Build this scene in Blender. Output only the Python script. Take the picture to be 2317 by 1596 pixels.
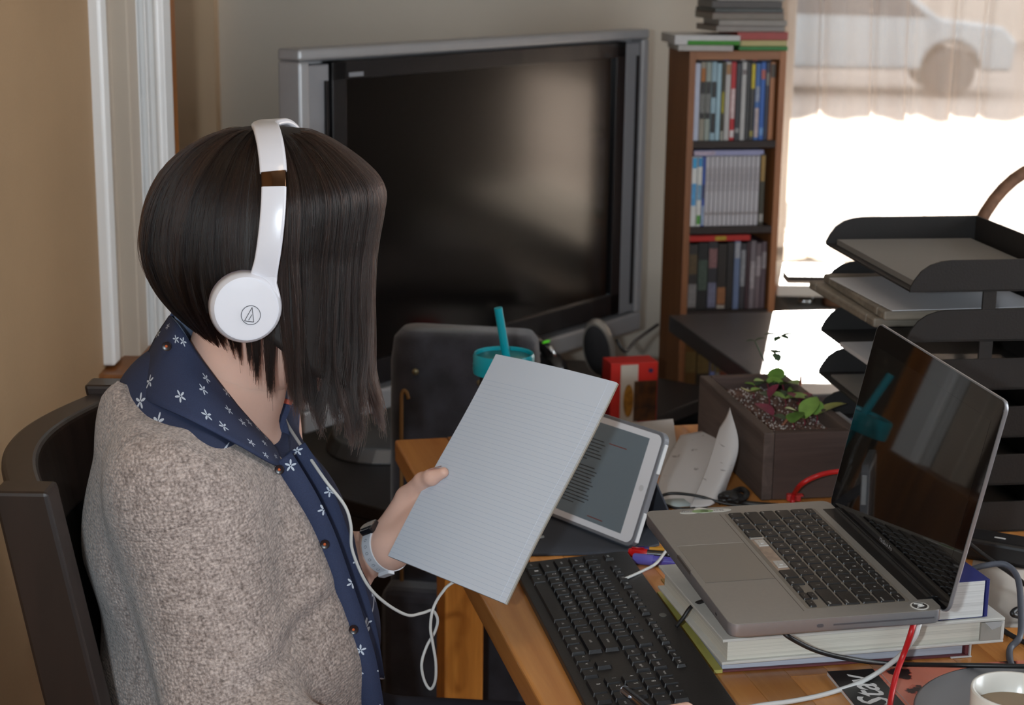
import bpy, bmesh, math, random
import numpy as np
from mathutils import Vector, Matrix

for _o in list(bpy.data.objects):
    bpy.data.objects.remove(_o)
scene = bpy.context.scene
COL = scene.collection
random.seed(7)
RNG = np.random.default_rng(7)

# ---------------------------------------------------------------- camera
IW, IH, FPX = 2317.0, 1596.0, 3870.0
PITCH, ROLL, CAMZ = 0.2346, -0.013, 1.51
_cp, _sp = math.cos(PITCH), math.sin(PITCH)
_c, _s = math.cos(ROLL), math.sin(ROLL)
_R0 = Matrix(((1, 0, 0), (0, -_sp, -_cp), (0, _cp, -_sp)))
_RR = Matrix(((_c, _s, 0), (-_s, _c, 0), (0, 0, 1)))
RC = _RR @ _R0                      # rows: right, down, forward
cam_data = bpy.data.cameras.new('camera')
cam = bpy.data.objects.new('camera', cam_data)
COL.objects.link(cam)
cam_data.sensor_width = 36.0
cam_data.lens = 36.0 * FPX / IW
cam_data.clip_start = 0.02
cam_data.clip_end = 200
_m = Matrix((RC[0], -RC[1], -RC[2])).transposed().to_4x4()
_m.translation = (0, 0, CAMZ)
cam.matrix_world = _m
cam_data.dof.use_dof = True
cam_data.dof.focus_distance = 1.85
cam_data.dof.aperture_fstop = 9.0
scene.camera = cam

# ---------------------------------------------------------------- view, world, sun, lamps
vs = scene.view_settings
vs.view_transform = 'Standard'
vs.look = 'None'
vs.gamma = 1.0
vs.use_curve_mapping = False
vs.exposure = 0.0

world = bpy.data.worlds.new('sky')
scene.world = world
world.use_nodes = True
_bg = world.node_tree.nodes['Background']
_bg.inputs[0].default_value = (0.93, 0.95, 1.0, 1)
_bg.inputs[1].default_value = 3.8

SUN_EL = math.radians(17.6)
SUN_H = Vector((-0.18, -0.983, 0)).normalized()
SUN_DIR = (SUN_H * math.cos(SUN_EL) + Vector((0, 0, -math.sin(SUN_EL)))).normalized()
_sun = bpy.data.lights.new('sun', 'SUN')
_sun.energy = 27.0
_sun.angle = math.radians(0.6)
_sun.color = (1.0, 0.95, 0.87)
sun = bpy.data.objects.new('sun', _sun)
sun.rotation_euler = SUN_DIR.to_track_quat('-Z', 'Y').to_euler()
sun.location = (3, 20, 9)
COL.objects.link(sun)

def area(name, loc, target, sx, sy, power, color, shape='RECTANGLE'):
    l = bpy.data.lights.new(name, 'AREA')
    l.shape = shape
    l.size = sx
    if shape in ('RECTANGLE', 'ELLIPSE'):
        l.size_y = sy
    l.energy = power
    l.color = color
    o = bpy.data.objects.new(name, l)
    o.location = loc
    o.rotation_euler = (Vector(target) - Vector(loc)).to_track_quat('-Z', 'Y').to_euler()
    COL.objects.link(o)
    return o

# the photographer's flash, just left of the lens
area('camera_flash', (-0.135, 0.0, 1.52), (-0.05, 2.0, 1.05), 0.05, 0.03, 16.5, (0.80, 0.92, 1.0))
# daylight coming in at the window of the right-hand wall
area('right_window_daylight', (2.57, 2.0, 1.45), (0.0, 2.0, 1.1), 1.1, 1.3, 25.0, (0.88, 0.95, 1.0))
# broad fill light added behind the photographer, no window there
area('rear_fill_light', (0.6, -1.75, 1.6), (0.3, 2.0, 1.0), 1.6, 1.3, 22.0, (0.82, 0.92, 1.0))
# warm ambient fill, added overhead out of view
area('ceiling_fill_light', (-0.2, 1.1, 2.40), (-0.2, 1.1, 0.0), 0.3, 0.3, 1.4, (1.0, 0.78, 0.55), 'DISK')

# ---------------------------------------------------------------- photo pixel -> place helpers
def _ray(px, py):
    q = Vector(((px - IW / 2) / FPX, (py - IH / 2) / FPX, 1.0))
    return RC.transposed() @ q
def PZ(px, py, z):
    d = _ray(px, py)
    t = (z - CAMZ) / d.z
    return Vector((d.x * t, d.y * t, z))
def PY(px, py, y):
    d = _ray(px, py)
    t = y / d.y
    return Vector((d.x * t, y, CAMZ + d.z * t))

# ---------------------------------------------------------------- materials
def lin(c):
    r = []
    for v in c[:3]:
        v = v / 255.0
        r.append(v / 12.92 if v <= 0.04045 else ((v + 0.055) / 1.055) ** 2.4)
    return (r[0], r[1], r[2], 1.0)
MATS = {}
def _nt(name):
    m = bpy.data.materials.new(name)
    m.use_nodes = True
    nt = m.node_tree
    return m, nt, nt.nodes['Principled BSDF']
def node(nt, t, **kw):
    n = nt.nodes.new(t)
    for k, v in kw.items():
        if k.startswith('i_'):
            n.inputs[k[2:].replace('_', ' ')].default_value = v
        else:
            setattr(n, k, v)
    return n
def link(nt, a, ao, b, bi):
    nt.links.new(a.outputs[ao], b.inputs[bi])
def mk(name, rgb, rough=0.5, metal=0.0, spec=0.5, var=None, bump=None, trans=0.0, alpha=1.0,
       coat=0.0, sss=0.0, ior=1.5, emit=None, sheen=0.0, rgb2=None):
    """plain procedural material: colour, optional noise variation (scale, amount) and bump (scale, strength)"""
    if name in MATS:
        return MATS[name]
    m, nt, b = _nt(name)
    c = lin(rgb)
    b.inputs['Base Color'].default_value = c
    b.inputs['Roughness'].default_value = rough
    b.inputs['Metallic'].default_value = metal
    b.inputs['Specular IOR Level'].default_value = spec
    b.inputs['IOR'].default_value = ior
    b.inputs['Transmission Weight'].default_value = trans
    b.inputs['Alpha'].default_value = alpha
    b.inputs['Coat Weight'].default_value = coat
    b.inputs['Sheen Weight'].default_value = sheen
    if sss:
        b.inputs['Subsurface Weight'].default_value = sss
        b.inputs['Subsurface Radius'].default_value = (0.012, 0.005, 0.003)
        b.inputs['Subsurface Scale'].default_value = 0.6
    if emit:
        b.inputs['Emission Color'].default_value = lin(emit[0])
        b.inputs['Emission Strength'].default_value = emit[1]
    tc = None
    if var or bump:
        tc = node(nt, 'ShaderNodeTexCoord')
    if var:
        n = node(nt, 'ShaderNodeTexNoise', i_Scale=var[0], i_Detail=5.0)
        link(nt, tc, 'Object', n, 'Vector')
        mx = node(nt, 'ShaderNodeMix', data_type='RGBA')
        if rgb2:
            c2 = lin(rgb2)
            mx.inputs[6].default_value = c2
            mx.inputs[7].default_value = c
        else:
            k = var[1]
            mx.inputs[6].default_value = tuple(max(0, v * (1 - k)) for v in c[:3]) + (1,)
            mx.inputs[7].default_value = tuple(min(1, v * (1 + k)) for v in c[:3]) + (1,)
        rp = node(nt, 'ShaderNodeMapRange')
        rp.inputs[1].default_value = 0.3
        rp.inputs[2].default_value = 0.7
        link(nt, n, 0, rp, 0)
        link(nt, rp, 0, mx, 0)
        link(nt, mx, 2, b, 'Base Color')
    if bump:
        n2 = node(nt, 'ShaderNodeTexNoise', i_Scale=bump[0], i_Detail=4.0)
        link(nt, tc, 'Object', n2, 'Vector')
        bp = node(nt, 'ShaderNodeBump', i_Strength=bump[1], i_Distance=0.002)
        link(nt, n2, 0, bp, 'Height')
        link(nt, bp, 0, b, 'Normal')
    MATS[name] = m
    return m
def wood(name, c1, c2, axis='X', scale=1.0, rough=0.4, coat=0.0, bump=0.05):
    """grain running along one local axis"""
    if name in MATS:
        return MATS[name]
    m, nt, b = _nt(name)
    tc = node(nt, 'ShaderNodeTexCoord')
    oi = node(nt, 'ShaderNodeObjectInfo')
    mp = node(nt, 'ShaderNodeMapping')
    st = [14 * scale] * 3
    st['XYZ'.index(axis)] = 0.9 * scale
    mp.inputs['Scale'].default_value = st
    add = node(nt, 'ShaderNodeVectorMath', operation='ADD')
    sc = node(nt, 'ShaderNodeVectorMath', operation='SCALE')
    sc.inputs['Scale'].default_value = 37.0
    cx = node(nt, 'ShaderNodeCombineXYZ')
    for i in range(3):
        link(nt, oi, 'Random', cx, i)
    link(nt, cx, 0, sc, 0)
    link(nt, tc, 'Object', mp, 'Vector')
    link(nt, mp, 0, add, 0)
    link(nt, sc, 0, add, 1)
    n = node(nt, 'ShaderNodeTexNoise', i_Scale=2.2, i_Detail=8.0, i_Roughness=0.65, i_Distortion=0.6)
    link(nt, add, 0, n, 'Vector')
    rp = node(nt, 'ShaderNodeValToRGB')
    rp.color_ramp.elements[0].position = 0.30
    rp.color_ramp.elements[1].position = 0.72
    rp.color_ramp.elements[0].color = lin(c1)
    rp.color_ramp.elements[1].color = lin(c2)
    link(nt, n, 0, rp, 0)
    hs = node(nt, 'ShaderNodeHueSaturation')
    mr = node(nt, 'ShaderNodeMapRange')
    mr.inputs[3].default_value = 0.66
    mr.inputs[4].default_value = 1.28
    link(nt, oi, 'Random', mr, 0)
    link(nt, mr, 0, hs, 'Value')
    link(nt, rp, 0, hs, 'Color')
    link(nt, hs, 0, b, 'Base Color')
    b.inputs['Roughness'].default_value = rough
    b.inputs['Coat Weight'].default_value = coat
    bp = node(nt, 'ShaderNodeBump', i_Strength=bump, i_Distance=0.002)
    link(nt, n, 0, bp, 'Height')
    link(nt, bp, 0, b, 'Normal')
    MATS[name] = m
    return m

# ---------------------------------------------------------------- object helpers
def thing(name, label, cat, loc=(0, 0, 0), rotz=0.0, group=None, matrix=None):
    o = bpy.data.objects.new(name, None)
    o.empty_display_size = 0.05
    COL.objects.link(o)
    if matrix is not None:
        o.matrix_world = matrix
    else:
        o.location = loc
        o.rotation_euler = (0, 0, rotz)
    o['label'] = label
    o['category'] = cat
    if group:
        o['group'] = group
    o['_m'] = 0
    del o['_m']
    return o
def tag(o, label, cat, group=None, kind=None):
    o['label'] = label
    o['category'] = cat
    if group:
        o['group'] = group
    if kind:
        o['kind'] = kind
    return o
def mesh_from(name, verts, faces, smooth=False):
    me = bpy.data.meshes.new(name)
    me.from_pydata([tuple(v) for v in verts], [], faces)
    me.update()
    if smooth:
        me.polygons.foreach_set('use_smooth', [True] * len(me.polygons))
    return me
def add(name, me, mat=None, parent=None, matrix=None, bevel=0.0, subsurf=0, seg=2):
    o = bpy.data.objects.new(name, me)
    COL.objects.link(o)
    if mat and not me.materials:
        me.materials.append(mat)
    if parent:
        o.parent = parent
    if matrix is not None:
        o.matrix_local = matrix
    if bevel:
        md = o.modifiers.new('bevel', 'BEVEL')
        md.width = bevel
        md.segments = seg
        md.limit_method = 'ANGLE'
        md.angle_limit = math.radians(50)
        md.harden_normals = False
    if subsurf:
        md = o.modifiers.new('subsurf', 'SUBSURF')
        md.levels = md.render_levels = subsurf
    return o
def struct(o, label=None):
    o['kind'] = 'structure'
    if label:
        o['label'] = label
    return o
class MB:
    """collects boxes, prisms, tubes ... into one mesh"""
    def __init__(s):
        s.v = []
        s.f = []
    def push(s, verts, faces):
        n = len(s.v)
        s.v += [Vector(v) for v in verts]
        s.f += [tuple(i + n for i in f) for f in faces]
        return s
    def box(s, x0, y0, z0, x1, y1, z1, M=None):
        v = [Vector(p) for p in ((x0, y0, z0), (x1, y0, z0), (x1, y1, z0), (x0, y1, z0),
                                 (x0, y0, z1), (x1, y0, z1), (x1, y1, z1), (x0, y1, z1))]
        if M is not None:
            v = [M @ p for p in v]
        return s.push(v, [(0, 3, 2, 1), (4, 5, 6, 7), (0, 1, 5, 4), (1, 2, 6, 5), (2, 3, 7, 6), (3, 0, 4, 7)])
    def cbox(s, c, d, M=None):
        return s.box(c[0] - d[0] / 2, c[1] - d[1] / 2, c[2] - d[2] / 2, c[0] + d[0] / 2, c[1] + d[1] / 2, c[2] + d[2] / 2, M)
    def prism(s, poly, z0, z1, M=None, shrink_top=None):
        """poly: list of (x, y), extruded along z"""
        n = len(poly)
        top = shrink_top or poly
        v = [Vector((p[0], p[1], z0)) for p in poly] + [Vector((p[0], p[1], z1)) for p in top]
        if M is not None:
            v = [M @ p for p in v]
        f = [tuple(range(n - 1, -1, -1)), tuple(range(n, 2 * n))]
        f += [(i, (i + 1) % n, n + (i + 1) % n, n + i) for i in range(n)]
        return s.push(v, f)
    def rings(s, rings, close=True, caps=True):
        """loft through equal-length rings of points"""
        n = len(rings[0])
        v = [p for r in rings for p in r]
        f = []
        for k in range(len(rings) - 1):
            for i in range(n if close else n - 1):
                j = (i + 1) % n
                f.append((k * n + i, k * n + j, (k + 1) * n + j, (k + 1) * n + i))
        if caps and close:
            f.append(tuple(range(n - 1, -1, -1)))
            f.append(tuple(range((len(rings) - 1) * n, len(rings) * n)))
        return s.push(v, f)
    def lathe(s, prof, n=32, M=None, caps=True):
        """prof: list of (r, z)"""
        rr = []
        for r, z in prof:
            ring = [Vector((r * math.cos(2 * math.pi * i / n), r * math.sin(2 * math.pi * i / n), z)) for i in range(n)]
            if M is not None:
                ring = [M @ p for p in ring]
            rr.append(ring)
        return s.rings(rr, True, caps)
    def tube(s, pts, r, n=8, caps=True, radii=None, up=None):
        pts = [Vector(p) for p in pts]
        rr = []
        t0 = (pts[1] - pts[0]).normalized()
        u = Vector(up) if up else (Vector((0, 0, 1)) if abs(t0.z) < 0.9 else Vector((1, 0, 0)))
        for i, p in enumerate(pts):
            t = (pts[min(i + 1, len(pts) - 1)] - pts[max(i - 1, 0)]).normalized()
            a = t.cross(u)
            if a.length < 1e-6:
                a = t.orthogonal()
            a.normalize()
            b = a.cross(t).normalized()
            u = b
            rad = radii[i] if radii else r
            rr.append([p + a * math.cos(2 * math.pi * k / n) * rad + b * math.sin(2 * math.pi * k / n) * rad for k in range(n)])
        return s.rings(rr, True, caps)
    def sphere(s, c, r, n=16, m=10, M=None):
        """r may be a 3-tuple"""
        if not hasattr(r, '__len__'):
            r = (r, r, r)
        c = Vector(c)
        rr = []
        for j in range(1, m):
            th = math.pi * j / m
            ring = [c + Vector((r[0] * math.sin(th) * math.cos(2 * math.pi * i / n), r[1] * math.sin(th) * math.sin(2 * math.pi * i / n), -r[2] * math.cos(th))) for i in range(n)]
            rr.append(ring)
        k0 = len(s.v)
        if M is not None:
            rr = [[M @ p for p in ring] for ring in rr]
        s.rings(rr, True, True)
        return s
    def build(s, name, mat=None, parent=None, smooth=False, bevel=0.0, subsurf=0, seg=2, auto=None, w2l=None):
        if w2l is not None:
            s.v = [w2l @ p for p in s.v]
        me = mesh_from(name, s.v, s.f, smooth)
        o = add(name, me, mat, parent, None, bevel, subsurf, seg)
        if auto:
            try:
                me.set_sharp_from_angle(angle=math.radians(auto))
            except Exception:
                pass
        return o
def rrect(w, h, r, n=5, cx=0.0, cy=0.0):
    """rounded rectangle outline, counter-clockwise"""
    pts = []
    for (sx, sy, a0) in ((1, 1, 0), (-1, 1, 90), (-1, -1, 180), (1, -1, 270)):
        for k in range(n + 1):
            a = math.radians(a0 + 90 * k / n)
            pts.append((cx + sx * (w / 2 - r) + r * math.cos(a), cy + sy * (h / 2 - r) + r * math.sin(a)))
    return pts
def smooth_path(pts, n=8):
    """Catmull-Rom through the points"""
    P = [Vector(p) for p in pts]
    if len(P) < 3:
        return P
    P = [P[0] * 2 - P[1]] + P + [P[-1] * 2 - P[-2]]
    out = []
    for i in range(1, len(P) - 2):
        p0, p1, p2, p3 = P[i - 1], P[i], P[i + 1], P[i + 2]
        for k in range(n):
            t = k / n
            out.append(0.5 * ((2 * p1) + (p2 - p0) * t + (2 * p0 - 5 * p1 + 4 * p2 - p3) * t * t + (3 * p1 - p0 - 3 * p2 + p3) * t ** 3))
    out.append(P[-2])
    return out
def frame(o, x, y, z=None):
    """4x4 matrix from origin and x, y axes"""
    x = Vector(x).normalized()
    z = x.cross(Vector(y)).normalized() if z is None else Vector(z).normalized()
    y = z.cross(x).normalized()
    m = Matrix((x, y, z)).transposed().to_4x4()
    m.translation = Vector(o)
    return m
_TXT = {}
def text_mesh(s, size, depth=0.0, shear=0.0, align='CENTER', bold=0.0):
    key = (s, size, depth, shear, align, bold)
    if key in _TXT:
        return _TXT[key]
    cu = bpy.data.curves.new('txt', 'FONT')
    cu.body = s
    cu.size = size
    cu.extrude = depth
    cu.shear = shear
    cu.offset = bold
    cu.align_x = align
    cu.align_y = 'CENTER'
    cu.resolution_u = 2
    o = bpy.data.objects.new('txt', cu)
    COL.objects.link(o)
    dg = bpy.context.evaluated_depsgraph_get()
    dg.update()
    me = bpy.data.meshes.new_from_object(o.evaluated_get(dg))
    bpy.data.objects.remove(o)
    bpy.data.curves.remove(cu)
    me.materials.clear()
    _TXT[key] = me
    return me
def grid_faces(nu, nv, wrap_u=False):
    f = []
    for j in range(nv - 1):
        for i in range(nu if wrap_u else nu - 1):
            a = j * nu + i
            b = j * nu + (i + 1) % nu
            f.append((a, b, b + nu, a + nu))
    return f

# ---------------------------------------------------------------- signed-distance modelling (organic shapes)
def capsule(P, a, b, ra, rb):
    """tapered capsule distance; P = (X, Y, Z) arrays"""
    a = np.array(a, np.float32)
    b = np.array(b, np.float32)
    d = b - a
    L2 = float(d @ d) + 1e-12
    t = np.clip(((P[0] - a[0]) * d[0] + (P[1] - a[1]) * d[1] + (P[2] - a[2]) * d[2]) / L2, 0, 1)
    return np.sqrt((P[0] - a[0] - t * d[0]) ** 2 + (P[1] - a[1] - t * d[1]) ** 2 + (P[2] - a[2] - t * d[2]) ** 2) - (ra + (rb - ra) * t)
def ellips(P, c, r, R=None):
    x, y, z = P[0] - c[0], P[1] - c[1], P[2] - c[2]
    if R is not None:
        x, y, z = (R[0][0] * x + R[0][1] * y + R[0][2] * z, R[1][0] * x + R[1][1] * y + R[1][2] * z, R[2][0] * x + R[2][1] * y + R[2][2] * z)
    k = np.sqrt((x / r[0]) ** 2 + (y / r[1]) ** 2 + (z / r[2]) ** 2)
    return (k - 1.0) * min(r)
def smin(a, b, k):
    h = np.clip(0.5 + 0.5 * (b - a) / k, 0, 1)
    return b + (a - b) * h - k * h * (1 - h)
def smax(a, b, k):
    return -smin(-a, -b, k)
def sdf_grid(lo, hi, h):
    ax = [np.arange(lo[i], hi[i] + h, h, dtype=np.float32) for i in range(3)]
    return np.meshgrid(*ax, indexing='ij'), (np.array(lo, np.float32), h)
def surface_nets(F, info):
    """mesh the zero level of F"""
    lo, h = info
    S = F < 0
    nx, ny, nz = F.shape
    cx, cy, cz = nx - 1, ny - 1, nz - 1
    cnt = np.zeros((cx, cy, cz), np.float32)
    acc = [np.zeros((cx, cy, cz), np.float32) for _ in range(3)]
    corners = [(i, j, k) for i in (0, 1) for j in (0, 1) for k in (0, 1)]
    def sub(A, c):
        return A[c[0]:c[0] + cx, c[1]:c[1] + cy, c[2]:c[2] + cz]
    for c in corners:
        for ax in range(3):
            if c[ax]:
                continue
            d = list(c)
            d[ax] = 1
            fa, fb = sub(F, c), sub(F, d)
            m = sub(S, c) != sub(S, d)
            den = np.where(m, fa - fb, 1.0)
            t = np.where(m, fa / den, 0.0)
            cnt += m
            for q in range(3):
                acc[q] += m * (c[q] + (t if q == ax else 0.0))
    act = cnt > 0
    idx = np.full((cx, cy, cz), -1, np.int64)
    idx[act] = np.arange(int(act.sum()))
    ii = np.argwhere(act)
    n = cnt[act]
    V = np.stack([(ii[:, q] + acc[q][act] / n) * h + lo[q] for q in range(3)], 1)
    faces = []
    for ax in range(3):
        u, v = [(1, 2), (2, 0), (0, 1)][ax]
        sl0 = [slice(1, -1)] * 3
        sl0[ax] = slice(0, -1)
        sl1 = list(sl0)
        sl1[ax] = slice(1, None)
        a, b = S[tuple(sl0)], S[tuple(sl1)]
        for flip, m in ((False, a & ~b), (True, ~a & b)):
            p = np.argwhere(m)
            if not len(p):
                continue
            off = np.array([1, 1, 1])
            off[ax] = 0
            p = p + off
            def cell(du, dv):
                q = p.copy()
                q[:, u] += du
                q[:, v] += dv
                return idx[q[:, 0], q[:, 1], q[:, 2]]
            quad = np.stack([cell(-1, -1), cell(0, -1), cell(0, 0), cell(-1, 0)], 1)
            if flip:
                quad = quad[:, ::-1]
            faces.append(quad)
    Fc = np.concatenate(faces)
    Fc = Fc[(Fc >= 0).all(1)]
    return V, Fc
def sdf_mesh(name, F, info, smooth_iter=2):
    V, Q = surface_nets(F, info)
    if smooth_iter:
        e = np.concatenate([Q[:, [0, 1]], Q[:, [1, 2]], Q[:, [2, 3]], Q[:, [3, 0]]])
        e = np.concatenate([e, e[:, ::-1]])
        deg = np.bincount(e[:, 0], minlength=len(V))[:, None]
        for _ in range(smooth_iter):
            s = np.stack([np.bincount(e[:, 0], weights=V[e[:, 1], q], minlength=len(V)) for q in range(3)], 1)
            V = V * 0.5 + 0.5 * s / np.maximum(deg, 1)
    me = bpy.data.meshes.new(name)
    me.vertices.add(len(V))
    me.vertices.foreach_set('co', V.astype(np.float32).ravel())
    me.loops.add(len(Q) * 4)
    me.loops.foreach_set('vertex_index', Q.astype(np.int32).ravel())
    me.polygons.add(len(Q))
    me.polygons.foreach_set('loop_start', np.arange(0, len(Q) * 4, 4, dtype=np.int32))
    me.polygons.foreach_set('use_smooth', np.ones(len(Q), bool))
    me.update(calc_edges=True)
    me.validate()
    return me
# ================================================================ the room
M_TAN = mk('tan_wall_paint', (166, 136, 102), 0.75, var=(3.0, 0.06), bump=(160, 0.35))
M_GREY = mk('grey_wall_paint', (208, 198, 184), 0.8, var=(2.0, 0.04), bump=(140, 0.2))
M_WHITE = mk('white_gloss_paint', (240, 240, 240), 0.35, var=(6, 0.03))
M_CREAM = mk('cream_paint', (190, 176, 160), 0.5, var=(6, 0.04))
M_CEIL = mk('ceiling_paint', (225, 222, 214), 0.9, var=(3, 0.03))
M_BROWNWOOD = wood('stained_trim_wood', (120, 66, 22), (168, 104, 44), 'Z', 1.0, 0.4)
M_FLOORW = wood('floor_oak', (110, 58, 24), (150, 88, 42), 'Y', 0.8, 0.35)

fl = MB()
fl.box(-2.0, -1.9, -0.05, 2.7, 4.62, 0.0)
floor = struct(fl.build('floor', mk('floor_gap', (50, 28, 14), 0.6, var=(4, 0.1))))
_me = MB().cbox((0, 0, 0.003), (0.116, 1.55, 0.006)).build('board', M_FLOORW, floor, bevel=0.001)
first = True
for i in range(39):
    off = -(i * 0.53 % 1.56)
    for j in range(5):
        x = -1.94 + i * 0.12
        y0 = max(-1.9, -1.9 + off + j * 1.56)
        y1 = min(4.5, -1.9 + off + (j + 1) * 1.56 - 0.004)
        if y1 - y0 < 0.05 or y1 < 0.9 or x < -0.9:
            continue
        o = _me if first else _me.copy()
        if not first:
            COL.objects.link(o)
            o.parent = floor
        first = False
        o.location = (x, (y0 + y1) / 2, 0)
        o.scale = (1, (y1 - y0) / 1.55, 1)
struct(MB().box(-2.0, -1.9, 2.5, 2.7, 4.62, 2.56).build('ceiling', M_CEIL))

# left wall, ending at a doorway
B = PY(222, 400, 2.85)
wl = MB()
wl.prism([(-0.60, -1.9), (B.x, 2.85), (B.x - 0.14, 2.85), (-0.74, -1.9)][::-1], 0, 2.5)
struct(wl.build('wall_left', M_TAN))
struct(MB().box(-2.06, -1.9, 0, -2.0, 4.62, 2.5).build('wall_hall', M_GREY))
# white trim at the wall end, jamb, fluted casing, stained strip, far pier
def pxspan(p0, p1, y, row=400):
    return PY(p0, row, y).x, PY(p1, row, y).x
x0, x1 = pxspan(212, 262, 2.87, 420)
struct(MB().box(x0 - 0.02, 2.83, 0.80, x1 - 0.004, 2.875, 2.3).build('trim_1', M_WHITE, bevel=0.006, seg=3))
x0, x1 = pxspan(258, 306, 2.96, 420)
jm = MB().box(x0 - 0.03, 2.93, 0.78, x1 + 0.004, 3.0, 2.3)
jm.box(x0 + 0.004, 2.915, 0.78, x0 + 0.012, 2.94, 2.3)
struct(jm.build('trim_2', M_CREAM, bevel=0.003))
x0, x1 = pxspan(300, 388, 3.04, 420)
cs = MB()
w = x1 - x0
prof = []
for k in range(49):
    t = k / 48
    d = 0.0
    for c, a, s in ((0.09, 0.010, 0.06), (0.34, 0.012, 0.045), (0.56, 0.012, 0.045), (0.86, 0.016, 0.10)):
        d = max(d, a * math.exp(-((t - c) / s) ** 4))
    prof.append((x0 + t * w, 3.03 - 0.012 - d))
poly = prof + [(x1, 3.08), (x0, 3.08)]
cs.prism(poly, 0.78, 2.3)
struct(cs.build('trim_3', M_WHITE))
x0, x1 = pxspan(384, 398, 3.12, 420)
struct(MB().box(x0 - 0.01, 3.09, 0.0, x1, 3.16, 2.3).build('trim_4', M_BROWNWOOD))
x0, x1 = pxspan(380, 494, 4.43, 420)
struct(MB().box(x0 - 0.3, 4.43, 0.0, x1, 4.50, 2.5).build('wall_pier', mk('pier_paint', (216, 186, 152), 0.8, var=(3, 0.05), bump=(140, 0.2))))
# low stained end panel under the white trim
struct(MB().box(B.x - 0.14, 2.79, 0.0, -0.60, 3.08, 0.795).build('trim_5', M_BROWNWOOD, bevel=0.004))

# back wall with the window opening, right wall with its window, plain rear wall
WX0, WX1, WZ0, WZ1 = 0.70, 2.36, 0.70, 2.1
bw = MB()
bw.box(-2.0, 4.50, 0, WX0, 4.62, 2.5)
bw.box(WX0, 4.50, 0, WX1, 4.62, WZ0)
bw.box(WX0, 4.50, WZ1, WX1, 4.62, 2.5)
bw.box(WX1, 4.50, 0, 2.7, 4.62, 2.5)
struct(bw.build('wall_back', M_GREY))
rw = MB()
rw.box(2.6, -1.9, 0, 2.7, 1.4, 2.5)
rw.box(2.6, 2.6, 0, 2.7, 4.62, 2.5)
rw.box(2.6, 1.4, 0, 2.7, 2.6, 0.78)
rw.box(2.6, 1.4, 2.12, 2.7, 2.6, 2.5)
struct(rw.build('wall_right', M_TAN))
struct(MB().box(-2.0, -1.96, 0, 2.7, -1.9, 2.5).build('wall_rear', M_TAN))
struct(MB().box(-2.0, 4.47, 0.0, 0.30, 4.50, 0.12).build('baseboard_back', M_WHITE, bevel=0.004))

def thin_glass(name):
    m, nt, b = _nt(name)
    nt.nodes.remove(b)
    tr = node(nt, 'ShaderNodeBsdfTransparent')
    tr.inputs[0].default_value = (0.97, 0.98, 0.98, 1)
    gl = node(nt, 'ShaderNodeBsdfGlossy')
    gl.inputs['Roughness'].default_value = 0.02
    lw = node(nt, 'ShaderNodeFresnel')
    lw.inputs[0].default_value = 1.35
    mx = node(nt, 'ShaderNodeMixShader')
    link(nt, lw, 0, mx, 0)
    link(nt, tr, 0, mx, 1)
    link(nt, gl, 0, mx, 2)
    link(nt, mx, 0, nt.nodes['Material Output'], 0)
    return m
M_PANE = thin_glass('window_glass')
def window(name, mb_frame, panes, axis):
    o = struct(mb_frame.build(name, M_WHITE, bevel=0.003))
    for bx in panes:
        MB().box(*bx).build('pane', M_PANE, o)
    return o
wf = MB()
for (a, b_) in ((WX0, WX0 + 0.03), (WX1 - 0.03, WX1), (1.51, 1.55)):
    wf.box(a, 4.535, WZ0, b_, 4.585, WZ1)
wf.box(WX0, 4.535, WZ0, WX1, 4.585, WZ0 + 0.03)
wf.box(WX0, 4.535, WZ1 - 0.03, WX1, 4.585, WZ1)
window('window_1', wf, [(WX0 + 0.03, 4.556, WZ0 + 0.03, 1.51, 4.560, WZ1 - 0.03), (1.55, 4.556, WZ0 + 0.03, WX1 - 0.03, 4.560, WZ1 - 0.03)], 'y')
wf = MB()
for (a, b_) in ((1.4, 1.45), (2.55, 2.6), (1.985, 2.015)):
    wf.box(2.60, a, 0.78, 2.64, b_, 2.12)
wf.box(2.60, 1.4, 0.78, 2.64, 2.6, 0.83)
wf.box(2.60, 1.4, 2.07, 2.64, 2.6, 2.12)
window('window_2', wf, [(2.655, 1.41, 0.80, 2.659, 2.59, 2.10)], 'x')
# sill board inside
struct(MB().box(WX0 - 0.05, 4.14, WZ0 - 0.030, WX1 + 0.1, 4.52, WZ0).build('trim_6', mk('sill_paint', (214, 208, 198), 0.5), bevel=0.006, seg=3))
# radiator cover shelf below the sill
struct(MB().box(WX0 - 0.005, 3.98, 0.0, WX1 + 0.1, 4.46, 0.62).build('trim_7', mk('radiator_cover_paint', (196, 190, 182), 0.5), bevel=0.005))

# sheer curtain
def sheer():
    m, nt, b = _nt('sheer_fabric')
    nt.nodes.remove(b)
    tr = node(nt, 'ShaderNodeBsdfTransparent')
    tr.inputs[0].default_value = (1, 0.97, 0.94, 1)
    tl = node(nt, 'ShaderNodeBsdfTranslucent')
    tl.inputs[0].default_value = lin((224, 208, 196))
    df = node(nt, 'ShaderNodeBsdfDiffuse')
    df.inputs[0].default_value = lin((216, 200, 188))
    m1 = node(nt, 'ShaderNodeMixShader')
    m1.inputs[0].default_value = 0.4
    link(nt, tl, 0, m1, 1)
    link(nt, df, 0, m1, 2)
    lw = node(nt, 'ShaderNodeLayerWeight')
    lw.inputs[0].default_value = 0.28
    mr = node(nt, 'ShaderNodeMapRange')
    mr.inputs[3].default_value = 0.45
    mr.inputs[4].default_value = 0.95
    link(nt, lw, 'Facing', mr, 0)
    m2 = node(nt, 'ShaderNodeMixShader')
    link(nt, mr, 0, m2, 0)
    link(nt, tr, 0, m2, 1)
    link(nt, m1, 0, m2, 2)
    link(nt, m2, 0, nt.nodes['Material Output'], 0)
    return m
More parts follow.
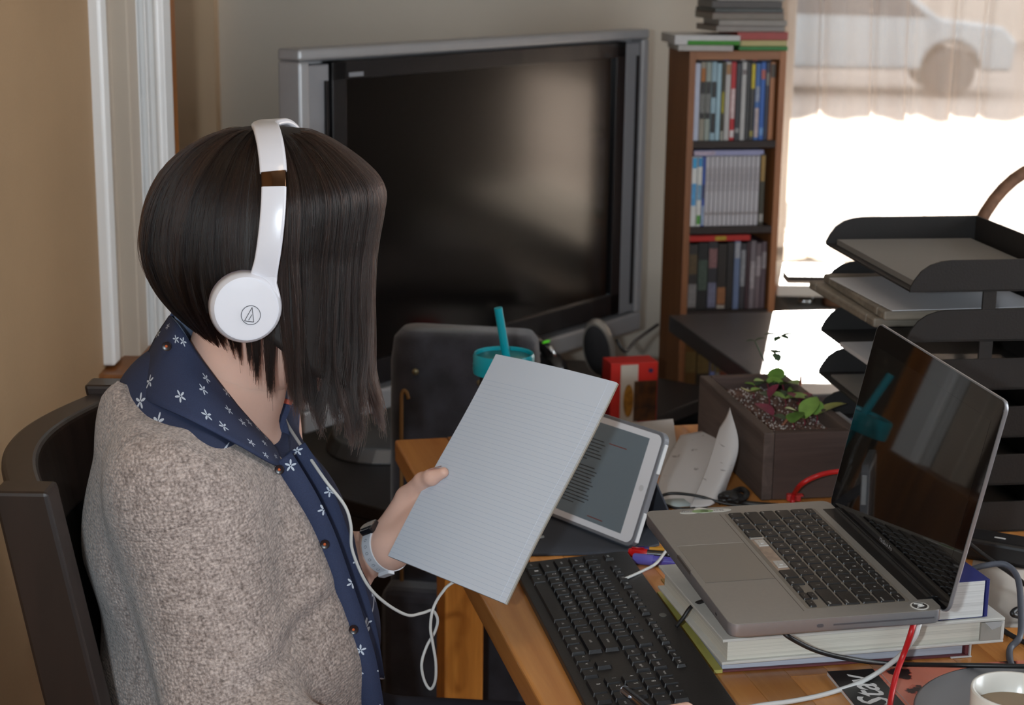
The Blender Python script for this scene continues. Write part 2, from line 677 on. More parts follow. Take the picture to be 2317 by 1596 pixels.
nu, nv = 420, 12
vv = []
ph = [random.uniform(0, 6.28) for _ in range(6)]
def fold(x):
    d = 0.014 * math.sin(x * 42 + ph[0] + 1.2 * math.sin(x * 5 + ph[1])) + 0.010 * math.sin(x * 67 + ph[2]) * math.sin(x * 4.1 + ph[3])
    for c in (0.775, 0.915, 1.01, 1.13, 1.20):      # pinched gathers
        d += 0.030 * math.exp(-((x - c) / 0.008) ** 2)
    return d
for j in range(nv):
    z = 0.715 + (2.16 - 0.715) * j / (nv - 1)
    for i in range(nu):
        x = 0.66 + (2.42 - 0.66) * i / (nu - 1)
        sway = 0.006 * math.sin(j * 0.9 + x * 3)
        vv.append((x + 0.01 * math.sin(j * 0.35 + x * 9), 4.405 + fold(x + sway * 0.4) * (1.0 if j > 0 else 1.15), z))
cur = add('curtain', mesh_from('curtain', vv, grid_faces(nu, nv), True), sheer())
tag(cur, 'white sheer curtain hanging in folds across the bright window', 'curtain')
rod = MB().tube([(0.60, 4.39, 2.17), (2.5, 4.39, 2.17)], 0.010, 10)
tag(rod.build('curtain_rod', mk('rod_metal', (90, 84, 78), 0.4, 0.8), smooth=True), 'thin metal rod carrying the sheer curtain', 'curtain rod')

# unseen cabinet, added to darken the left of the television's reflection
cbn = thing('added_dark_cabinet', 'tall dark brown cabinet added out of view to darken the television reflection', 'cabinet', (2.40, 3.98, 0))
M_CAB = mk('cabinet_brown', (38, 27, 22), 0.5, var=(8, 0.15))
MB().box(-0.20, -0.42, 0.08, 0.19, 0.36, 2.1).build('body', M_CAB, cbn, bevel=0.004)
MB().box(-0.18, -0.40, 0.0, 0.19, 0.34, 0.08).build('plinth', M_CAB, cbn)
for y0_ in (-0.41, -0.025):
    dr_ = MB().box(-0.218, y0_, 0.10, -0.2005, y0_ + 0.375, 2.08).build('door', M_CAB, cbn, bevel=0.003)
    MB().sphere((-0.228, -0.06 if y0_ < -0.1 else 0.0, 1.0), 0.011, 10, 8).build('knob', mk('knob_brass', (120, 100, 60), 0.3, 0.8), dr_, smooth=True)

# unseen lamp body, added to go with the warm ambient fill
t = thing('ceiling_fill_lamp', 'round glass ceiling lamp added out of view for the warm fill', 'lamp', (-0.2, 1.1, 2.5))
MB().lathe([(0.0, 0.0), (0.18, 0.0), (0.18, -0.03), (0.0, -0.03)], 24).build('base', M_WHITE, t)
MB().lathe([(0.165, -0.03), (0.16, -0.06), (0.12, -0.085), (0.0, -0.095)], 24, caps=False).build('glass_shade', mk('opal_glass', (240, 226, 200), 0.4, emit=((255, 214, 160), 0.8)), t, smooth=True)

# ================================================================ outdoors
GZ = -0.45
def ground(name, y0, y1, mat, label, x0=-14, x1=24, z=GZ):
    o = MB().box(x0, y0, z - 0.2, x1, y1, z).build(name, mat)
    o['kind'] = 'structure'
    return o
ground('ground_terrace', 4.62, 17.5, mk('pale_concrete', (214, 206, 196), 0.9, var=(0.8, 0.08), bump=(30, 0.3)), '')
ground('ground_street', 17.5, 60, mk('asphalt', (120, 114, 110), 0.9, var=(1.2, 0.1), bump=(40, 0.3)), '', z=GZ - 0.01)
# window awning outside
aw = thing('window_awning', 'sloping canvas awning over the outside of the window', 'awning', (1.5, 4.62, 2.3))
cl = MB()
cl.push([(-1.3, 0.0, 0.06), (1.6, 0.0, 0.06), (1.6, 0.80, -0.885), (-1.3, 0.80, -0.885),
         (-1.3, 0.0, 0.09), (1.6, 0.0, 0.09), (1.6, 0.82, -0.87), (-1.3, 0.82, -0.87)],
        [(0, 1, 2, 3), (7, 6, 5, 4), (0, 4, 5, 1), (1, 5, 6, 2), (2, 6, 7, 3), (3, 7, 4, 0)])
cl.build('canvas', mk('awning_canvas', (120, 104, 92), 0.9, var=(8, 0.05)), aw)
for sx in (-1.25, 1.55):
    MB().tube([(sx, 0.0, -0.7), (sx, 0.78, -0.89)], 0.012, 8).build('arm', MATS['rod_metal'], aw)
# house across the street, with its windows
hs = thing('house', 'pale house across the street behind the parked car', 'house', (6, 38, GZ))
MB().box(-16, 0, 0, 14, 8, 7.0).build('wall', mk('house_siding', (172, 164, 156), 0.9, var=(1, 0.06)), hs)
MB().prism([(-0.6, 7.0), (8.6, 7.0), (4, 10.0)], -16.5, 14.5, Matrix(((0, 0, 1, 0), (1, 0, 0, 0), (0, 1, 0, 0), (0, 0, 0, 1)))).build('roof', mk('house_roof', (84, 76, 72), 0.9, var=(2, 0.1)), hs)
for x in (-12, -8, -4, 0, 4, 8):
    o = MB().box(x, -0.06, 1.2, x + 1.6, 0.05, 2.9).build('window', M_WHITE, hs)
    MB().box(x + 0.1, -0.08, 1.3, x + 1.5, -0.05, 2.8).build('pane', mk('far_pane', (60, 70, 80), 0.15), o)
# parked car
def build_car(loc, rz, label, paint):
    c = thing('parked_car', label, 'car', loc, rz)
    side = [(-2.2, 0.35), (-2.25, 0.75), (-2.05, 0.95), (-1.2, 1.05), (-0.55, 1.55), (1.0, 1.58), (1.75, 1.08), (2.15, 1.0), (2.25, 0.6), (2.15, 0.35)]
    def arch(cx):
        return [(cx + 0.40 * math.cos(a), 0.35 + 0.40 * math.sin(a)) for a in [math.pi * k / 10 for k in range(11)]]
    poly = side[:] + arch(1.35) + arch(-1.38)
    M = Matrix(((1, 0, 0, 0), (0, 0, -1, 0), (0, 1, 0, 0), (0, 0, 0, 1)))
    body = MB().prism(poly, -0.85, 0.85, M)
    body.build('body', mk(paint[0], paint[1], 0.3, 0.2, coat=0.5), c, bevel=0.05, seg=2)
    gl = [(-1.05, 1.06), (-0.52, 1.48), (0.96, 1.50), (1.55, 1.10)]
    for s in (-0.86, 0.86):
        MB().prism(gl, min(s, s * 0.99), max(s, s * 0.99), M).build('side_window', mk('car_glass', (40, 48, 56), 0.08), c)
    for wx in (1.35, -1.38):
        for s in (-1, 1):
            Mw = Matrix.Translation((wx, s * 0.78, 0.33)) @ Matrix.Rotation(math.pi / 2, 4, 'X')
            ty = MB().lathe([(0.20, -0.1), (0.30, -0.11), (0.33, -0.07), (0.33, 0.07), (0.30, 0.11), (0.20, 0.1)], 24, Mw).build('tyre', mk('tyre_rubber', (44, 44, 46), 0.8), c, smooth=True)
            MB().lathe([(0.0, -0.10), (0.19, -0.09), (0.2, 0.0), (0.19, 0.09), (0.0, 0.10)], 16, Mw).build('wheel_rim', mk('alloy', (176, 178, 182), 0.35, 0.7), ty)
    MB().box(2.16, -0.7, 0.72, 2.25, 0.7, 0.86).build('light_bar', mk('car_lamp', (190, 180, 176), 0.2), c)
    return c
build_car((4.6, 24.5, GZ), math.radians(176), 'blue grey car parked across the street, its wheel seen through the sheer curtain', ('blue_grey_paint', (120, 132, 140)))
build_car((-0.6, 29.5, GZ), math.radians(2), 'silver car parked further off, seen through the left of the window', ('silver_paint', (150, 146, 142)))
# kerb stones and low garden pieces in front of the street
struct(MB().box(-14, 17.3, GZ, 24, 17.55, GZ + 0.12).build('ground_kerb', mk('kerb_stone', (220, 216, 210), 0.9, var=(2, 0.06))))
# plant shelf outside the lower window, its pots throw shadows on the curtain
psx = SUN_H.x / SUN_H.y
SY = 4.80
def out_x(px):
    return PY(px, 480, 4.405).x - psx * -1 * 0 + (SY - 4.405) * psx
zs0 = PY(1850, 508, 4.405).z + (SY - 4.405) * math.tan(SUN_EL) / abs(SUN_H.y)
zs1 = PY(1850, 452, 4.405).z + (SY - 4.405) * math.tan(SUN_EL) / abs(SUN_H.y)
shf = thing('plant_shelf', 'narrow wire plant shelf outside the bottom of the window', 'shelf', (1.2, SY, zs0))
for yy in (-0.035, 0.0, 0.035):
    MB().tube([(-0.6, yy, -0.003), (1.1, yy, -0.003)], 0.0022, 6).build('wire', mk('shelf_wire', (150, 150, 150), 0.4, 0.6), shf)
for xx in (-0.55, 0.25, 1.05):
    MB().tube([(xx, -0.20, -0.006), (xx, 0.05, -0.006)], 0.003, 6).build('bracket', MATS['shelf_wire'], shf)
for a_, b_, h_, lb in ((1758, 1786, 0.9, 'small clay pot on the outside shelf, next to the bookcase'), (1792, 1826, 1.0, 'clay pot on the outside shelf, second from the bookcase'),
                   (1846, 1928, 0.95, 'wide clay trough on the outside shelf behind the curtain'), (1962, 1996, 1.0, 'lone clay pot on the outside shelf above the trays')):
    xa, xb = out_x(a_), out_x(b_)
    r = (xb - xa) / 2
    hh = (zs1 - zs0) * h_
    t = thing('plant_pot', lb, 'pot', ((xa + xb) / 2, SY, zs0), 0, 'clay pots outside the window')
    sy_ = min(r, 0.034) / r
    MB().lathe([(0.0, 0.0), (r * 0.8, 0.0), (r, hh * 0.8), (r, hh), (r * 0.9, hh), (r * 0.85, hh * 0.85), (0, hh * 0.85)], 20, Matrix.Diagonal((1, sy_, 1, 1))).build('clay', mk('clay_pot', (150, 116, 96), 0.8, var=(20, 0.1)), t, smooth=True, auto=40)
    MB().sphere((0, 0, hh * 0.95), (r * 0.8, r * 0.8 * sy_, hh * 0.18), 12, 6).build('soil', mk('pot_soil', (60, 46, 38), 0.95), t)
xp = out_x(2092)
tag(MB().tube([(xp, SY, zs0 - 0.002), (xp, SY, zs1)], 0.004, 8).build('garden_stake', M_BROWNWOOD), 'thin wooden stake on the outside shelf above the trays', 'stake')
# ================================================================ television and its stand
TVA = PY(676, 112, 3.10)
TVB = PY(1472, 34, 4.05)
ZT = PY(676, 112, 3.10).z
ZB = PY(690, 985, 3.10).z
hx = Vector((TVB.x - TVA.x, TVB.y - TVA.y, 0))
TVW = hx.length
hx.normalize()
hy = Vector((-hx.y, hx.x, 0))            # pointing behind the set
M_TV = frame((TVA.x, TVA.y, ZB), hx, hy)
H = ZT - ZB
M_SILV = mk('tv_silver', (150, 150, 152), 0.38, 0.35, var=(30, 0.03))
M_SILV2 = mk('tv_silver_grille', (122, 122, 126), 0.5, 0.3, bump=(900, 0.3))
M_TVBLK = mk('tv_black_bezel', (22, 22, 25), 0.25, coat=0.3)
M_SCREEN = mk('tv_screen_glass', (8, 7, 7), 0.15, spec=0.9)
tv = thing('television', 'large silver framed flat television angled in the corner of the room', 'television', matrix=M_TV)
fr = MB()
fr.box(0, 0, 0, TVW, 0.055, 0.045)
fr.box(0, 0, H - 0.022, TVW, 0.055, H)
fr.box(0, 0, 0.045, 0.028, 0.055, H - 0.022)
fr.box(TVW - 0.028, 0, 0.045, TVW, 0.055, H - 0.022)
fr.box(0.028, 0.03, 0.045, TVW - 0.028, 0.055, H - 0.022)
fr.build('cabinet_frame', M_SILV, tv, bevel=0.006, seg=3)
MB().box(0.10, 0.055, 0.06, TVW - 0.10, 0.115, H - 0.08).build('rear_housing', M_TVBLK, tv, bevel=0.02)
for (a, b_) in ((0.030, 0.088), (TVW - 0.088, TVW - 0.030)):
    sp = MB().box(a, 0.008, 0.05, b_, 0.03, H - 0.03).build('speaker_panel', M_SILV2, tv, bevel=0.003)
    MB().box(b_ - 0.014, 0.004, 0.07, b_ - 0.006, 0.010, H - 0.06).build('trim_strip', M_TVBLK, sp)
bz = MB()
bx0, bx1, bz0, bz1 = 0.092, TVW - 0.092, 0.055, H - 0.026
for bx in ((bx0, 0.004, bz0, bx1, 0.03, bz0 + 0.05), (bx0, 0.004, bz1 - 0.035, bx1, 0.03, bz1),
           (bx0, 0.004, bz0, bx0 + 0.04, 0.03, bz1), (bx1 - 0.04, 0.004, bz0, bx1, 0.03, bz1)):
    bz.box(*bx)
bz.build('bezel', M_TVBLK, tv, bevel=0.002)
MB().box(bx0 + 0.04, 0.012, bz0 + 0.05, bx1 - 0.04, 0.03, bz1 - 0.035).build('screen', M_SCREEN, tv)
MB().box(bx0 + 0.045, 0.0025, bz1 - 0.030, bx0 + 0.085, 0.0045, bz1 - 0.022).build('maker_badge', mk('badge_grey', (118, 120, 126), 0.4), tv)
MB().box(TVW / 2 - 0.12, 0.01, -0.05, TVW / 2 + 0.12, 0.07, 0.0).build('neck', M_TVBLK, tv, bevel=0.005)
el = [(TVW / 2 - 0.02 + 0.46 * math.cos(a), 0.0 + 0.215 * math.sin(a)) for a in [2 * math.pi * k / 48 for k in range(48)]]
MB().prism(el, -0.078, -0.05, shrink_top=[(TVW / 2 - 0.02 + (x - TVW / 2 + 0.02) * 0.96, y * 0.96) for x, y in el]).build('swivel_base', mk('tv_base_grey', (92, 94, 98), 0.3, 0.4), tv, bevel=0.003)

M_BLKWOOD = mk('black_stained_wood', (34, 31, 31), 0.45, var=(9, 0.15), bump=(60, 0.15))
ST = M_TV @ Matrix.Translation((0, 0, 0))
stand = thing('television_stand', 'low black stand under the silver television', 'tv stand', matrix=frame(M_TV @ Vector((-0.06, -0.30, -ZB)), hx, hy))
ZS = ZB - 0.079
MB().box(0, 0, ZS - 0.03, TVW - 0.05, 0.52, ZS).build('top', M_BLKWOOD, stand, bevel=0.004)
for a in (0.0, (TVW - 0.05) / 2 - 0.015, TVW - 0.08):
    MB().box(a, 0.01, 0, a + 0.03, 0.50, ZS - 0.03).build('side_panel', M_BLKWOOD, stand, bevel=0.002)
MB().box(0.03, 0.02, 0.25, TVW - 0.08, 0.48, 0.27).build('shelf', M_BLKWOOD, stand)
MB().box(0.03, 0.49, 0.0, TVW - 0.08, 0.505, ZS - 0.03).build('back_panel', M_BLKWOOD, stand)
MB().box(0.0, 0.01, 0.0, TVW - 0.05, 0.50, 0.06).build('plinth', M_BLKWOOD, stand)

# things standing on the stand
def on_stand(px, py):
    return PZ(px, py, ZS)
# red and white picture box
bp = on_stand(1432, 958)
box = thing('cardboard_box', 'red and white cardboard box with a food picture beside the bookcase', 'box', bp, math.radians(14))
MB().box(-0.052, 0.0, 0.0, 0.052, 0.06, 0.132).build('carton', mk('box_red', (196, 34, 24), 0.5, var=(20, 0.05)), box, bevel=0.001)
MB().box(-0.030, -0.0012, 0.002, 0.008, 0.0, 0.128).build('white_panel', mk('box_white', (196, 188, 176), 0.5, var=(10, 0.1)), box)
MB().box(0.000, -0.0016, 0.004, 0.050, -0.0004, 0.092).build('food_picture', mk('box_picture', (96, 58, 20), 0.5, var=(45, 0.8), rgb2=(24, 20, 16)), box)
pt = [(-0.012 + 0.011 * math.cos(a), 0.050 + 0.036 * math.sin(a)) for a in [2 * math.pi * k / 20 for k in range(20)]]
Mxz = Matrix(((1, 0, 0, 0), (0, 0, 1, 0), (0, 1, 0, 0), (0, 0, 0, 1)))
MB().prism(pt, -0.002, -0.0006, Mxz).build('pepper_picture', mk('box_pepper', (150, 104, 26), 0.5, var=(60, 0.5)), box)
pt = [(0.036 + 0.005 * math.cos(a), 0.114 + 0.005 * math.sin(a)) for a in [2 * math.pi * k / 16 for k in range(16)]]
MB().prism(pt, -0.002, 0.0, Mxz).build('round_mark', mk('box_mark', (60, 40, 80), 0.5), box)
# small oval desk speaker with a silver rim, leaning
sp0 = on_stand(1372, 905)
dsp = thing('desk_speaker', 'black oval desk speaker with a silver rim, left of the red box', 'speaker', sp0, math.radians(40))
MB().lathe([(0.0, 0), (0.035, 0), (0.035, 0.008), (0.012, 0.014), (0.010, 0.03), (0.0, 0.03)], 20).build('foot', M_TVBLK, dsp, smooth=True, auto=40)
MS = Matrix.Translation((-0.028, 0, 0.120)) @ Matrix.Rotation(math.radians(-14), 4, 'Y') @ Matrix.Diagonal((0.72, 0.52, 1.22, 1)) @ Matrix.Rotation(math.pi / 2, 4, 'X') @ Matrix.Rotation(math.radians(-60), 4, 'Y')
MB().lathe([(0.0, 0.012), (0.054, 0.012), (0.058, 0.0), (0.058, -0.012), (0.0, -0.016)], 28, MS).build('rim', mk('speaker_silver', (150, 146, 140), 0.35, 0.6), dsp, smooth=True, auto=40)
MB().lathe([(0.0, 0.024), (0.030, 0.022), (0.049, 0.0125), (0.0, 0.0125)], 28, MS).build('grille', mk('speaker_cloth', (26, 25, 28), 0.8, bump=(600, 0.3)), dsp, smooth=True, auto=40)
MB().tube([(0, 0, 0.02), (-0.016, 0, 0.07)], 0.009, 10).build('stem', M_TVBLK, dsp)
# black headset lying on the stand
hp0 = PZ(1190, 905, ZB - 0.0495)
hd = thing('headset', 'black headset with green lit ends lying behind the teal lidded jar', 'headset', hp0, math.radians(50))
arc = [Vector((0.085 * math.cos(a), 0.0, 0.045 + 0.085 * math.sin(a))) for a in [math.radians(-8 + 196 * k / 24) for k in range(25)]]
MB().tube(arc, 0.013, 10, up=(0, 1, 0)).build('headband', mk('headset_black', (20, 20, 22), 0.3, coat=0.4), hd, smooth=True)
for s in (-1, 1):
    Mr = Matrix.Translation((s * 0.082, 0, 0.046)) @ Matrix.Rotation(math.pi / 2, 4, 'Y')
    cu = MB().lathe([(0.0, -0.022), (0.036, -0.020), (0.045, -0.008), (0.045, 0.010), (0.034, 0.022), (0.0, 0.022)], 24, Mr).build('earcup', MATS['headset_black'], hd, smooth=True, auto=50)
    MB().cbox((s * 0.05, -0.012, 0.122), (0.022, 0.004, 0.004)).build('green_light', mk('green_led', (70, 170, 30), 0.4, emit=((90, 220, 40), 0.35)), hd)
MB().tube([(0.06, -0.012, 0.11), (0.085, -0.016, 0.078), (0.095, -0.014, 0.05)], 0.006, 8).build('chrome_yoke', mk('chrome', (190, 190, 190), 0.15, 1.0), hd, smooth=True)
MB().tube(smooth_path([PY(1395, 770, 3.3), PY(1415, 795, 3.32), PY(1440, 770, 3.5), PY(1488, 735, 3.8)], 8), 0.004, 6).build('wall_cable', mk('cable_black', (20, 20, 20), 0.5))
tag(bpy.data.objects['wall_cable'], 'thin black cable running up the grey wall beside the bookcase', 'cable')

# ================================================================ bookcase with cases and books
FL = PY(1561, 118, 4.00)
aB = math.radians(11.5)
BW, BD, BH = 0.236, 0.17, PY(1600, 116, 4.0).z
M_BK = frame((FL.x, FL.y, 0), (math.cos(aB), math.sin(aB), 0), (-math.sin(aB), math.cos(aB), 0))
M_BKW = wood('bookcase_wood', (146, 90, 54), (180, 122, 78), 'Z', 1.2, 0.45)
bk = thing('bookcase', 'tall narrow brown bookcase filled with disc cases beside the window', 'bookcase', matrix=M_BK)
MB().box(0, 0, 0, 0.016, BD, BH).build('side_panel', M_BKW, bk, bevel=0.001)
MB().box(BW - 0.016, 0, 0, BW, BD, BH).build('side_panel', M_BKW, bk, bevel=0.001)
MB().box(0.016, 0, BH - 0.02, BW - 0.016, BD, BH).build('top_panel', wood('bookcase_wood_h', (146, 90, 54), (180, 122, 78), 'X', 1.2, 0.45), bk, bevel=0.001)
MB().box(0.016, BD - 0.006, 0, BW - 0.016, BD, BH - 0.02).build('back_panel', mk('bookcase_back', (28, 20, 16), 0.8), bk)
shelf_z = [PY(1655, r, 4.02).z for r in (320, 514, 704)]
shelf_z += [shelf_z[-1] - 0.205, shelf_z[-1] - 0.41, 0.06]
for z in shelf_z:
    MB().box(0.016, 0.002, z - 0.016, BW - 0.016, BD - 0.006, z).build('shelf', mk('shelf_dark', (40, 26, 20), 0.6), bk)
def case(label, x, z, w, h, col, d=0.135, marks=(), lean=0.0, y0=0.012, name='disc_case', group=None, flat=False):
    """an upright case; x,z = lower left of its spine in bookcase coordinates"""
    M = M_BK @ Matrix.Translation((x, y0, z))
    if lean:
        M = M @ Matrix.Rotation(lean, 4, 'Y')
    t = thing(name, label, 'case' if name == 'disc_case' else 'book', matrix=M, group=group)
    key = 'case_%d_%d_%d' % col
    MB().box(0.0006, 0, 0, w - 0.0006, d, h).build('shell', mk(key, col, 0.4, var=(40, 0.06)), t, bevel=0.0012)
    for (z0, z1, c) in marks:
        MB().box(0.0016, -0.0005, h * z0, w - 0.0016, 0.0003, h * z1).build('spine_print', mk('print_%d_%d_%d' % c, c, 0.45, var=(120, 0.2)), t)
    return t
ORD = ['first', 'second', 'third', 'fourth', 'fifth', 'sixth', 'seventh', 'eighth', 'ninth', 'tenth', 'eleventh', 'twelfth', 'thirteenth', 'fourteenth', 'fifteenth', 'sixteenth', 'seventeenth', 'eighteenth']
W_, K_, LB = (188, 190, 198), (40, 38, 38), (150, 178, 190)
row1 = [('pale blue white', (176, 182, 200), 13, ()),
        ('beige', (140, 134, 120), 13, ((0.28, 0.75, K_), (0.75, 0.92, (150, 90, 30)), (0.35, 0.6, (180, 180, 176)))),
        ('sage', (140, 148, 140), 13, ((0.28, 0.75, K_), (0.35, 0.6, (180, 180, 176)))),
        ('light blue', (138, 164, 176), 13, ((0.1, 0.35, K_), (0.55, 0.75, K_))),
        ('powder blue', LB, 11, ()),
        ('olive', (58, 54, 36), 9, ((0.35, 0.62, (150, 140, 30)), (0.0, 0.12, (150, 150, 140)))),
        ('greyish white', (176, 172, 170), 13, ((0.84, 0.97, (150, 110, 70)),)),
        ('red', (176, 34, 40), 12, ((0.28, 0.66, (200, 176, 176)), (0.04, 0.13, (200, 190, 190)))),
        ('charcoal', (52, 52, 58), 13, ((0.1, 0.16, (130, 130, 130)),)),
        ('grey white', (172, 170, 168), 12, ((0.84, 0.9, (110, 100, 100)),)),
        ('dark grey', (54, 54, 54), 10, ()),
        ('dark grey with yellow top', (58, 56, 54), 11, ((0.66, 0.97, (190, 170, 20)), (0.05, 0.12, (140, 130, 60)))),
        ('blue with pale figure', (60, 100, 160), 12, ((0.04, 0.42, (176, 160, 160)), (0.5, 0.7, (140, 150, 170)))),
        ('strong blue', (44, 92, 168), 12, ((0.78, 0.9, (170, 90, 80)), (0.06, 0.16, (100, 140, 190)))),
        ('navy', (44, 46, 66), 10, ((0.7, 0.86, (120, 116, 110)),)),
        ('orange brown', (160, 104, 64), 14, ((0.80, 0.97, (70, 60, 50)),))]
x = 0.0185
for i, (nm, c, wmm, mk_) in enumerate(row1):
    wmm *= 0.198 / sum(r[2] for r in row1) * 1000 / 1000
    w = wmm
    case('%s disc case, %s from the left on the top shelf' % (nm, ORD[i]), x, shelf_z[0] + 0.0005, w, 0.183 if i % 4 else 0.180, c, marks=mk_, group='disc cases on the top shelf')
    x += w
# middle shelf
row2 = [('white and sky blue', (206, 206, 204), 14, ((0.84, 0.99, (60, 150, 196)), (0.3, 0.62, (80, 150, 200)))),
        ('white and blue green', (204, 204, 200), 13, ((0.86, 0.99, (50, 130, 180)), (0.38, 0.6, (110, 150, 180)), (0.03, 0.16, (80, 140, 60)))),
        ('royal blue and white', (60, 90, 170), 7, ((0.02, 0.3, (170, 186, 210)), (0.4, 0.6, (60, 60, 80))))]
x = 0.019
for i, (nm, c, wmm, mk_) in enumerate(row2):
    case('%s case, %s from the left on the middle shelf' % (nm, ORD[i]), x, shelf_z[1] + 0.0005, wmm / 1000, 0.165, c, marks=mk_, group='cases on the middle shelf')
    x += wmm / 1000
for i in range(12):
    case('white volume of the matching set, %s from its left end on the middle shelf' % ORD[i], x, shelf_z[1] + 0.0005, 0.0112, 0.166, (182, 178, 182), marks=((0.16, 0.20, (150, 140, 140)), (0.5, 0.85, (168, 162, 166))), group='matching white volumes on the middle shelf')
    x += 0.0112
case('tan and dark case at the right end of the middle shelf', x + 0.001, shelf_z[1] + 0.0005, 0.013, 0.17, (60, 56, 44), marks=((0.62, 0.98, (150, 118, 60)), (0.05, 0.16, (150, 146, 140))), group='cases on the middle shelf')
# bottom visible shelf
row3 = [('dark with grey foot', (48, 44, 42), 18, ((0.05, 0.4, (116, 112, 110)), (0.55, 0.85, (80, 64, 40)))),
        ('black with green figure', (34, 34, 34), 20, ((0.3, 0.75, (60, 72, 62)),)),
        ('dark with pink figure', (46, 44, 48), 18, ((0.62, 0.9, (120, 84, 84)), (0.04, 0.4, (100, 100, 120)))),
        ('black with orange spot', (42, 36, 32), 18, ((0.06, 0.34, (130, 84, 50)), (0.02, 0.08, (150, 140, 130)))),
        ('black unmarked', (38, 34, 32), 14, ()),
        ('steel blue', (96, 110, 140), 12, ((0.75, 0.98, (150, 150, 156)),)),
        ('black with white title', (52, 50, 54), 11, ((0.35, 0.9, (130, 130, 134)),)),
        ('maroon black', (60, 40, 44), 8, ()),
        ('ash grey', (110, 100, 104), 11, ((0.3, 0.7, (150, 140, 142)),)),
        ('wine grey', (100, 86, 90), 11, ((0.5, 0.8, (146, 134, 136)),)),
        ('plum', (86, 70, 76), 10, ((0.6, 0.85, (140, 130, 132)),))]
x = 0.019
for i, (nm, c, wmm, mk_) in enumerate(row3):
    w = wmm / sum(r[2] for r in row3) * 0.196
    case('%s disc case, %s from the left on the third shelf' % (nm, ORD[i]), x, shelf_z[2] + 0.0005, w, 0.160 + 0.003 * (i % 3), c, marks=mk_, group='disc cases on the third shelf')
    x += w
# cases lying flat on the rows
def flat_case(label, x0, x1, z, h, col, y0=0.014, d=0.14, name='disc_case', marks=(), rot=0.0, cover=None):
    M = M_BK @ Matrix.Translation((x0, y0, z)) @ Matrix.Rotation(rot, 4, 'Z')
    t = thing(name, label, 'case' if name == 'disc_case' else 'book', matrix=M)
    MB().box(0, 0, 0.0002, x1 - x0, d, h - 0.0002).build('shell' if name == 'disc_case' else 'pages', mk('case_%d_%d_%d' % col, col, 0.4, var=(40, 0.06)), t, bevel=0.0008)
    if cover:
        MB().box(-0.0006, -0.0012, h - 0.0016, x1 - x0 + 0.0006, d, h).build('cover', mk('case_%d_%d_%d' % cover, cover, 0.4, var=(40, 0.06)), t)
    for (a, b_, c) in marks:
        MB().box((x1 - x0) * a, -0.0006, h * 0.15, (x1 - x0) * b_, 0.0002, h * 0.85).build('spine_print', mk('print_%d_%d_%d' % c, c, 0.45, var=(120, 0.2)), t)
    return t
flat_case('lilac case lying flat on the white volumes', 0.024, 0.196, shelf_z[1] + 0.1675, 0.013, (150, 150, 184), marks=((0.0, 0.3, (176, 160, 176)),))
flat_case('red case with a yellow mark lying flat on the dark disc cases', 0.020, 0.172, shelf_z[2] + 0.1672, 0.014, (176, 34, 26), marks=((0.42, 0.6, (170, 140, 30)),))
flat_case('dark case lying flat along the top of the upper row', 0.024, 0.205, shelf_z[0] + 0.184, 0.011, (36, 32, 36), marks=((0.35, 0.42, (60, 50, 120)), (0.58, 0.64, (160, 160, 160)), (0.74, 0.8, (150, 50, 40))))
# fourth shelf, half hidden by the black side table
x = 0.019
for i, (nm, c, w) in enumerate((('dark amber', (90, 60, 24), 0.03), ('dark brown', (44, 34, 24), 0.034), ('blue and white', (110, 120, 170), 0.013), ('grey', (120, 116, 112), 0.013), ('rust', (110, 50, 30), 0.02))):
    case('%s case, %s from left on the shelf behind the black side table' % (nm, ORD[i]), x, shelf_z[3] + 0.0005, w, 0.17 - 0.01 * (i % 2), c, marks=((0.3, 0.6, (100, 80, 40)),), group='cases on the low shelf')
    x += w
x = 0.019
for i, (nm, c, w) in enumerate((('black', (34, 30, 30), 0.03), ('brick red', (100, 40, 30), 0.02), ('violet blue', (90, 96, 170), 0.012), ('pale grey', (150, 146, 142), 0.012))):
    case('%s case, %s from the left on the lowest shelf in view' % (nm, ORD[i]), x, shelf_z[4] + 0.0005, w, 0.165, c, group='cases on the lowest shelf')
    x += w
# pile on top of the bookcase
zt = BH + 0.0003
flat_case('white game case, lower one on the left of the bookcase top', -0.028, 0.10, zt, 0.013, (170, 166, 162), y0=0.0, d=0.15, rot=math.radians(-7))
flat_case('white and green game case uppermost on the left of the bookcase', -0.036, 0.118, zt + 0.0135, 0.022, (190, 188, 188), y0=0.004, d=0.16, rot=math.radians(-5))
_g = MB().box(0.030, -0.0008, 0.0003, 0.153, 0.001, 0.010).build('green_band', mk('green_band', (50, 130, 24), 0.45), None)
_g.parent = [o for o in bpy.data.objects if o.name.startswith('disc_case') and o.type == 'EMPTY'][-1]
_z = zt
pile = [('green', (54, 120, 60), 0.010, 0.122, 0.240, 0.020, None), ('cream', (176, 164, 110), 0.014, 0.126, 0.238, 0.018, (150, 110, 60)),
        ('red', (150, 44, 36), 0.018, 0.116, 0.240, 0.010, (150, 44, 36)), ('grey brown', (126, 116, 108), 0.014, 0.066, 0.236, 0.020, (90, 70, 60)),
        ('pale stone', (140, 134, 128), 0.013, 0.070, 0.234, 0.012, None), ('taupe', (116, 106, 96), 0.016, 0.056, 0.230, 0.024, (100, 70, 60)),
        ('dark green black', (52, 54, 50), 0.010, 0.060, 0.228, 0.014, None), ('charcoal grey', (84, 80, 78), 0.016, 0.054, 0.222, 0.026, None),
        ('ash', (150, 146, 140), 0.012, 0.064, 0.226, 0.016, (110, 60, 50)), ('sage green', (120, 128, 110), 0.010, 0.060, 0.224, 0.018, None)]
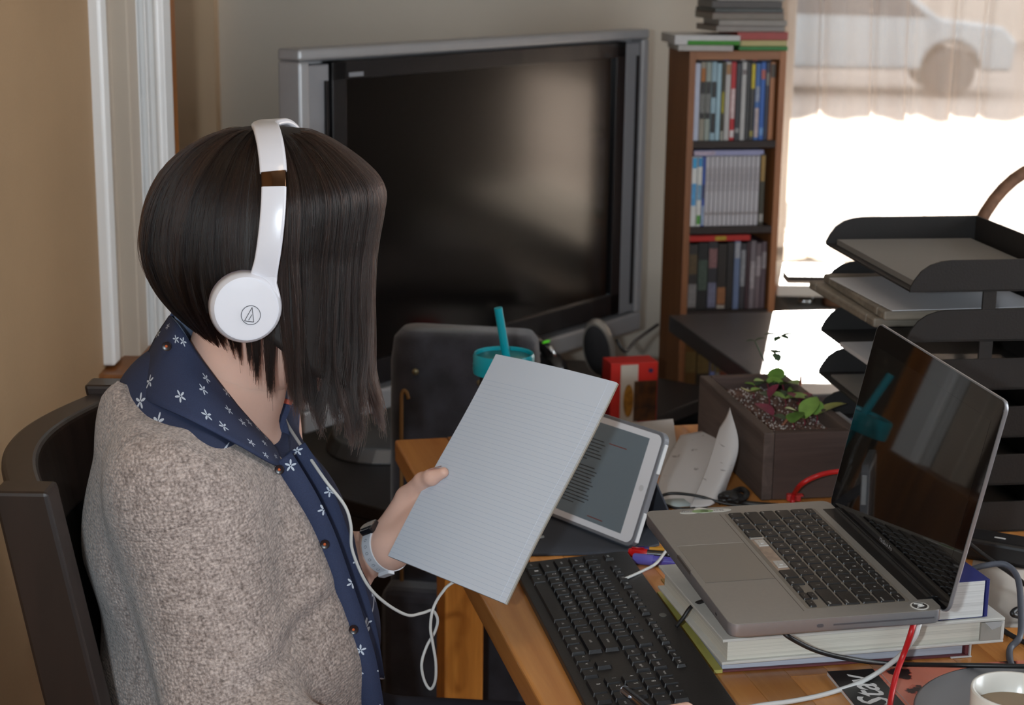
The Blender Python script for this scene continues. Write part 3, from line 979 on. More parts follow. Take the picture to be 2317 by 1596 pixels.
for i, (nm, c, h, x0, x1, y0, cv) in enumerate(pile):
    flat_case('%s paperback, %s from the bottom of the pile on the bookcase' % (nm, ORD[i]), x0, x1, _z, h, c, y0=y0 * 0.6, d=0.135, name='paperback', rot=math.radians((i * 37 % 7) - 3), cover=cv)
    _z += h + 0.0003

# ================================================================ black side table by the window
E1 = Vector((0.21, -0.978, 0)).normalized()
G1 = Vector((0.978, 0.21, 0)).normalized()
BT = PZ(1513, 713, 0.70)
sd = thing('side_table', 'black side table with a patch of sun beside the bookcase', 'table', matrix=frame((BT.x, BT.y, 0), G1, -E1))
MB().box(0, -0.72, 0.662, 0.62, 0, 0.70).build('tabletop', mk('side_table_black', (62, 58, 58), 0.35, var=(12, 0.12), bump=(50, 0.15)), sd, bevel=0.003)
for (a, b_) in ((0.26, -0.06), (0.56, -0.06), (0.26, -0.71), (0.56, -0.71)):
    MB().box(a, b_, 0.0, a + 0.05, b_ + 0.05, 0.662).build('leg', M_BLKWOOD, sd, bevel=0.002)
MB().box(0.27, -0.70, 0.18, 0.60, -0.02, 0.20).build('shelf', M_BLKWOOD, sd)

# things on the sill / radiator shelf
ZR = 0.62
p = PZ(1790, 612, ZR + 0.008)
p = Vector((0.80, 4.17, ZR))
pb = MB().box(-0.06, -0.04, 0, 0.055, 0.05, 0.012)
o = pb.build('dark_tray', mk('dark_flat', (52, 44, 40), 0.5, var=(10, 0.1)), None, bevel=0.002)
o.location = (0.745, 4.235, 0.7003)
tag(o, 'dark flat dish on the ledge under the window', 'dish')
M_GLASS = mk('clear_glass', (245, 248, 248), 0.03, trans=1.0, ior=1.45)
jp = PY(1885, 690, 4.0)
jr = thing('glass_jar', 'small glass jar with amber contents on the ledge behind the trays', 'jar', (PZ(1888, 693, ZR).x, PZ(1888, 693, ZR).y, ZR))
MB().lathe([(0.0, 0.001), (0.030, 0.001), (0.034, 0.008), (0.034, 0.055), (0.026, 0.068), (0.026, 0.078)], 20, caps=False).build('glass_body', thin_glass('jar_glass_thin'), jr, smooth=True)
MB().lathe([(0.0, 0.003), (0.029, 0.003), (0.031, 0.01), (0.031, 0.04), (0.0, 0.04)], 20).build('amber_filling', mk('amber_filling', (170, 120, 90), 0.4), jr, smooth=True)
MB().lathe([(0.0, 0.078), (0.030, 0.078), (0.030, 0.094), (0.0, 0.096)], 20).build('lid', mk('jar_lid_dark', (44, 44, 46), 0.3, 0.5), jr, smooth=True, auto=40)
fg = thing('chrome_trinket', 'small chrome trinket on the ledge under the window', 'trinket', (PZ(1822, 694, ZR).x, PZ(1822, 694, ZR).y, ZR))
MB().sphere((0, 0, 0.014), (0.022, 0.014, 0.014)).build('bowl', MATS['chrome'], fg, smooth=True)
MB().tube(smooth_path([(0.015, 0, 0.02), (0.03, 0, 0.036), (0.04, 0, 0.03)]), 0.005, 8).build('spout', MATS['chrome'], fg, smooth=True)

# ================================================================ the wooden desk
TZ = 0.7424
C0 = PZ(893, 995, TZ)
EE = Vector((0.222, -0.975, 0)).normalized()       # along the user's edge, towards the camera
GG = Vector((0.975, 0.222, 0)).normalized()        # across the desk
M_DK = frame((C0.x, C0.y, 0), GG, -EE)             # local x across, local y away from camera
DL, DW, DT = 1.62, 0.86, 0.036
M_PINE = wood('honey_pine', (178, 110, 50), (218, 154, 86), 'Y', 1.0, 0.33, coat=0.25, bump=0.06)
M_PINEX = wood('honey_pine_leg', (164, 92, 30), (210, 138, 60), 'Z', 1.0, 0.35, coat=0.25, bump=0.06)
dk = thing('wooden_desk', 'honey coloured pine desk cluttered with books, cables and a laptop', 'desk', matrix=M_DK)
edges = [0.0, 0.085]
while edges[-1] < DW - 0.11:
    edges.append(edges[-1] + random.choice((0.046, 0.052, 0.058)))
edges.append(DW)
for i in range(len(edges) - 1):
    y = 0.0
    w = edges[i + 1] - edges[i]
    while y > -DL + 0.01:
        L = DL if i == 0 else random.uniform(0.28, 0.62)
        y1 = max(-DL, y - L)
        if y1 < -DL + 0.12:
            y1 = -DL
        c = ((edges[i] + edges[i + 1]) / 2, (y + y1) / 2, TZ - DT / 2)
        o = MB().cbox((0, 0, 0), (w - 0.0003, abs(y1 - y) - 0.0003, DT)).build('stave', M_PINE, dk, bevel=0.004 if i == 0 else 0.0004, seg=3 if i == 0 else 1)
        o.location = c
        y = y1
for (a, b_) in ((0.058, -0.13), (DW - 0.12, -0.13), (0.058, -DL + 0.03), (DW - 0.12, -DL + 0.03)):
    MB().box(a, b_, 0.006, a + 0.062, b_ + 0.075, TZ - DT).build('leg', M_PINEX, dk, bevel=0.004, seg=3)
for bx in ((DW - 0.10, -DL + 0.1, DW - 0.08, -0.12), (0.12, -0.115, DW - 0.12, -0.095), (0.12, -DL + 0.06, DW - 0.12, -DL + 0.08)):
    MB().box(bx[0], bx[1], TZ - DT - 0.08, bx[2], bx[3], TZ - DT).build('apron', M_PINEX, dk, bevel=0.002)

# ================================================================ grey upholstered chair at the far end of the desk
M_FELT = mk('charcoal_felt', (45, 44, 51), 0.95, var=(22, 0.45), bump=(500, 0.5), sheen=0.3)
cA = PY(874, 756, 2.78)
uc = thing('upholstered_chair', 'charcoal felt upholstered chair pushed against the far end of the desk', 'chair', matrix=frame((cA.x, cA.y, 0), (0.985, -0.17, 0), (0.17, 0.985, 0)))
zt = cA.z
bkp = MB()
rings = []
for z, dx, dy in ((0.40, 0.0, 0.0), (0.6, 0.0, 0.0), (zt - 0.05, 0.0, 0.012), (zt - 0.012, 0.004, 0.018), (zt, 0.014, 0.026)):
    rings.append([Vector((p[0], p[1] + dy * 0.6, z)) for p in rrect(0.25 - 2 * dx, 0.085 - dx, 0.025, 4, 0.125, 0.045)])
bkp.rings(rings)
bo = bkp.build('backrest', M_FELT, uc, smooth=True, auto=60)
MB().box(-0.002, -0.05, 0.02, 0.26, 0.085, 0.44).build('seat_skirt', M_FELT, uc, bevel=0.02, seg=3)
seam = [(0.026, -0.001, 0.05), (0.026, -0.0015, 0.45), (0.026, -0.001, zt - 0.14), (0.028, 0.0, zt - 0.10), (0.034, 0.0, zt - 0.098), (0.038, 0.0, zt - 0.11)]
MB().tube(smooth_path(seam, 6), 0.0035, 6).build('piping', mk('tan_piping', (120, 84, 40), 0.7), bo, smooth=True)
for (a, b_) in ((0.30, zt - 0.075), (0.19, zt - 0.062)):
    MB().sphere((a - 0.14, -0.001, b_), (0.006, 0.004, 0.006), 10, 8).build('button', mk('brass_dull', (120, 110, 84), 0.35, 0.7), bo, smooth=True)

# ================================================================ dark dining chair under the person
M_CH = wood('dark_walnut', (19, 13, 11), (36, 24, 20), 'Z', 1.0, 0.4, coat=0.2)
M_LEA = mk('dark_leather', (22, 20, 20), 0.42, bump=(240, 0.3))
dc = thing('dining_chair', 'dark wooden dining chair with a curved crest rail behind the person', 'chair', (-0.408, 1.8, 0))
L0 = Vector((-0.42, 1.8, 0.012))
def lean_x(z):
    return (0.99 - z) * 0.187 if z > 0.45 else (0.99 - 0.45) * 0.187 - (0.45 - z) * 0.12
def crest_xy(t):
    y = 1.595 + t * 0.41
    x = -0.462 - 0.012 * t - 0.052 * math.sin(math.pi * t)
    return x, y
def bowed(t0, t1, z0, z1, th, n=24, m=6, off=0.0):
    mb = MB()
    rings = []
    for k in range(n + 1):
        t = t0 + (t1 - t0) * k / n
        x, y = crest_xy(t)
        x += off
        ring = []
        for j in range(m + 1):
            z = z0 + (z1 - z0) * j / m
            ring.append(Vector((x + lean_x(z), y, z)) - L0)
        for j in range(m, -1, -1):
            z = z0 + (z1 - z0) * j / m
            ring.append(Vector((x + lean_x(z) - th, y, z)) - L0)
        rings.append(ring)
    return mb.rings(rings)
bowed(0.0, 1.0, 0.895, 0.99, 0.040).build('crest_rail', M_CH, dc, bevel=0.006, seg=3)
bowed(0.03, 0.97, 0.50, 0.895, 0.018, off=-0.008).build('back_panel', M_LEA, dc, smooth=True, auto=50)
bowed(0.0, 1.0, 0.47, 0.53, 0.034).build('lower_rail', M_CH, dc, bevel=0.004)
for t_, nm in ((0.0, 'near'), (1.0, 'far')):
    x, y = crest_xy(t_)
    st = MB()
    rr = []
    for z in (0.0, 0.2, 0.45, 0.6, 0.8, 0.97, 1.0):
        xx = x + lean_x(z)
        wd = 0.052 if z < 0.9 else 0.05
        rr.append([Vector((xx + 0.004, y - 0.02, z)) - L0, Vector((xx + 0.004, y + 0.02, z)) - L0, Vector((xx - wd, y + 0.02, z)) - L0, Vector((xx - wd, y - 0.02, z)) - L0])
    st.rings([r[::-1] for r in rr])
    st.build('rear_leg', M_CH, dc, bevel=0.004, seg=2)
sx = -0.40 + 0.42
MB().box(-0.02, -0.20, 0.43, 0.42, 0.20, 0.475).build('seat', M_LEA, dc, bevel=0.015, seg=3)
for y in (-0.20, 0.165):
    MB().box(0.375, y, 0.0, 0.41, y + 0.035, 0.43).build('front_leg', M_CH, dc, bevel=0.003)
    MB().box(0.0, y + 0.005, 0.37, 0.38, y + 0.03, 0.43).build('seat_rail', M_CH, dc)
MB().box(0.38, -0.17, 0.37, 0.405, 0.17, 0.43).build('seat_rail', M_CH, dc)
# ================================================================ books under the laptop
T1, T2, T3 = 0.022, 0.030, 0.0445
Z1, Z2, Z3 = TZ + T1, TZ + T1 + T2, TZ + T1 + T2 + T3
def book(name, label, o, xdir, w, d, h, cover, page, board=0.0025, spine='right', jacket=None, hard=True):
    """o: near-left lower corner; xdir along the near edge; spine on the right (far from the reader) or back"""
    xd = Vector(xdir).normalized()
    yd = Vector((-xd.y, xd.x, 0))
    t = thing(name, label, 'book', matrix=frame(o, xd, yd))
    ov = 0.004 if hard else 0.0
    pg = MB()
    pg.box(0.003 + ov, ov, board, w - 0.006, d - ov, h - board)
    po = pg.build('page_block', page, t, bevel=0.0006)
    cv = MB()
    cv.box(0, 0, 0.0003, w, d, board)
    cv.build('lower_cover', cover, t, bevel=0.0008)
    cv = MB()
    cv.box(0, 0, h - board, w, d, h)
    cv.build('upper_cover', jacket or cover, t, bevel=0.0008)
    sp = MB()
    if spine == 'right':
        sp.box(w - 0.004, 0, board, w, d, h - board)
    else:
        sp.box(0, d - 0.004, board, w, d, h - board)
    sp.build('spine', cover, t, bevel=0.001)
    return t
def pages(name, rgb, line=900.0):
    if name in MATS:
        return MATS[name]
    m, nt, b = _nt(name)
    tc = node(nt, 'ShaderNodeTexCoord')
    mp = node(nt, 'ShaderNodeMapping')
    mp.inputs['Scale'].default_value = (2, 2, line)
    n = node(nt, 'ShaderNodeTexNoise', i_Scale=1.0, i_Detail=2.0)
    link(nt, tc, 'Object', mp, 0)
    link(nt, mp, 0, n, 'Vector')
    rp = node(nt, 'ShaderNodeValToRGB')
    c = lin(rgb)
    rp.color_ramp.elements[0].position = 0.3
    rp.color_ramp.elements[0].color = tuple(v * 0.78 for v in c[:3]) + (1,)
    rp.color_ramp.elements[1].position = 0.55
    rp.color_ramp.elements[1].color = c
    link(nt, n, 0, rp, 0)
    link(nt, rp, 0, b, 'Base Color')
    b.inputs['Roughness'].default_value = 0.8
    MATS[name] = m
    return m
M_PG_W = pages('white_pages', (214, 214, 212))
M_PG_C = pages('cream_pages', (206, 202, 190))
M_PG_B = pages('bluish_pages', (180, 184, 196), 500)
b1a, b1b = PZ(1622, 1525, TZ), PZ(2190, 1487, TZ)
bk1 = book('hardcover_book', 'maroon edged hardcover with yellow jacket, lowest of the books under the laptop', b1a + Vector((0, 0, 0.0003)), b1b - b1a, 0.292, 0.232, T1 - 0.0006,
     mk('maroon_cover', (104, 52, 56), 0.5, var=(30, 0.1)), M_PG_B, jacket=mk('ochre_jacket', (150, 112, 52), 0.5, var=(30, 0.12)))
MB().box(-0.004, -0.001, 0.0005, 0.006, 0.232, 0.0045).build('yellow_flap', mk('yellow_jacket', (176, 170, 92), 0.5, var=(30, 0.08)), bk1)
MB().box(0.27, -0.0025, 0.0002, 0.2945, -0.0004, 0.0016).build('jacket_edge', mk('jacket_white', (206, 206, 206), 0.5), bk1)
MB().box(0.2921, -0.002, 0.0002, 0.2936, 0.2, T1 - 0.001).build('jacket_spine', MATS['jacket_white'], bk1)
b2a, b2b = PZ(1636, 1448, Z2), PZ(2283, 1397, Z2)
bk2 = book('hardcover_book', 'wide white hardcover textbook in the middle of the books under the laptop', Vector((b2a.x, b2a.y, Z1 + 0.0003)), b2b - b2a, 0.328, 0.229, T2 - 0.0006,
     mk('white_cover', (196, 194, 188), 0.5, var=(25, 0.06), bump=(80, 0.1)), M_PG_C, board=0.0035)
M_b2 = bk2.matrix_world.copy()
MB().box(0.300, 0.0005, 0.0036, 0.326, 0.228, T2 - 0.005).build('spine_hollow', mk('spine_hollow', (150, 146, 138), 0.8), bk2)
MB().push([(0.303, -0.0012, T2 - 0.004), (0.326, -0.0012, T2 - 0.004), (0.322, -0.0016, T2 - 0.010), (0.312, -0.0018, T2 - 0.013)], [(0, 1, 2, 3), (3, 2, 1, 0)]).build('torn_jacket', MATS['jacket_white'], bk2)
b3a, b3b = PZ(1709, 1441, Z2), PZ(2233, 1397, Z2)
bk3 = book('thick_paperback', 'thick white paged paperback with blue cover directly under the laptop', Vector((b3a.x, b3a.y, Z2 + 0.0003)), b3b - b3a, 0.272, 0.205, T3 - 0.0009,
     mk('blue_cover', (44, 50, 112), 0.35, var=(20, 0.1)), M_PG_W, board=0.0008, hard=False)

# ================================================================ laptop
LB_ = Vector((0.2198, 1.5846, 0.8569))
Ld = Vector((0.98146, 0.1915, 0.0081))
Lw = Vector((0.1914, -0.981, -0.0287))
M_LP = frame(LB_, Ld, -Lw)
M_ALU = mk('aluminium', (160, 157, 153), 0.42, 0.55, spec=0.4, var=(200, 0.02))
M_ALU2 = mk('aluminium_edge', (158, 160, 166), 0.36, 0.65, var=(200, 0.02))
M_KEY = mk('laptop_key', (38, 36, 36), 0.42, spec=0.4, bump=(400, 0.05))
M_LEG = mk('key_legend', (205, 205, 203), 0.6)
lp = thing('laptop', 'open silver laptop with a missing space bar standing on a pile of books', 'laptop', matrix=M_LP)
D_, W2 = 0.226, 0.325
def slab(w, h, r, z0, z1, cx, cy, round_b=0.0):
    p = rrect(w, h, r, 6, cx, cy)
    mb = MB()
    if round_b:
        rings = [[Vector((cx + (x - cx) * (1 - 2 * round_b / w), cy + (y - cy) * (1 - 2 * round_b / h), z0)) for x, y in p],
                 [Vector((cx + (x - cx) * (1 - 0.6 * round_b / w), cy + (y - cy) * (1 - 0.6 * round_b / h), z0 + round_b * 0.4)) for x, y in p],
                 [Vector((x, y, z0 + round_b)) for x, y in p], [Vector((x, y, z1)) for x, y in p]]
        mb.rings(rings)
    else:
        mb.prism(p, z0, z1)
    return mb
slab(D_, W2, 0.011, -0.0165, -0.0006, D_ / 2, W2 / 2, 0.004).build('base', M_ALU2, lp, smooth=True, auto=35)
# top plate: bars around a sunken keyboard well
KX0, KX1, KY0, KY1 = 0.0890, 0.2005, 0.0245, 0.3005
top = MB()
top.prism(rrect(D_, W2, 0.0105, 6, D_ / 2, W2 / 2), -0.0006, -0.00005)
tp = top.build('top_plate', M_ALU, lp, bevel=0.0003, seg=1)
MB().prism(rrect(KX1 - KX0, KY1 - KY0, 0.003, 3, (KX0 + KX1) / 2, (KY0 + KY1) / 2), -0.0004, 0.0001).build('keyboard_well', mk('alu_well', (132, 126, 118), 0.5, 0.3), tp)
tpx = MB().prism(rrect(0.0765, 0.105, 0.003, 4, 0.045, W2 / 2 - 0.004), -0.0004, 0.0002)
tpo = tpx.build('trackpad', mk('trackpad', (146, 142, 136), 0.35, 0.4), lp, bevel=0.0001, seg=1)
def outline(mb, w, h, cx, cy, z, th):
    mb.box(cx - w / 2, cy - h / 2, z - 0.0002, cx + w / 2, cy - h / 2 + th, z + 0.0001)
    mb.box(cx - w / 2, cy + h / 2 - th, z - 0.0002, cx + w / 2, cy + h / 2, z + 0.0001)
    mb.box(cx - w / 2, cy - h / 2, z - 0.0002, cx - w / 2 + th, cy + h / 2, z + 0.0001)
    mb.box(cx + w / 2 - th, cy - h / 2, z - 0.0002, cx + w / 2, cy + h / 2, z + 0.0001)
mb = MB()
mb.box(0.045 - 0.0383, W2 / 2 - 0.004 + 0.0522, 0.0, 0.045 + 0.0383, W2 / 2 - 0.004 + 0.0527, 0.00045)
mb.build('trackpad_edge', mk('bright_edge', (200, 198, 194), 0.3, 0.6), tpo)
mb = MB()
mb.box(0.0835, 0.020, -0.0002, 0.0842, 0.30, 0.0002)
mb.box(0.045 - 0.0383, W2 / 2 - 0.004 - 0.0527, 0.0, 0.045 + 0.0383, W2 / 2 - 0.004 - 0.0522, 0.0003)
mb.build('recess_line', mk('recess_line', (104, 98, 92), 0.6), tpo)
# keys
key_mesh = {}
def keycap(w, d, h, r=0.0012, taper=0.0006):
    k = (round(w, 5), round(d, 5), h, taper)
    if k not in key_mesh:
        p = rrect(w, d, r, 2)
        p2 = rrect(w - 2 * taper, d - 2 * taper, r, 2)
        mb = MB().prism(p, 0, h, shrink_top=p2)
        key_mesh[k] = mesh_from('key', mb.v, mb.f)
    return key_mesh[k]
TM = Matrix(((0, 1, 0, 0), (-1, 0, 0, 0), (0, 0, 1, 0), (0, 0, 0, 1)))   # text: reads towards -y, up is +x
def put_key(parent, cx, cy, z, w, d, h, mat, legend, size, lmat, lz=0.00012, corner=None, matrix=None, taper=0.0006):
    me = keycap(w, d, h, taper=taper)
    if not me.materials:
        me.materials.append(mat)
    o = bpy.data.objects.new('key', me)
    COL.objects.link(o)
    o.parent = parent
    o.matrix_local = (matrix or Matrix.Identity(4)) @ Matrix.Translation((cx, cy, z))
    if legend:
        tm = text_mesh(legend, size)
        if not tm.materials:
            tm.materials.append(lmat)
        l = bpy.data.objects.new('legend', tm)
        COL.objects.link(l)
        l.parent = o
        off = corner or (0, 0)
        l.matrix_local = Matrix.Translation((off[0], off[1], h + lz)) @ TM
    return o
U = (KY1 - KY0 - 0.002) / 14.5
RP = 0.0190
rows = [
    ['fn', 'ctrl', 'alt', ('cmd', 1.25), (None, 5), ('cmd', 1.25), 'alt', '<', 'v', '>'],
    [('shift', 2.25), 'Z', 'X', 'C', 'V', 'B', 'N', 'M', '<', '>', '?', ('shift', 2.25)],
    [('caps', 1.75), 'A', 'S', 'D', 'F', 'G', 'H', 'J', 'K', 'L', ':', '"', ('return', 1.75)],
    [('tab', 1.5), 'Q', 'W', 'E', 'R', 'T', 'Y', 'U', 'I', 'O', 'P', '{', '}', '|'],
    ['~', '1', '2', '3', '4', '5', '6', '7', '8', '9', '0', '-', '=', ('delete', 1.5)],
]
for r, row in enumerate(rows):
    y = KY1 - 0.001
    cx = KX0 + 0.0025 + RP * (r + 0.5)
    for it in row:
        lg, un = it if isinstance(it, tuple) else (it, 1)
        w = un * U
        cy = y - w / 2
        y -= w
        if lg is None:                                   # the missing space bar: bare clips
            sb = MB().box(cx - 0.0078, cy - w / 2 + 0.0012, 0.0001, cx + 0.0078, cy + w / 2 - 0.0012, 0.0005).build('space_bar_bed', mk('bare_bed', (168, 150, 136), 0.45, 0.3, var=(90, 0.25)), lp)
            MB().box(cx + 0.0066, cy - w / 2 + 0.001, 0.0003, cx + 0.0080, cy + w / 2 - 0.001, 0.0008).build('bed_edge', mk('bed_edge', (70, 66, 64), 0.5), sb)
            for s in (-1, 1):
                c2 = cy + s * (w / 2 - 0.016)
                cl = MB().box(cx - 0.005, c2 - 0.009, 0.0004, cx + 0.006, c2 + 0.009, 0.0016)
                cl.box(cx - 0.002, c2 - 0.004, 0.0016, cx + 0.002, c2 + 0.004, 0.0026)
                cl.build('clip', mk('white_clip', (196, 194, 192), 0.4, 0.2), sb, bevel=0.0003)
            MB().box(cx - 0.0078, cy + w / 2 - 0.0026, 0.0004, cx + 0.0078, cy + w / 2 - 0.0014, 0.0022).build('bright_lip', MATS['bright_edge'], sb)
            continue
        if r == 0 and lg in ('<', 'v', '>'):
            if lg == 'v':
                put_key(lp, cx - 0.0041, cy, 0.0001, 0.0076, w - 0.0026, 0.0018, M_KEY, 'v', 0.0035, M_LEG)
                put_key(lp, cx + 0.0041, cy, 0.0001, 0.0076, w - 0.0026, 0.0018, M_KEY, '^', 0.0035, M_LEG)
            else:
                put_key(lp, cx - 0.0041, cy, 0.0001, 0.0076, w - 0.0026, 0.0018, M_KEY, lg, 0.0035, M_LEG)
            continue
        long = len(lg) > 1
        off = (-0.0045, (w / 2 - 0.006) * (1 if cy > W2 / 2 else -1)) if long else (0, 0)
        put_key(lp, cx, cy, 0.0001, RP - 0.0028, w - 0.0026, 0.0018, M_KEY, lg, 0.0036 if long else 0.0056, M_LEG, corner=off)
fn = ['esc'] + ['F%d' % i for i in range(1, 13)] + ['pwr']
u2 = (KY1 - KY0 - 0.002) / 14
for i, lg in enumerate(fn):
    cy = KY1 - 0.001 - (i + 0.5) * u2
    put_key(lp, KX0 + 0.0025 + RP * 5 + 0.0050, cy, 0.0001, 0.0088, u2 - 0.0026, 0.0018, M_KEY, lg, 0.0030, M_LEG)
# front scoop, side slot, round stickers
MB().prism([(-0.0003, W2 / 2 - 0.025), (0.0016, W2 / 2 - 0.022), (0.0016, W2 / 2 + 0.022), (-0.0003, W2 / 2 + 0.025)], -0.004, 0.0002).build('thumb_scoop', mk('scoop', (108, 106, 106), 0.35, 0.6), lp)
MB().box(0.108, -0.0004, -0.0088, 0.216, 0.0006, -0.0072).build('disc_slot', mk('slot_dark', (92, 92, 98), 0.4, 0.4), lp)
MB().prism(rrect(0.007, 0.0035, 0.0015, 3, 0.094, -0.008), -0.0005, 0.0003, Matrix(((1, 0, 0, 0), (0, 0, 1, 0), (0, 1, 0, 0), (0, 0, 0, 1)))).build('lock_slot', MATS['slot_dark'], lp)
MB().box(-0.0004, 0.043, -0.0095, 0.0003, 0.048, -0.0075).build('sensor_window', mk('sensor', (50, 50, 54), 0.3), lp)
ring = [(0.205 + 0.0095 * math.cos(a), 0.0125 + 0.0095 * math.sin(a)) for a in [2 * math.pi * k / 28 for k in range(28)]]
ring2 = [(0.205 + 0.0078 * math.cos(a), 0.0125 + 0.0078 * math.sin(a)) for a in [2 * math.pi * k / 28 for k in range(28)]]
st = MB().prism(ring, -0.0001, 0.0003).build('round_sticker', mk('sticker_white', (214, 214, 212), 0.4), lp)
MB().prism(ring2, 0.0003, 0.0005).build('dark_disc', mk('sticker_dark', (64, 62, 62), 0.4), st)
lt = MB()
for pa, pb in (((-0.0045, 0.0045), (0.004, 0.002)), ((0.004, 0.002), (-0.002, 0.0)), ((-0.002, 0.0), (0.004, -0.002)), ((0.004, -0.002), (-0.0045, -0.0045))):
    a = Vector((0.205 + pa[0], 0.0125 + pa[1], 0.0007))
    b_ = Vector((0.205 + pb[0], 0.0125 + pb[1], 0.0007))
    lt.tube([a, b_], 0.0006, 4)
lt.build('monogram', MATS['sticker_white'], st)
# cloud shaped name sticker at the far edge
def blob(circles, z0, z1):
    mb = MB()
    for (x, y, r) in circles:
        mb.prism([(x + r[0] * math.cos(a), y + r[1] * math.sin(a)) for a in [2 * math.pi * k / 18 for k in range(18)]], z0, z1)
    return mb
sc = blob([(0.068, 0.314, (0.011, 0.0062)), (0.086, 0.3135, (0.016, 0.0052)), (0.051, 0.3125, (0.012, 0.0048)), (0.066, 0.3185, (0.008, 0.007))], -0.0001, 0.0003).build('name_sticker', mk('sticker_pale', (204, 204, 200), 0.5), lp)
blob([(0.064, 0.3135, (0.010, 0.0050)), (0.072, 0.313, (0.008, 0.0045))], 0.0003, 0.0005).build('green_patch', mk('sticker_green', (140, 166, 120), 0.5), sc)
for tx, px_, sz in (('Sket', 0.087, 0.0075), ('away', 0.048, 0.0068)):
    tm = text_mesh(tx, sz, shear=0.2)
    o = add('script', tm, mk('sticker_ink', (96, 96, 110), 0.6), sc)
    o.matrix_local = Matrix.Translation((px_, 0.3135, 0.00055)) @ Matrix.Rotation(math.pi, 4, 'Z')
# hinge and lid
MB().tube([(D_ - 0.001, 0.03, -0.0035), (D_ - 0.001, W2 - 0.03, -0.0035)], 0.0055, 12).build('hinge_barrel', mk('hinge_black', (18, 18, 20), 0.35), lp, smooth=True, auto=40)
MB().box(D_ - 0.0165, 0.028, -0.0003, D_ - 0.0, W2 - 0.028, 0.0003).build('hinge_recess', MATS['hinge_black'], lp)
LID = 1.3666
ML = Matrix.Translation((0.2283, 0, -0.006)) @ Matrix(((math.cos(LID), 0, -math.sin(LID), 0), (0, 1, 0, 0), (math.sin(LID), 0, math.cos(LID), 0), (0, 0, 0, 1)))
LH = 0.2285
def lidbuild(mb, *a, **k):
    mb.v = [ML @ v for v in mb.v]
    return mb.build(*a, **k)
lid = lidbuild(slab(LH, W2, 0.011, -0.0062, -0.0004, LH / 2, W2 / 2, 0.003), 'lid_shell', M_ALU2, lp, smooth=True, auto=35)
lidbuild(MB().prism(rrect(LH - 0.003, W2 - 0.003, 0.0095, 6, LH / 2, W2 / 2), -0.0004, 0.0001), 'black_glass', mk('laptop_glass', (14, 13, 14), 0.03, spec=0.6, coat=0.3), lp)
lidbuild(MB().box(0.024, 0.0195, 0.0001, 0.024 + 0.179, W2 - 0.0195, 0.00025), 'display', mk('laptop_display', (24, 23, 22), 0.03, spec=0.6, coat=0.3), lp)
lidbuild(MB().box(0.0, 0.03, -0.0005, 0.008, W2 - 0.03, 0.004), 'hinge_cover', MATS['hinge_black'], lp, bevel=0.001)
o = add('maker_name', text_mesh('MacBook Pro', 0.0062), mk('glass_print', (150, 152, 156), 0.5), lp)
o.matrix_local = ML @ Matrix.Translation((0.0135, W2 / 2, 0.0003)) @ TM

# ================================================================ desktop keyboard
KA = PZ(1418, 1250, TZ + 0.016)
KB = PZ(1665, 1596, TZ + 0.016)
kl = (KB - KA)
kl.z = 0
kl.normalize()
kx = Vector((-kl.y, kl.x, 0))                 # from the typist's side to the back
KWD, KLN = 0.148, 0.462
ko = KA - kx * KWD + kl * KLN                   # near, typist-side corner
M_KB = frame((ko.x, ko.y, TZ), kx, -kl)
M_KBB = mk('keyboard_black', (36, 34, 34), 0.42, bump=(500, 0.08))
M_KBK = mk('keyboard_key', (30, 29, 31), 0.38, bump=(600, 0.06))
M_KBL = mk('keyboard_print', (205, 205, 205), 0.6)
kb = thing('computer_keyboard', 'full size black keyboard lying on the desk beside the stacked books', 'keyboard', matrix=M_KB)
slope = math.atan2(0.010, KWD)
MKS = Matrix.Translation((0, 0, 0.0085)) @ Matrix.Rotation(-slope, 4, 'Y')
p = rrect(KWD, KLN, 0.006, 4, KWD / 2, KLN / 2)
bd = MB()
bd.rings([[Vector((x, y, 0.0005)) for x, y in p], [MKS @ Vector((x, y, 0.0)) for x, y in p]])
bd.build('body', M_KBB, kb, bevel=0.0012)
P_ = 0.01905
def hp_row(xc, items, y0, d=P_ - 0.0022, size=0.0052, h=0.0042):
    y = y0
    for it in items:
        if isinstance(it, (int, float)):
            y -= it * P_
            continue
        lg, un = it if isinstance(it, tuple) else (it, 1)
        w = un * P_
        put_key(kb, xc, y - w / 2, 0.0, d, w - 0.0022, h, M_KBK, lg, size * 1.25 if len(lg or '') < 2 else size * 0.85, M_KBL,
                corner=(0.002, 0.0025) if lg and len(lg) < 2 else (0.0, 0.0), matrix=MKS, taper=0.0012)
        y -= w
Y0 = KLN - 0.011
x0 = 0.020
hp_row(x0, [('ctrl', 1.25), ('\u25a0', 1.25), ('alt', 1.25), ('', 6.25), ('alt', 1.25), ('fn', 1.25), ('\u25a4', 1.25), ('ctrl', 1.25), 0.25, '<', 'v', '>', 0.25, ('0', 2), '.', ], Y0)
hp_row(x0 + P_, [('shift', 2.25), 'Z', 'X', 'C', 'V', 'B', 'N', 'M', ',', '.', '/', ('shift', 2.75), 1.25, '^', 1.25, '1', '2', '3', 'ent'], Y0)
hp_row(x0 + 2 * P_, [('caps', 1.75), 'A', 'S', 'D', 'F', 'G', 'H', 'J', 'K', 'L', ';', "'", ('enter', 2.25), 3.5, '4', '5', '6'], Y0)
hp_row(x0 + 3 * P_, [('tab', 1.5), 'Q', 'W', 'E', 'R', 'T', 'Y', 'U', 'I', 'O', 'P', '[', ']', ('\\', 1.5), 0.25, 'del', 'end', 'pgdn', 0.25, '7', '8', '9', '+'], Y0)
hp_row(x0 + 4 * P_, ['`', '1', '2', '3', '4', '5', '6', '7', '8', '9', '0', '-', '=', ('back', 2), 0.25, 'ins', 'home', 'pgup', 0.25, 'num', '/', '*', '-'], Y0)
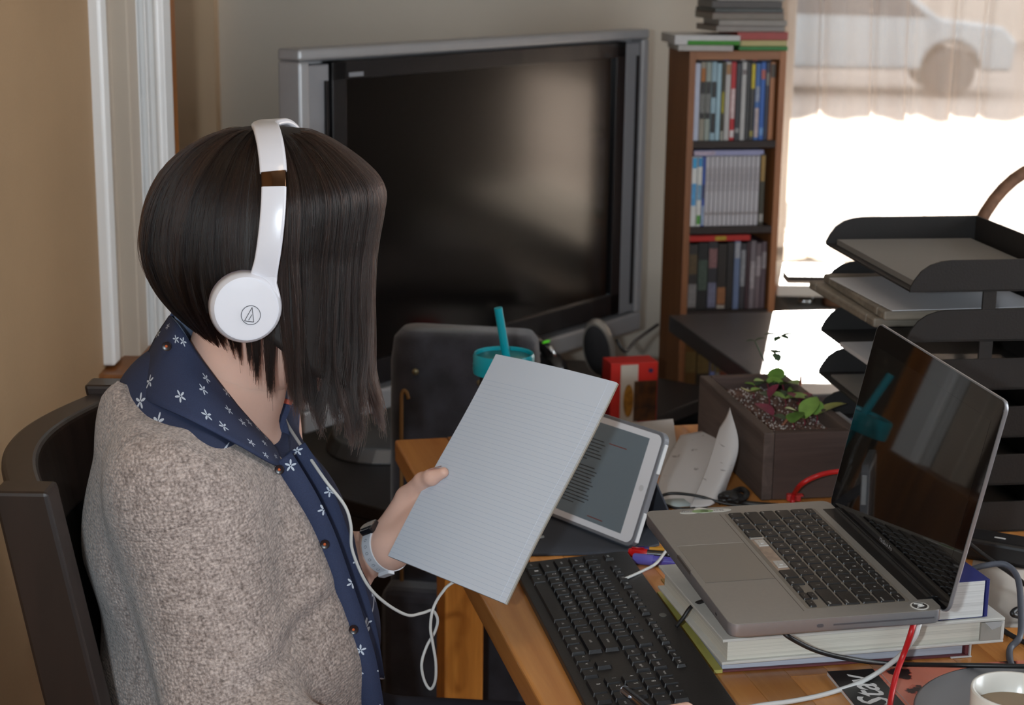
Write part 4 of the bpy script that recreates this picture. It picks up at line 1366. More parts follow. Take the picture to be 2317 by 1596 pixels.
hp_row(x0 + 5 * P_ + 0.004, ['esc', 1, 'F1', 'F2', 'F3', 'F4', 0.5, 'F5', 'F6', 'F7', 'F8', 0.5, 'F9', 'F10', 'F11', 'F12', 0.25, 'prt', 'scr', 'brk'], Y0, d=0.0115, size=0.0058, h=0.0034)
lg_ = MB().prism([(0.137 + 0.0042 * math.cos(a), 0.247 + 0.0058 * math.sin(a)) for a in [2 * math.pi * k / 24 for k in range(24)]], 0.0, 0.0004)
lg_.v = [MKS @ v for v in lg_.v]
lo = lg_.build('maker_badge', mk('badge_dim', (96, 96, 92), 0.4), kb)

# ================================================================ tablet on its folio
ipw, iph = 0.222, 0.155
yaw, tilt = -0.8846, 1.1967
r_ = Vector((math.cos(yaw), math.sin(yaw), 0))
bb = Vector((-math.sin(yaw), math.cos(yaw), 0))
u_ = Vector((0, 0, 1)) * math.sin(tilt) + bb * math.cos(tilt)
BR = Vector((0.1585, 2.0941, TZ + 0.0085))
M_IP = frame(BR - r_ * ipw, r_, u_)
tb = thing('tablet', 'white tablet in a grey case propped up beside the keyboard showing text', 'tablet', matrix=M_IP)
M_CASE = mk('grey_case', (112, 114, 120), 0.5, var=(40, 0.04))
MB().prism(rrect(ipw, iph, 0.013, 6, ipw / 2, iph / 2), -0.0095, 0.0008).build('case_shell', M_CASE, tb, bevel=0.0015)
MB().prism(rrect(ipw - 0.009, iph - 0.009, 0.0105, 6, ipw / 2, iph / 2), 0.0004, 0.0012).build('white_face', mk('tablet_white', (222, 224, 230), 0.3), tb)
sx0, sx1, sy0, sy1 = 0.022, ipw - 0.026, 0.0125, iph - 0.0125
scn = MB().box(sx0, sy0, 0.001, sx1, sy1, 0.0014).build('screen', mk('tablet_screen', (92, 104, 112), 0.12, spec=0.5, emit=((120, 132, 140), 0.10)), tb)
ln = MB()
ylist = [0.118 - k * 0.0047 for k in range(7)] + [0.080 - k * 0.0047 for k in range(12)]
for k, y in enumerate(ylist):
    e = 0.118 + 0.004 * math.sin(k * 1.7) - (0.02 if k in (6, 18) else 0)
    ln.box(sx0 + 0.008, y, 0.0014, e, y + 0.0011, 0.0016)
ln.build('text_lines', mk('screen_text', (46, 48, 50), 0.6), scn)
ln = MB()
ln.box(0.128, 0.1185, 0.0014, 0.162, 0.1198, 0.0016)
ln.box(0.128, 0.018, 0.0014, 0.158, 0.0193, 0.0016)
ln.build('red_lines', mk('screen_red', (112, 60, 56), 0.6), scn)
hb = [(ipw - 0.0145 + 0.0042 * math.cos(a), iph / 2 + 0.0042 * math.sin(a)) for a in [2 * math.pi * k / 20 for k in range(20)]]
MB().prism(hb, 0.0011, 0.0015).build('home_button', mk('home_button', (200, 202, 206), 0.3), tb)
for y in (0.028, iph - 0.034):
    MB().box(ipw - 0.001, y - 0.02, -0.008, ipw + 0.0012, y + 0.02, -0.0015).build('case_bumper', mk('bumper_white', (206, 208, 210), 0.4), tb, bevel=0.0008)
fo = [PZ(1163, 1256, TZ + 0.003), PZ(1420, 1252, TZ + 0.003), PZ(1492, 1232, TZ + 0.003), PZ(1478, 1105, TZ + 0.003), PZ(1300, 1085, TZ + 0.003)]
def weave(name, c1, c2, sc):
    m, nt, b = _nt(name)
    tc = node(nt, 'ShaderNodeTexCoord')
    ck = node(nt, 'ShaderNodeTexBrick')
    ck.inputs['Scale'].default_value = sc
    ck.inputs['Color1'].default_value = lin(c1)
    ck.inputs['Color2'].default_value = lin(c1)
    ck.inputs['Mortar'].default_value = lin(c2)
    ck.inputs['Mortar Size'].default_value = 0.03
    link(nt, tc, 'Object', ck, 'Vector')
    link(nt, ck, 0, b, 'Base Color')
    b.inputs['Roughness'].default_value = 0.8
    MATS[name] = m
    return m
wl_ = M_IP.inverted()
fm = MB()
pts = [Vector((p.x, p.y, 0)) for p in fo]
fm.push([Vector((p.x, p.y, TZ + 0.0006)) for p in pts] + [Vector((p.x, p.y, TZ + 0.0042)) for p in pts], [(4, 3, 2, 1, 0), (5, 6, 7, 8, 9)] + [(i, (i + 1) % 5, 5 + (i + 1) % 5, 5 + i) for i in range(5)])
fm.build('folio_cover', weave('folio_weave', (66, 70, 80), (46, 50, 58), 220), tb, bevel=0.001, w2l=wl_)
pv = MB()
a0, a1 = M_IP @ Vector((0.03, iph * 0.72, -0.0096)), M_IP @ Vector((ipw - 0.03, iph * 0.72, -0.0096))
c0, c1 = a0 + bb * 0.06, a1 + bb * 0.06
c0.z = c1.z = TZ + 0.001
pv.push([a0, a1, c1, c0, a0 + bb * 0.003, a1 + bb * 0.003, c1 + bb * 0.003, c0 + bb * 0.003], [(0, 1, 2, 3), (7, 6, 5, 4), (0, 4, 5, 1), (1, 5, 6, 2), (2, 6, 7, 3), (3, 7, 4, 0)])
pv.build('prop_flap', MATS['folio_weave'], tb, w2l=wl_)

# ================================================================ writing pad held in the hand
PTL, PTR, PBR, PBL = Vector((-0.0198, 2.0389, 1.0205)), Vector((0.1185, 1.8732, 1.0294)), Vector((-0.0062, 1.7574, 0.8083)), Vector((-0.1444, 1.9231, 0.7994))
px_ = (PTR - PTL).normalized()
py_ = (PTL - PBL).normalized()
M_PD = frame(PBL, px_, py_)                       # local z faces the camera side
PWD, PHT = 0.216, 0.279
def pad_paper():
    m, nt, b = _nt('ruled_paper')
    tc = node(nt, 'ShaderNodeTexCoord')
    sp = node(nt, 'ShaderNodeSeparateXYZ')
    link(nt, tc, 'UV', sp, 0)
    def math_(op, a, bv, src=None):
        n = node(nt, 'ShaderNodeMath', operation=op)
        if src:
            link(nt, src[0], src[1], n, 0)
        else:
            n.inputs[0].default_value = a
        if bv is not None:
            n.inputs[1].default_value = bv
        return n
    a = math_('MULTIPLY', 0, 1.0 / 0.0058, (sp, 'Y'))
    f = math_('FRACT', 0, None, (a, 0))
    lt = math_('LESS_THAN', 0, 0.062, (f, 0))
    lim = math_('LESS_THAN', 0, 0.247, (sp, 'Y'))
    mu = node(nt, 'ShaderNodeMath', operation='MULTIPLY')
    link(nt, lt, 0, mu, 0)
    link(nt, lim, 0, mu, 1)
    mx = node(nt, 'ShaderNodeMix', data_type='RGBA')
    mx.inputs[6].default_value = lin((202, 210, 222))
    mx.inputs[7].default_value = lin((174, 188, 208))
    link(nt, mu, 0, mx, 0)
    link(nt, mx, 2, b, 'Base Color')
    b.inputs['Roughness'].default_value = 0.85
    return m
pd = thing('writing_pad', 'pad of white ruled paper held upright in the hand', 'paper pad', matrix=M_PD)
def pad_z(u, v):
    return 0.004 * math.sin(math.pi * u) * (0.4 + 0.6 * v) - 0.003 * (1 - v) * u + 0.0015 * math.sin(6 * v)
def pad_sheet(name, z0, z1, x0, x1, mat, nu=26, nv=32, wob=0.0):
    vs_, uv = [], []
    for top in (0, 1):
        for j in range(nv):
            for i in range(nu):
                u = x0 + (x1 - x0) * i / (nu - 1)
                v = PHT * j / (nv - 1)
                zz = (z1 if top else z0) + pad_z(u / PWD, v / PHT)
                e = wob * math.sin(9 * v / PHT + 1.0) if i == nu - 1 else 0
                vs_.append((u + e, v, zz))
                uv.append((u, v))
    n = nu * nv
    f = [tuple(reversed(q)) for q in grid_faces(nu, nv)] + [tuple(k + n for k in q) for q in grid_faces(nu, nv)]
    rim = [i for i in range(nu)] + [j * nu + nu - 1 for j in range(1, nv)] + [(nv - 1) * nu + i for i in range(nu - 2, -1, -1)] + [j * nu for j in range(nv - 2, 0, -1)]
    f += [(rim[k], rim[(k + 1) % len(rim)], rim[(k + 1) % len(rim)] + n, rim[k] + n) for k in range(len(rim))]
    me = mesh_from(name, vs_, f, False)
    ul = me.uv_layers.new(name='UVMap')
    for l in me.loops:
        ul.data[l.index].uv = uv[l.vertex_index]
    return add(name, me, mat, pd)
M_RULE = pad_paper()
pad_sheet('sheet_block', -0.0035, -0.0002, 0.0006, PWD - 0.001, pages('pad_edge', (206, 204, 200), 2400))
pad_sheet('top_sheet', 0.0, 0.0003, 0.0, PWD - 0.011, M_RULE, wob=0.0008)
pad_sheet('under_sheet', -0.0002, 0.00002, 0.0, PWD, M_RULE)
pad_sheet('card_backing', -0.0045, -0.0036, 0.0, PWD, mk('grey_card', (150, 140, 128), 0.9))

# ================================================================ mason jar with teal lid and straw
JC = Vector((-0.012, 2.45, TZ))
jar = thing('mason_jar', 'glass drinking jar with a teal screw lid and teal straw', 'jar', JC)
M_TEAL = mk('teal_plastic', (0, 150, 166), 0.3)
JH = 0.1555
outer = [(0.0, 0.002), (0.034, 0.002), (0.040, 0.008), (0.041, 0.09), (0.0405, 0.115), (0.036, 0.130), (0.0345, JH)]
MB().lathe(outer, 40, caps=False).build('glass_body', thin_glass('jar_glass'), jar, smooth=True)
MB().lathe([(0.0, 0.005), (0.033, 0.005), (0.037, 0.010), (0.038, 0.06), (0.0, 0.06)], 32).build('water', mk('iced_drink', (150, 150, 156), 0.1, trans=0.7, ior=1.33), jar, smooth=True, auto=50)
for k in range(10):
    MB().tube([(0.0405 * math.cos(k * 0.628), 0.0405 * math.sin(k * 0.628), 0.03), (0.0405 * math.cos(k * 0.628), 0.0405 * math.sin(k * 0.628), 0.10)], 0.0012, 5).build('glass_rib', mk('rib_glass', (220, 226, 230), 0.1, alpha=0.5), jar)
lidm = MB().lathe([(0.0408, JH + 0.0195), (0.0415, JH + 0.0245), (0.0435, JH + 0.026), (0.0455, JH + 0.022), (0.0452, JH + 0.012), (0.0460, JH + 0.009), (0.0452, JH + 0.006), (0.0460, JH + 0.002), (0.0450, JH - 0.004), (0.0430, JH - 0.004), (0.0430, JH + 0.012)], 48, caps=False)
lo = lidm.build('lid', M_TEAL, jar, smooth=True, auto=40)
MB().lathe([(0.0, JH + 0.0188), (0.040, JH + 0.0192), (0.0405, JH + 0.0205), (0.0, JH + 0.0200)], 40).build('lid_disc', mk('lid_disc', (60, 132, 134), 0.3), lo, smooth=True)
s_top = PY(1127, 697, 2.445) - JC
s_bot = Vector((0.004, 0.0, JH + 0.018))
dirv = (s_top - s_bot)
stp = [s_bot - dirv * 0.9, s_bot, s_top]
MB().tube(stp, 0.0062, 16, caps=True, up=(0, 1, 0)).build('straw', M_TEAL, jar, smooth=True, auto=50)

# ================================================================ wooden planter with seedlings
PA = PZ(1722, 1135, TZ)
bdir = Vector((-0.058, 0.335, 0)).normalized()
rdir = Vector((bdir.y, -bdir.x, 0))
M_PL = frame((PA.x, PA.y, TZ), rdir, bdir)
PW, PLn, PH = 0.143, 0.335, 0.101
pl = thing('wooden_planter', 'weathered dark wooden planter box of seedlings behind the laptop', 'planter', matrix=M_PL)
M_PLW = wood('planter_wood', (66, 54, 50), (98, 84, 78), 'Y', 1.2, 0.8, bump=0.3)
M_PLX = wood('planter_wood_x', (58, 44, 40), (84, 66, 60), 'X', 1.2, 0.8, bump=0.3)
MB().box(0, 0, 0.001, 0.016, PLn, PH).build('side_board', M_PLW, pl, bevel=0.002)
MB().box(PW - 0.016, 0, 0.001, PW, PLn, PH - 0.002).build('side_board', M_PLW, pl, bevel=0.002)
MB().box(0.0162, 0.0, 0.001, PW - 0.0162, 0.016, PH - 0.001).build('end_board', M_PLX, pl, bevel=0.002)
MB().box(0.0162, PLn - 0.016, 0.001, PW - 0.0162, PLn, PH).build('end_board', M_PLX, pl, bevel=0.002)
MB().box(0.016, 0.016, 0.001, PW - 0.016, PLn - 0.016, 0.01).build('bottom_board', M_PLX, pl)
SOIL = PH - 0.022
nu, nv = 46, 76
vs_ = []
for j in range(nv):
    for i in range(nu):
        x = 0.0155 + (PW - 0.031) * i / (nu - 1)
        y = 0.0155 + (PLn - 0.031) * j / (nv - 1)
        vs_.append((x, y, SOIL + RNG.normal() * 0.0016 + 0.004 * math.sin(9 * x / PW) * math.sin(13 * y / PLn)))
so = add('soil', mesh_from('soil', vs_, grid_faces(nu, nv)), mk('potting_soil', (124, 94, 82), 0.95, var=(160, 0.6), bump=(300, 0.8), rgb2=(74, 50, 46)), pl)
pe = MB()
for k in range(420):
    x, y = random.uniform(0.02, PW - 0.02), random.uniform(0.02, PLn - 0.02)
    r = random.uniform(0.0008, 0.0022)
    c = Vector((x, y, SOIL + 0.003 + random.uniform(-0.001, 0.002)))
    pe.push([c + Vector((r, 0, 0)), c + Vector((-r * 0.5, r, 0)), c + Vector((-r * 0.5, -r, 0)), c + Vector((0, 0, r * 1.3))], [(0, 1, 3), (1, 2, 3), (2, 0, 3)])
po = pe.build('perlite', mk('perlite', (206, 200, 196), 0.8), pl)
po['kind'] = 'stuff'
M_LF = mk('seedling_leaf', (122, 160, 74), 0.45, var=(60, 0.2))
M_LF2 = mk('yellowish_leaf', (160, 164, 92), 0.45, var=(60, 0.15))
M_LFD = mk('dark_sprout_leaf', (64, 84, 60), 0.5, var=(60, 0.2))
M_STM = mk('beet_stem', (130, 44, 60), 0.5)
M_RED = mk('beet_red_leaf', (120, 40, 66), 0.5, var=(60, 0.2))
def leaf(parent, base, d, L, Wd, mat, bend=0.25):
    L *= 1.4
    Wd *= 1.55
    d = Vector(d).normalized()
    side = d.cross(Vector((0, 0, 1)))
    if side.length < 0.05:
        side = Vector((1, 0, 0))
    side.normalize()
    nrm = side.cross(d).normalized()
    v, f = [], []
    n = 8
    for k in range(n + 1):
        t = k / n
        w = Wd * (math.sin(math.pi * min(1, t * 0.96 + 0.04)) ** 0.75)
        c = base + d * (L * t) - nrm * (bend * L * t * t)
        v += [c - side * w + nrm * w * 0.25, c, c + side * w + nrm * w * 0.25]
    for k in range(n):
        for q in (0, 1):
            f.append((k * 3 + q, k * 3 + q + 1, k * 3 + 4 + q, k * 3 + 3 + q))
    v2 = [p - nrm * 0.0004 for p in v]
    m = len(v)
    mb = MB().push(v + v2, f + [tuple(reversed([i + m for i in q])) for q in f])
    return mb.build('leaf', mat, parent, smooth=True)
wl2 = None
def seedling(label, px, py, hgt, leaves, stem=M_STM, lean=(0, 0), top_px=None):
    base = PZ(px, py, TZ + SOIL)
    q = M_PL.inverted() @ base
    q.x = min(max(q.x, 0.024), PW - 0.024)
    q.y = min(max(q.y, 0.024), PLn - 0.024)
    base = M_PL @ q
    t = thing('seedling', label, 'seedling', (base.x, base.y, TZ + SOIL), 0, 'seedlings in the planter')
    top = Vector((lean[0], lean[1], hgt))
    if top_px:
        top = PY(top_px[0], top_px[1], base.y) - Vector((base.x, base.y, TZ + SOIL))
    MB().tube(smooth_path([(0, 0, -0.002), top * 0.5 + Vector((0.002, 0, 0)), top], 5), 0.0011, 5).build('stem', stem, t, smooth=True)
    for (d, L, w, m) in leaves:
        leaf(t, top, d, L, w, m)
    return t
seedling('seedling with one large pale yellow green leaf near the planter rim', 1703, 905, 0.012, [((-0.2, -0.6, 0.35), 0.030, 0.0105, M_LF2), ((0.5, 0.6, 0.4), 0.012, 0.005, M_LF)])
seedling('seedling with a magenta leaf lying towards the front of the planter', 1748, 955, 0.010, [((-0.5, 0.55, 0.45), 0.026, 0.008, M_RED), ((0.5, -0.5, 0.1), 0.016, 0.006, M_LFD)])
seedling('seedling with a pair of mid green leaves at the planter centre', 1775, 925, 0.016, [((-0.8, 0.4, 0.3), 0.024, 0.008, M_LF), ((0.8, -0.1, 0.2), 0.030, 0.011, M_LF)])
seedling('seedling with a rounded green leaf behind the planter centre', 1782, 895, 0.018, [((0.3, -0.5, 0.3), 0.026, 0.010, M_LF), ((-0.6, 0.4, 0.4), 0.014, 0.006, M_LF)])
seedling('seedling with two upright green leaves at the near planter edge', 1818, 965, 0.012, [((0.35, 0.4, 0.7), 0.030, 0.010, M_LF), ((-0.3, -0.1, 0.3), 0.026, 0.009, M_LF)])
seedling('seedling with curling leaves at the right, close to the laptop lid', 1898, 955, 0.012, [((0.6, 0.1, 0.4), 0.034, 0.008, M_LF2), ((-0.1, 0.3, 0.6), 0.020, 0.009, M_LF)])
seedling('seedling with a tall narrow green leaf at the far side of the planter', 1763, 862, 0.012, [((0.0, -0.2, 0.7), 0.024, 0.009, M_LF), ((-0.7, 0.3, 0.1), 0.016, 0.006, M_LFD)])
seedling('tall dark sprout with an umbrella of leaves rising above the planter', 1772, 850, 0.066, [((-1, 0.1, 0.35), 0.018, 0.005, M_LFD), ((1, 0.0, 0.4), 0.018, 0.005, M_LFD), ((0.5, -0.8, 0.2), 0.014, 0.005, M_LFD), ((-0.6, -0.7, -0.1), 0.012, 0.004, M_LFD)], stem=M_LFD, top_px=(1765, 762))
seedling('dark sprout with many small leaves left of the tall one', 1750, 852, 0.040, [((-1, 0, 0.5), 0.012, 0.003, M_LFD), ((1, 0.2, 0.3), 0.014, 0.004, M_LFD), ((0.1, 1, 0.4), 0.012, 0.004, M_LFD), ((0.3, -1, -0.3), 0.014, 0.005, M_LFD)], stem=M_LFD, top_px=(1752, 800))
seedling('thin leggy sprout leaning left over the far planter wall', 1712, 842, 0.058, [((-1, 0, 0.2), 0.010, 0.003, M_LFD), ((1, 0, 0.6), 0.012, 0.003, M_LFD)], stem=M_LFD, top_px=(1708, 772))
seedling('small sprout with bent leaves right of the tall one', 1800, 848, 0.018, [((-1, 0, 0.3), 0.014, 0.003, M_LFD), ((1, 0, 0.5), 0.012, 0.003, M_LFD)], stem=M_LFD, top_px=(1796, 815))
seedling('pale green sprout in the far left corner of the planter', 1688, 868, 0.008, [((-0.8, 0.1, 0.4), 0.012, 0.005, M_LF), ((0.7, 0.3, 0.4), 0.014, 0.005, M_LFD)])
seedling('seedling with two small leaves left of the planter centre', 1735, 890, 0.016, [((-0.7, -0.3, 0.4), 0.018, 0.007, M_LF), ((0.7, 0.3, 0.4), 0.018, 0.007, M_LF)])
seedling('seedling with drooping olive leaves right of the planter centre', 1815, 905, 0.014, [((0.8, 0.3, 0.2), 0.022, 0.008, M_LF), ((-0.3, -0.8, 0.2), 0.016, 0.007, M_LFD)])
seedling('seedling with reddish leaves in the right half of the planter', 1850, 925, 0.014, [((0.6, 0.5, 0.4), 0.020, 0.006, M_RED), ((-0.6, 0.3, 0.5), 0.016, 0.006, M_RED)])
seedling('seedling with a single bright leaf near the front board', 1793, 972, 0.010, [((0.1, -0.4, 0.7), 0.022, 0.009, M_LF)])
seedling('seedling with pink stalk and folded leaf behind the magenta one', 1738, 925, 0.018, [((0.4, 0.2, 0.8), 0.018, 0.006, M_RED), ((-0.4, 0.5, 0.3), 0.014, 0.006, M_LFD)])
for k, (px, py, dx, dy, lb) in enumerate(((1860, 950, -0.03, 0.05, 'long wilted red stem leaning to the back right of the planter'), (1770, 965, 0.012, 0.004, 'short wilted orange stem at the near planter edge'), (1720, 870, 0.01, 0.02, 'thin wilted pink stem at the left of the planter'), (1810, 880, 0.006, 0.03, 'wilted pink stem lying near the planter centre'))):
    b0 = PZ(px, py, TZ + SOIL + 0.002)
    o = MB().tube(smooth_path([b0, b0 + Vector((dx * 0.5, dy * 0.5, 0.008)), b0 + Vector((dx, dy, 0.012))], 5), 0.0022, 6, radii=None).build('wilted_stem', mk('wilted_stem_%d' % (k % 2), (120, 52, 60) if k % 2 == 0 else (140, 84, 60), 0.6), smooth=True)
    tag(o, lb, 'stem', 'wilted stems in the planter')

# ================================================================ black letter trays
M_TR = frame((0.516, 2.18, TZ), (0.991, 0.13, 0), (-0.13, 0.991, 0))
TRW, TRD = 0.362, 0.235
M_TRB = mk('tray_black', (27, 24, 23), 0.55, bump=(300, 0.15), var=(20, 0.06))
prof = [(0.0, 0.0), (0.0, 0.006), (0.005, 0.016), (0.014, 0.028), (0.026, 0.036), (0.040, 0.0405), (0.054, 0.042), (TRD, 0.043), (TRD, 0.0)]
TM_XZ = lambda y: Matrix(((1, 0, 0, 0), (0, 0, -1, y), (0, 1, 0, 0), (0, 0, 0, 1)))
NT = 6
TS = 0.0665
tlab = ['lowest', 'second lowest', 'third from the bottom', 'third from the top', 'second from the top', 'topmost']
tray_top = []
for k in range(NT):
    z = 0.001 + k * TS
    t = thing('letter_tray', 'black plastic letter tray, %s of the stack behind the laptop' % tlab[k], 'tray', matrix=M_TR @ Matrix.Translation((0, 0, z)), group='black letter trays')
    MB().box(0, 0, 0, TRD, TRW, 0.003).build('tray_floor', M_TRB, t, bevel=0.0008)
    for y in (0.003, TRW):
        MB().prism(prof, 0, 0.003, TM_XZ(y)).build('side_wall', M_TRB, t)
    MB().box(TRD - 0.003, 0, 0, TRD, TRW, 0.043).build('back_wall', M_TRB, t)
    if k < NT - 1:
        for (x, y) in ((0.10, 0.0), (TRD - 0.02, 0.0), (0.10, TRW - 0.004), (TRD - 0.02, TRW - 0.004)):
            MB().box(x, y, 0.0425, x + 0.018, y + 0.004, TS - 0.0004).build('riser', M_TRB, t)
    tray_top.append(z + 0.0032)
# contents of the trays
def in_tray(name, label, cat, k, poly, h, mat, dz=0.0, bevel=0.0):
    o = MB().prism(poly, 0, h).build(name, mat, None, bevel=bevel)
    o.matrix_world = M_TR @ Matrix.Translation((0, 0, tray_top[k] + dz))
    return tag(o, label, cat)
def quad(x0, y0, x1, y1, rot=0.0):
    cx, cy = (x0 + x1) / 2, (y0 + y1) / 2
    c, s = math.cos(rot), math.sin(rot)
    return [(cx + (x - cx) * c - (y - cy) * s, cy + (x - cx) * s + (y - cy) * c) for x, y in ((x0, y0), (x1, y0), (x1, y1), (x0, y1))]
M_PAP = mk('plain_paper', (196, 196, 200), 0.85, var=(6, 0.03))
M_PAPG = mk('grey_folder', (120, 116, 112), 0.7, var=(6, 0.05))
in_tray('paper_stack', 'grey folder of papers lying in the topmost tray', 'folder', 5, quad(0.012, 0.012, 0.22, 0.345), 0.008, M_PAPG)
in_tray('paper_sheet', 'white sheet poking out under the topmost tray', 'paper', 4, quad(-0.01, 0.06, 0.21, 0.29, 0.06), 0.0012, M_PAP, 0.0272)
_o = bpy.data.objects['paper_sheet']
M_FRW = wood('frame_wood', (110, 102, 92), (146, 136, 122), 'X', 1.5, 0.5)
def picture(label, k, dz, x0, y0, rot, w=0.205, l=0.27):
    t = thing('picture_frame', label, 'picture frame', matrix=M_TR @ Matrix.Translation((x0, y0, tray_top[k] + dz)) @ Matrix.Rotation(rot, 4, 'Z'))
    b = 0.030
    for bx in ((0, 0, w, b), (0, l - b, w, l), (0, b, b, l - b), (w - b, b, w, l - b)):
        MB().box(bx[0], bx[1], 0, bx[2], bx[3], 0.013).build('moulding', M_FRW, t, bevel=0.003)
    MB().box(b, b, 0.003, w - b, l - b, 0.006).build('mat_board', mk('mat_board', (96, 92, 86), 0.7, var=(12, 0.3)), t)
    MB().box(b, b, 0.0065, w - b, l - b, 0.0075).build('glazing', thin_glass('frame_glass_%s' % len(bpy.data.materials)), t)
picture('pale wooden picture frame lying under another in the tray', 4, 0.0, -0.020, 0.075, 0.03)
picture('pale wooden picture frame lying uppermost in the second tray from the top', 4, 0.0134, -0.012, 0.058, 0.0)
in_tray('paper_sheet', 'white papers in the tray below the picture frames', 'paper', 3, quad(-0.004, 0.012, 0.075, 0.25, 0.02), 0.006, M_PAP)
ph_ = in_tray('photo_print', 'dark photograph lying in the tray below the picture frames', 'photograph', 3, quad(0.06, 0.02, 0.19, 0.16, -0.1), 0.001, mk('dark_print', (64, 62, 60), 0.25, var=(60, 0.6)), 0.0064)
in_tray('paper_sheet', 'grey paper in the third tray from the bottom', 'paper', 2, quad(0.01, 0.02, 0.2, 0.33, 0.0), 0.003, M_PAPG)
in_tray('paper_sheet', 'white and blue leaflet sticking out of the lower trays beside the planter', 'leaflet', 1, quad(-0.012, 0.03, 0.18, 0.32, 0.04), 0.004, mk('blue_leaflet', (150, 154, 176), 0.6, var=(14, 0.5), rgb2=(70, 76, 120)))
in_tray('paper_sheet', 'white sheet at the tray front beside the planter', 'paper', 1, quad(-0.018, 0.05, 0.04, 0.345, 0.05), 0.0015, M_PAP, 0.0045)
pnl = thing('pencil', 'orange pencil lying in the lower trays beside the planter', 'pencil', matrix=M_TR @ Matrix.Translation((-0.004, 0.20, tray_top[1] + 0.0105)) @ Matrix.Rotation(math.radians(93), 4, 'Z'))
MB().tube([(0, 0, 0), (0.13, 0, 0)], 0.0036, 6).build('shaft', mk('pencil_orange', (196, 120, 40), 0.4), pnl)
MB().tube([(0.13, 0, 0), (0.146, 0, 0)], 0.003, 6, radii=[0.0036, 0.0004]).build('tip', mk('pencil_tip', (190, 160, 120), 0.6), pnl)

# ================================================================ wicker basket with white tissue behind the trays
bkt = thing('wicker_basket', 'brown wicker basket with a tall handle behind the letter trays', 'basket', (1.04, 3.27, 0.70))
M_WIC = mk('wicker', (122, 88, 66), 0.7, var=(60, 0.3), bump=(120, 0.5))
for k in range(12):
    z = 0.004 + k * 0.016
    r = 0.115 + 0.035 * k / 11
    MB().tube([(r * math.cos(a) * (1 + 0.01 * (-1) ** i), r * 0.8 * math.sin(a), z) for i, a in enumerate([2 * math.pi * q / 40 for q in range(41)])], 0.0078, 6).build('weave_ring', M_WIC, bkt, smooth=True)
hd_ = [Vector((0.165 * math.cos(a), 0.0, 0.17 + 0.245 * math.sin(a))) for a in [math.pi * k / 24 for k in range(25)]]
MB().tube(hd_, 0.013, 8, up=(0, 1, 0)).build('handle', M_WIC, bkt, smooth=True)
MB().lathe([(0, 0.0), (0.112, 0.0), (0.112, 0.006), (0, 0.006)], 24, Matrix.Diagonal((1, 0.8, 1, 1))).build('bottom', M_WIC, bkt)
def crumple(name, c, size, mat, seed=1, amp=0.25):
    rg = np.random.default_rng(seed)
    bm = bmesh.new()
    bmesh.ops.create_icosphere(bm, subdivisions=3, radius=1.0)
    dirs = rg.normal(size=(14, 3))
    for v in bm.verts:
        p = np.array(v.co)
        r = 1.0
        for q in dirs:
            q = q / np.linalg.norm(q)
            r -= amp * max(0, p @ q - 0.6)
        r += rg.normal() * 0.05
        v.co = Vector((p[0] * size[0] * r, p[1] * size[1] * r, p[2] * size[2] * r)) + Vector(c)
    me = bpy.data.meshes.new(name)
    bm.to_mesh(me)
    bm.free()
    return add(name, me, mat)
tag(crumple('crumpled_tissue', (1.0, 3.22, 0.925), (0.11, 0.085, 0.05), mk('white_tissue', (216, 214, 214), 0.7), 3), 'white crumpled tissue paper heaped in the wicker basket', 'tissue')

# ================================================================ loose papers behind the tablet
def patch(name, ctrl, mat, label, n=14, cat='paper', th=0.0004):
    """sheet through a grid of points"""
    R_, C_ = len(ctrl), len(ctrl[0])
    rows_ = [smooth_path(r, n) for r in ctrl]
    cols = [smooth_path([rows_[i][j] for i in range(R_)], n) for j in range(len(rows_[0]))]
    nu_, nv_ = len(cols), len(cols[0])
    v = [cols[i][j] for j in range(nv_) for i in range(nu_)]
    o = add(name, mesh_from(name, v, grid_faces(nu_, nv_), True), mat)
    md = o.modifiers.new('solid', 'SOLIDIFY')
    md.thickness = th
    return tag(o, label, cat)
def scribble(name, rgb, ink, sc):
    if name in MATS:
        return MATS[name]
    m, nt, b = _nt(name)
    tc = node(nt, 'ShaderNodeTexCoord')
    mp = node(nt, 'ShaderNodeMapping')
    mp.inputs['Scale'].default_value = sc
    n = node(nt, 'ShaderNodeTexNoise', i_Scale=1.0, i_Detail=3.0)
    link(nt, tc, 'Object', mp, 0)
    link(nt, mp, 0, n, 'Vector')
    rp = node(nt, 'ShaderNodeValToRGB')
    rp.color_ramp.elements[0].position = 0.66
    rp.color_ramp.elements[0].color = lin(rgb)
    rp.color_ramp.elements[1].position = 0.72
    rp.color_ramp.elements[1].color = lin(ink)
    link(nt, n, 0, rp, 0)
    link(nt, rp, 0, b, 'Base Color')
    b.inputs['Roughness'].default_value = 0.85
    MATS[name] = m
    return m
M_SCR = scribble('handwritten_paper', (200, 198, 200), (150, 146, 150), (18, 30, 260))
patch('loose_sheet', [[PZ(1476, 1148, TZ + 0.001), PZ(1530, 1146, TZ + 0.001), PZ(1600, 1142, TZ + 0.003)],
                      [PZ(1500, 1060, TZ + 0.004), PZ(1560, 1050, TZ + 0.012), PZ(1620, 1045, TZ + 0.022)],
                      [PZ(1540, 985, TZ + 0.006), PZ(1590, 975, TZ + 0.016), PZ(1630, 968, TZ + 0.03)]], M_SCR, 'handwritten white sheet lying behind the tablet')
patch('loose_sheet', [[PY(1560, 1150, 2.275), PY(1610, 1143, 2.28), PY(1640, 1118, 2.33)],
                      [PY(1598, 1060, 2.37), PY(1638, 1045, 2.36), PY(1671, 1012, 2.38)],
                      [PY(1628, 968, 2.44), PY(1642, 945, 2.44), PY(1651, 922, 2.44)]], M_SCR, 'curling handwritten sheet leaning against the planter, its corner pointing up')
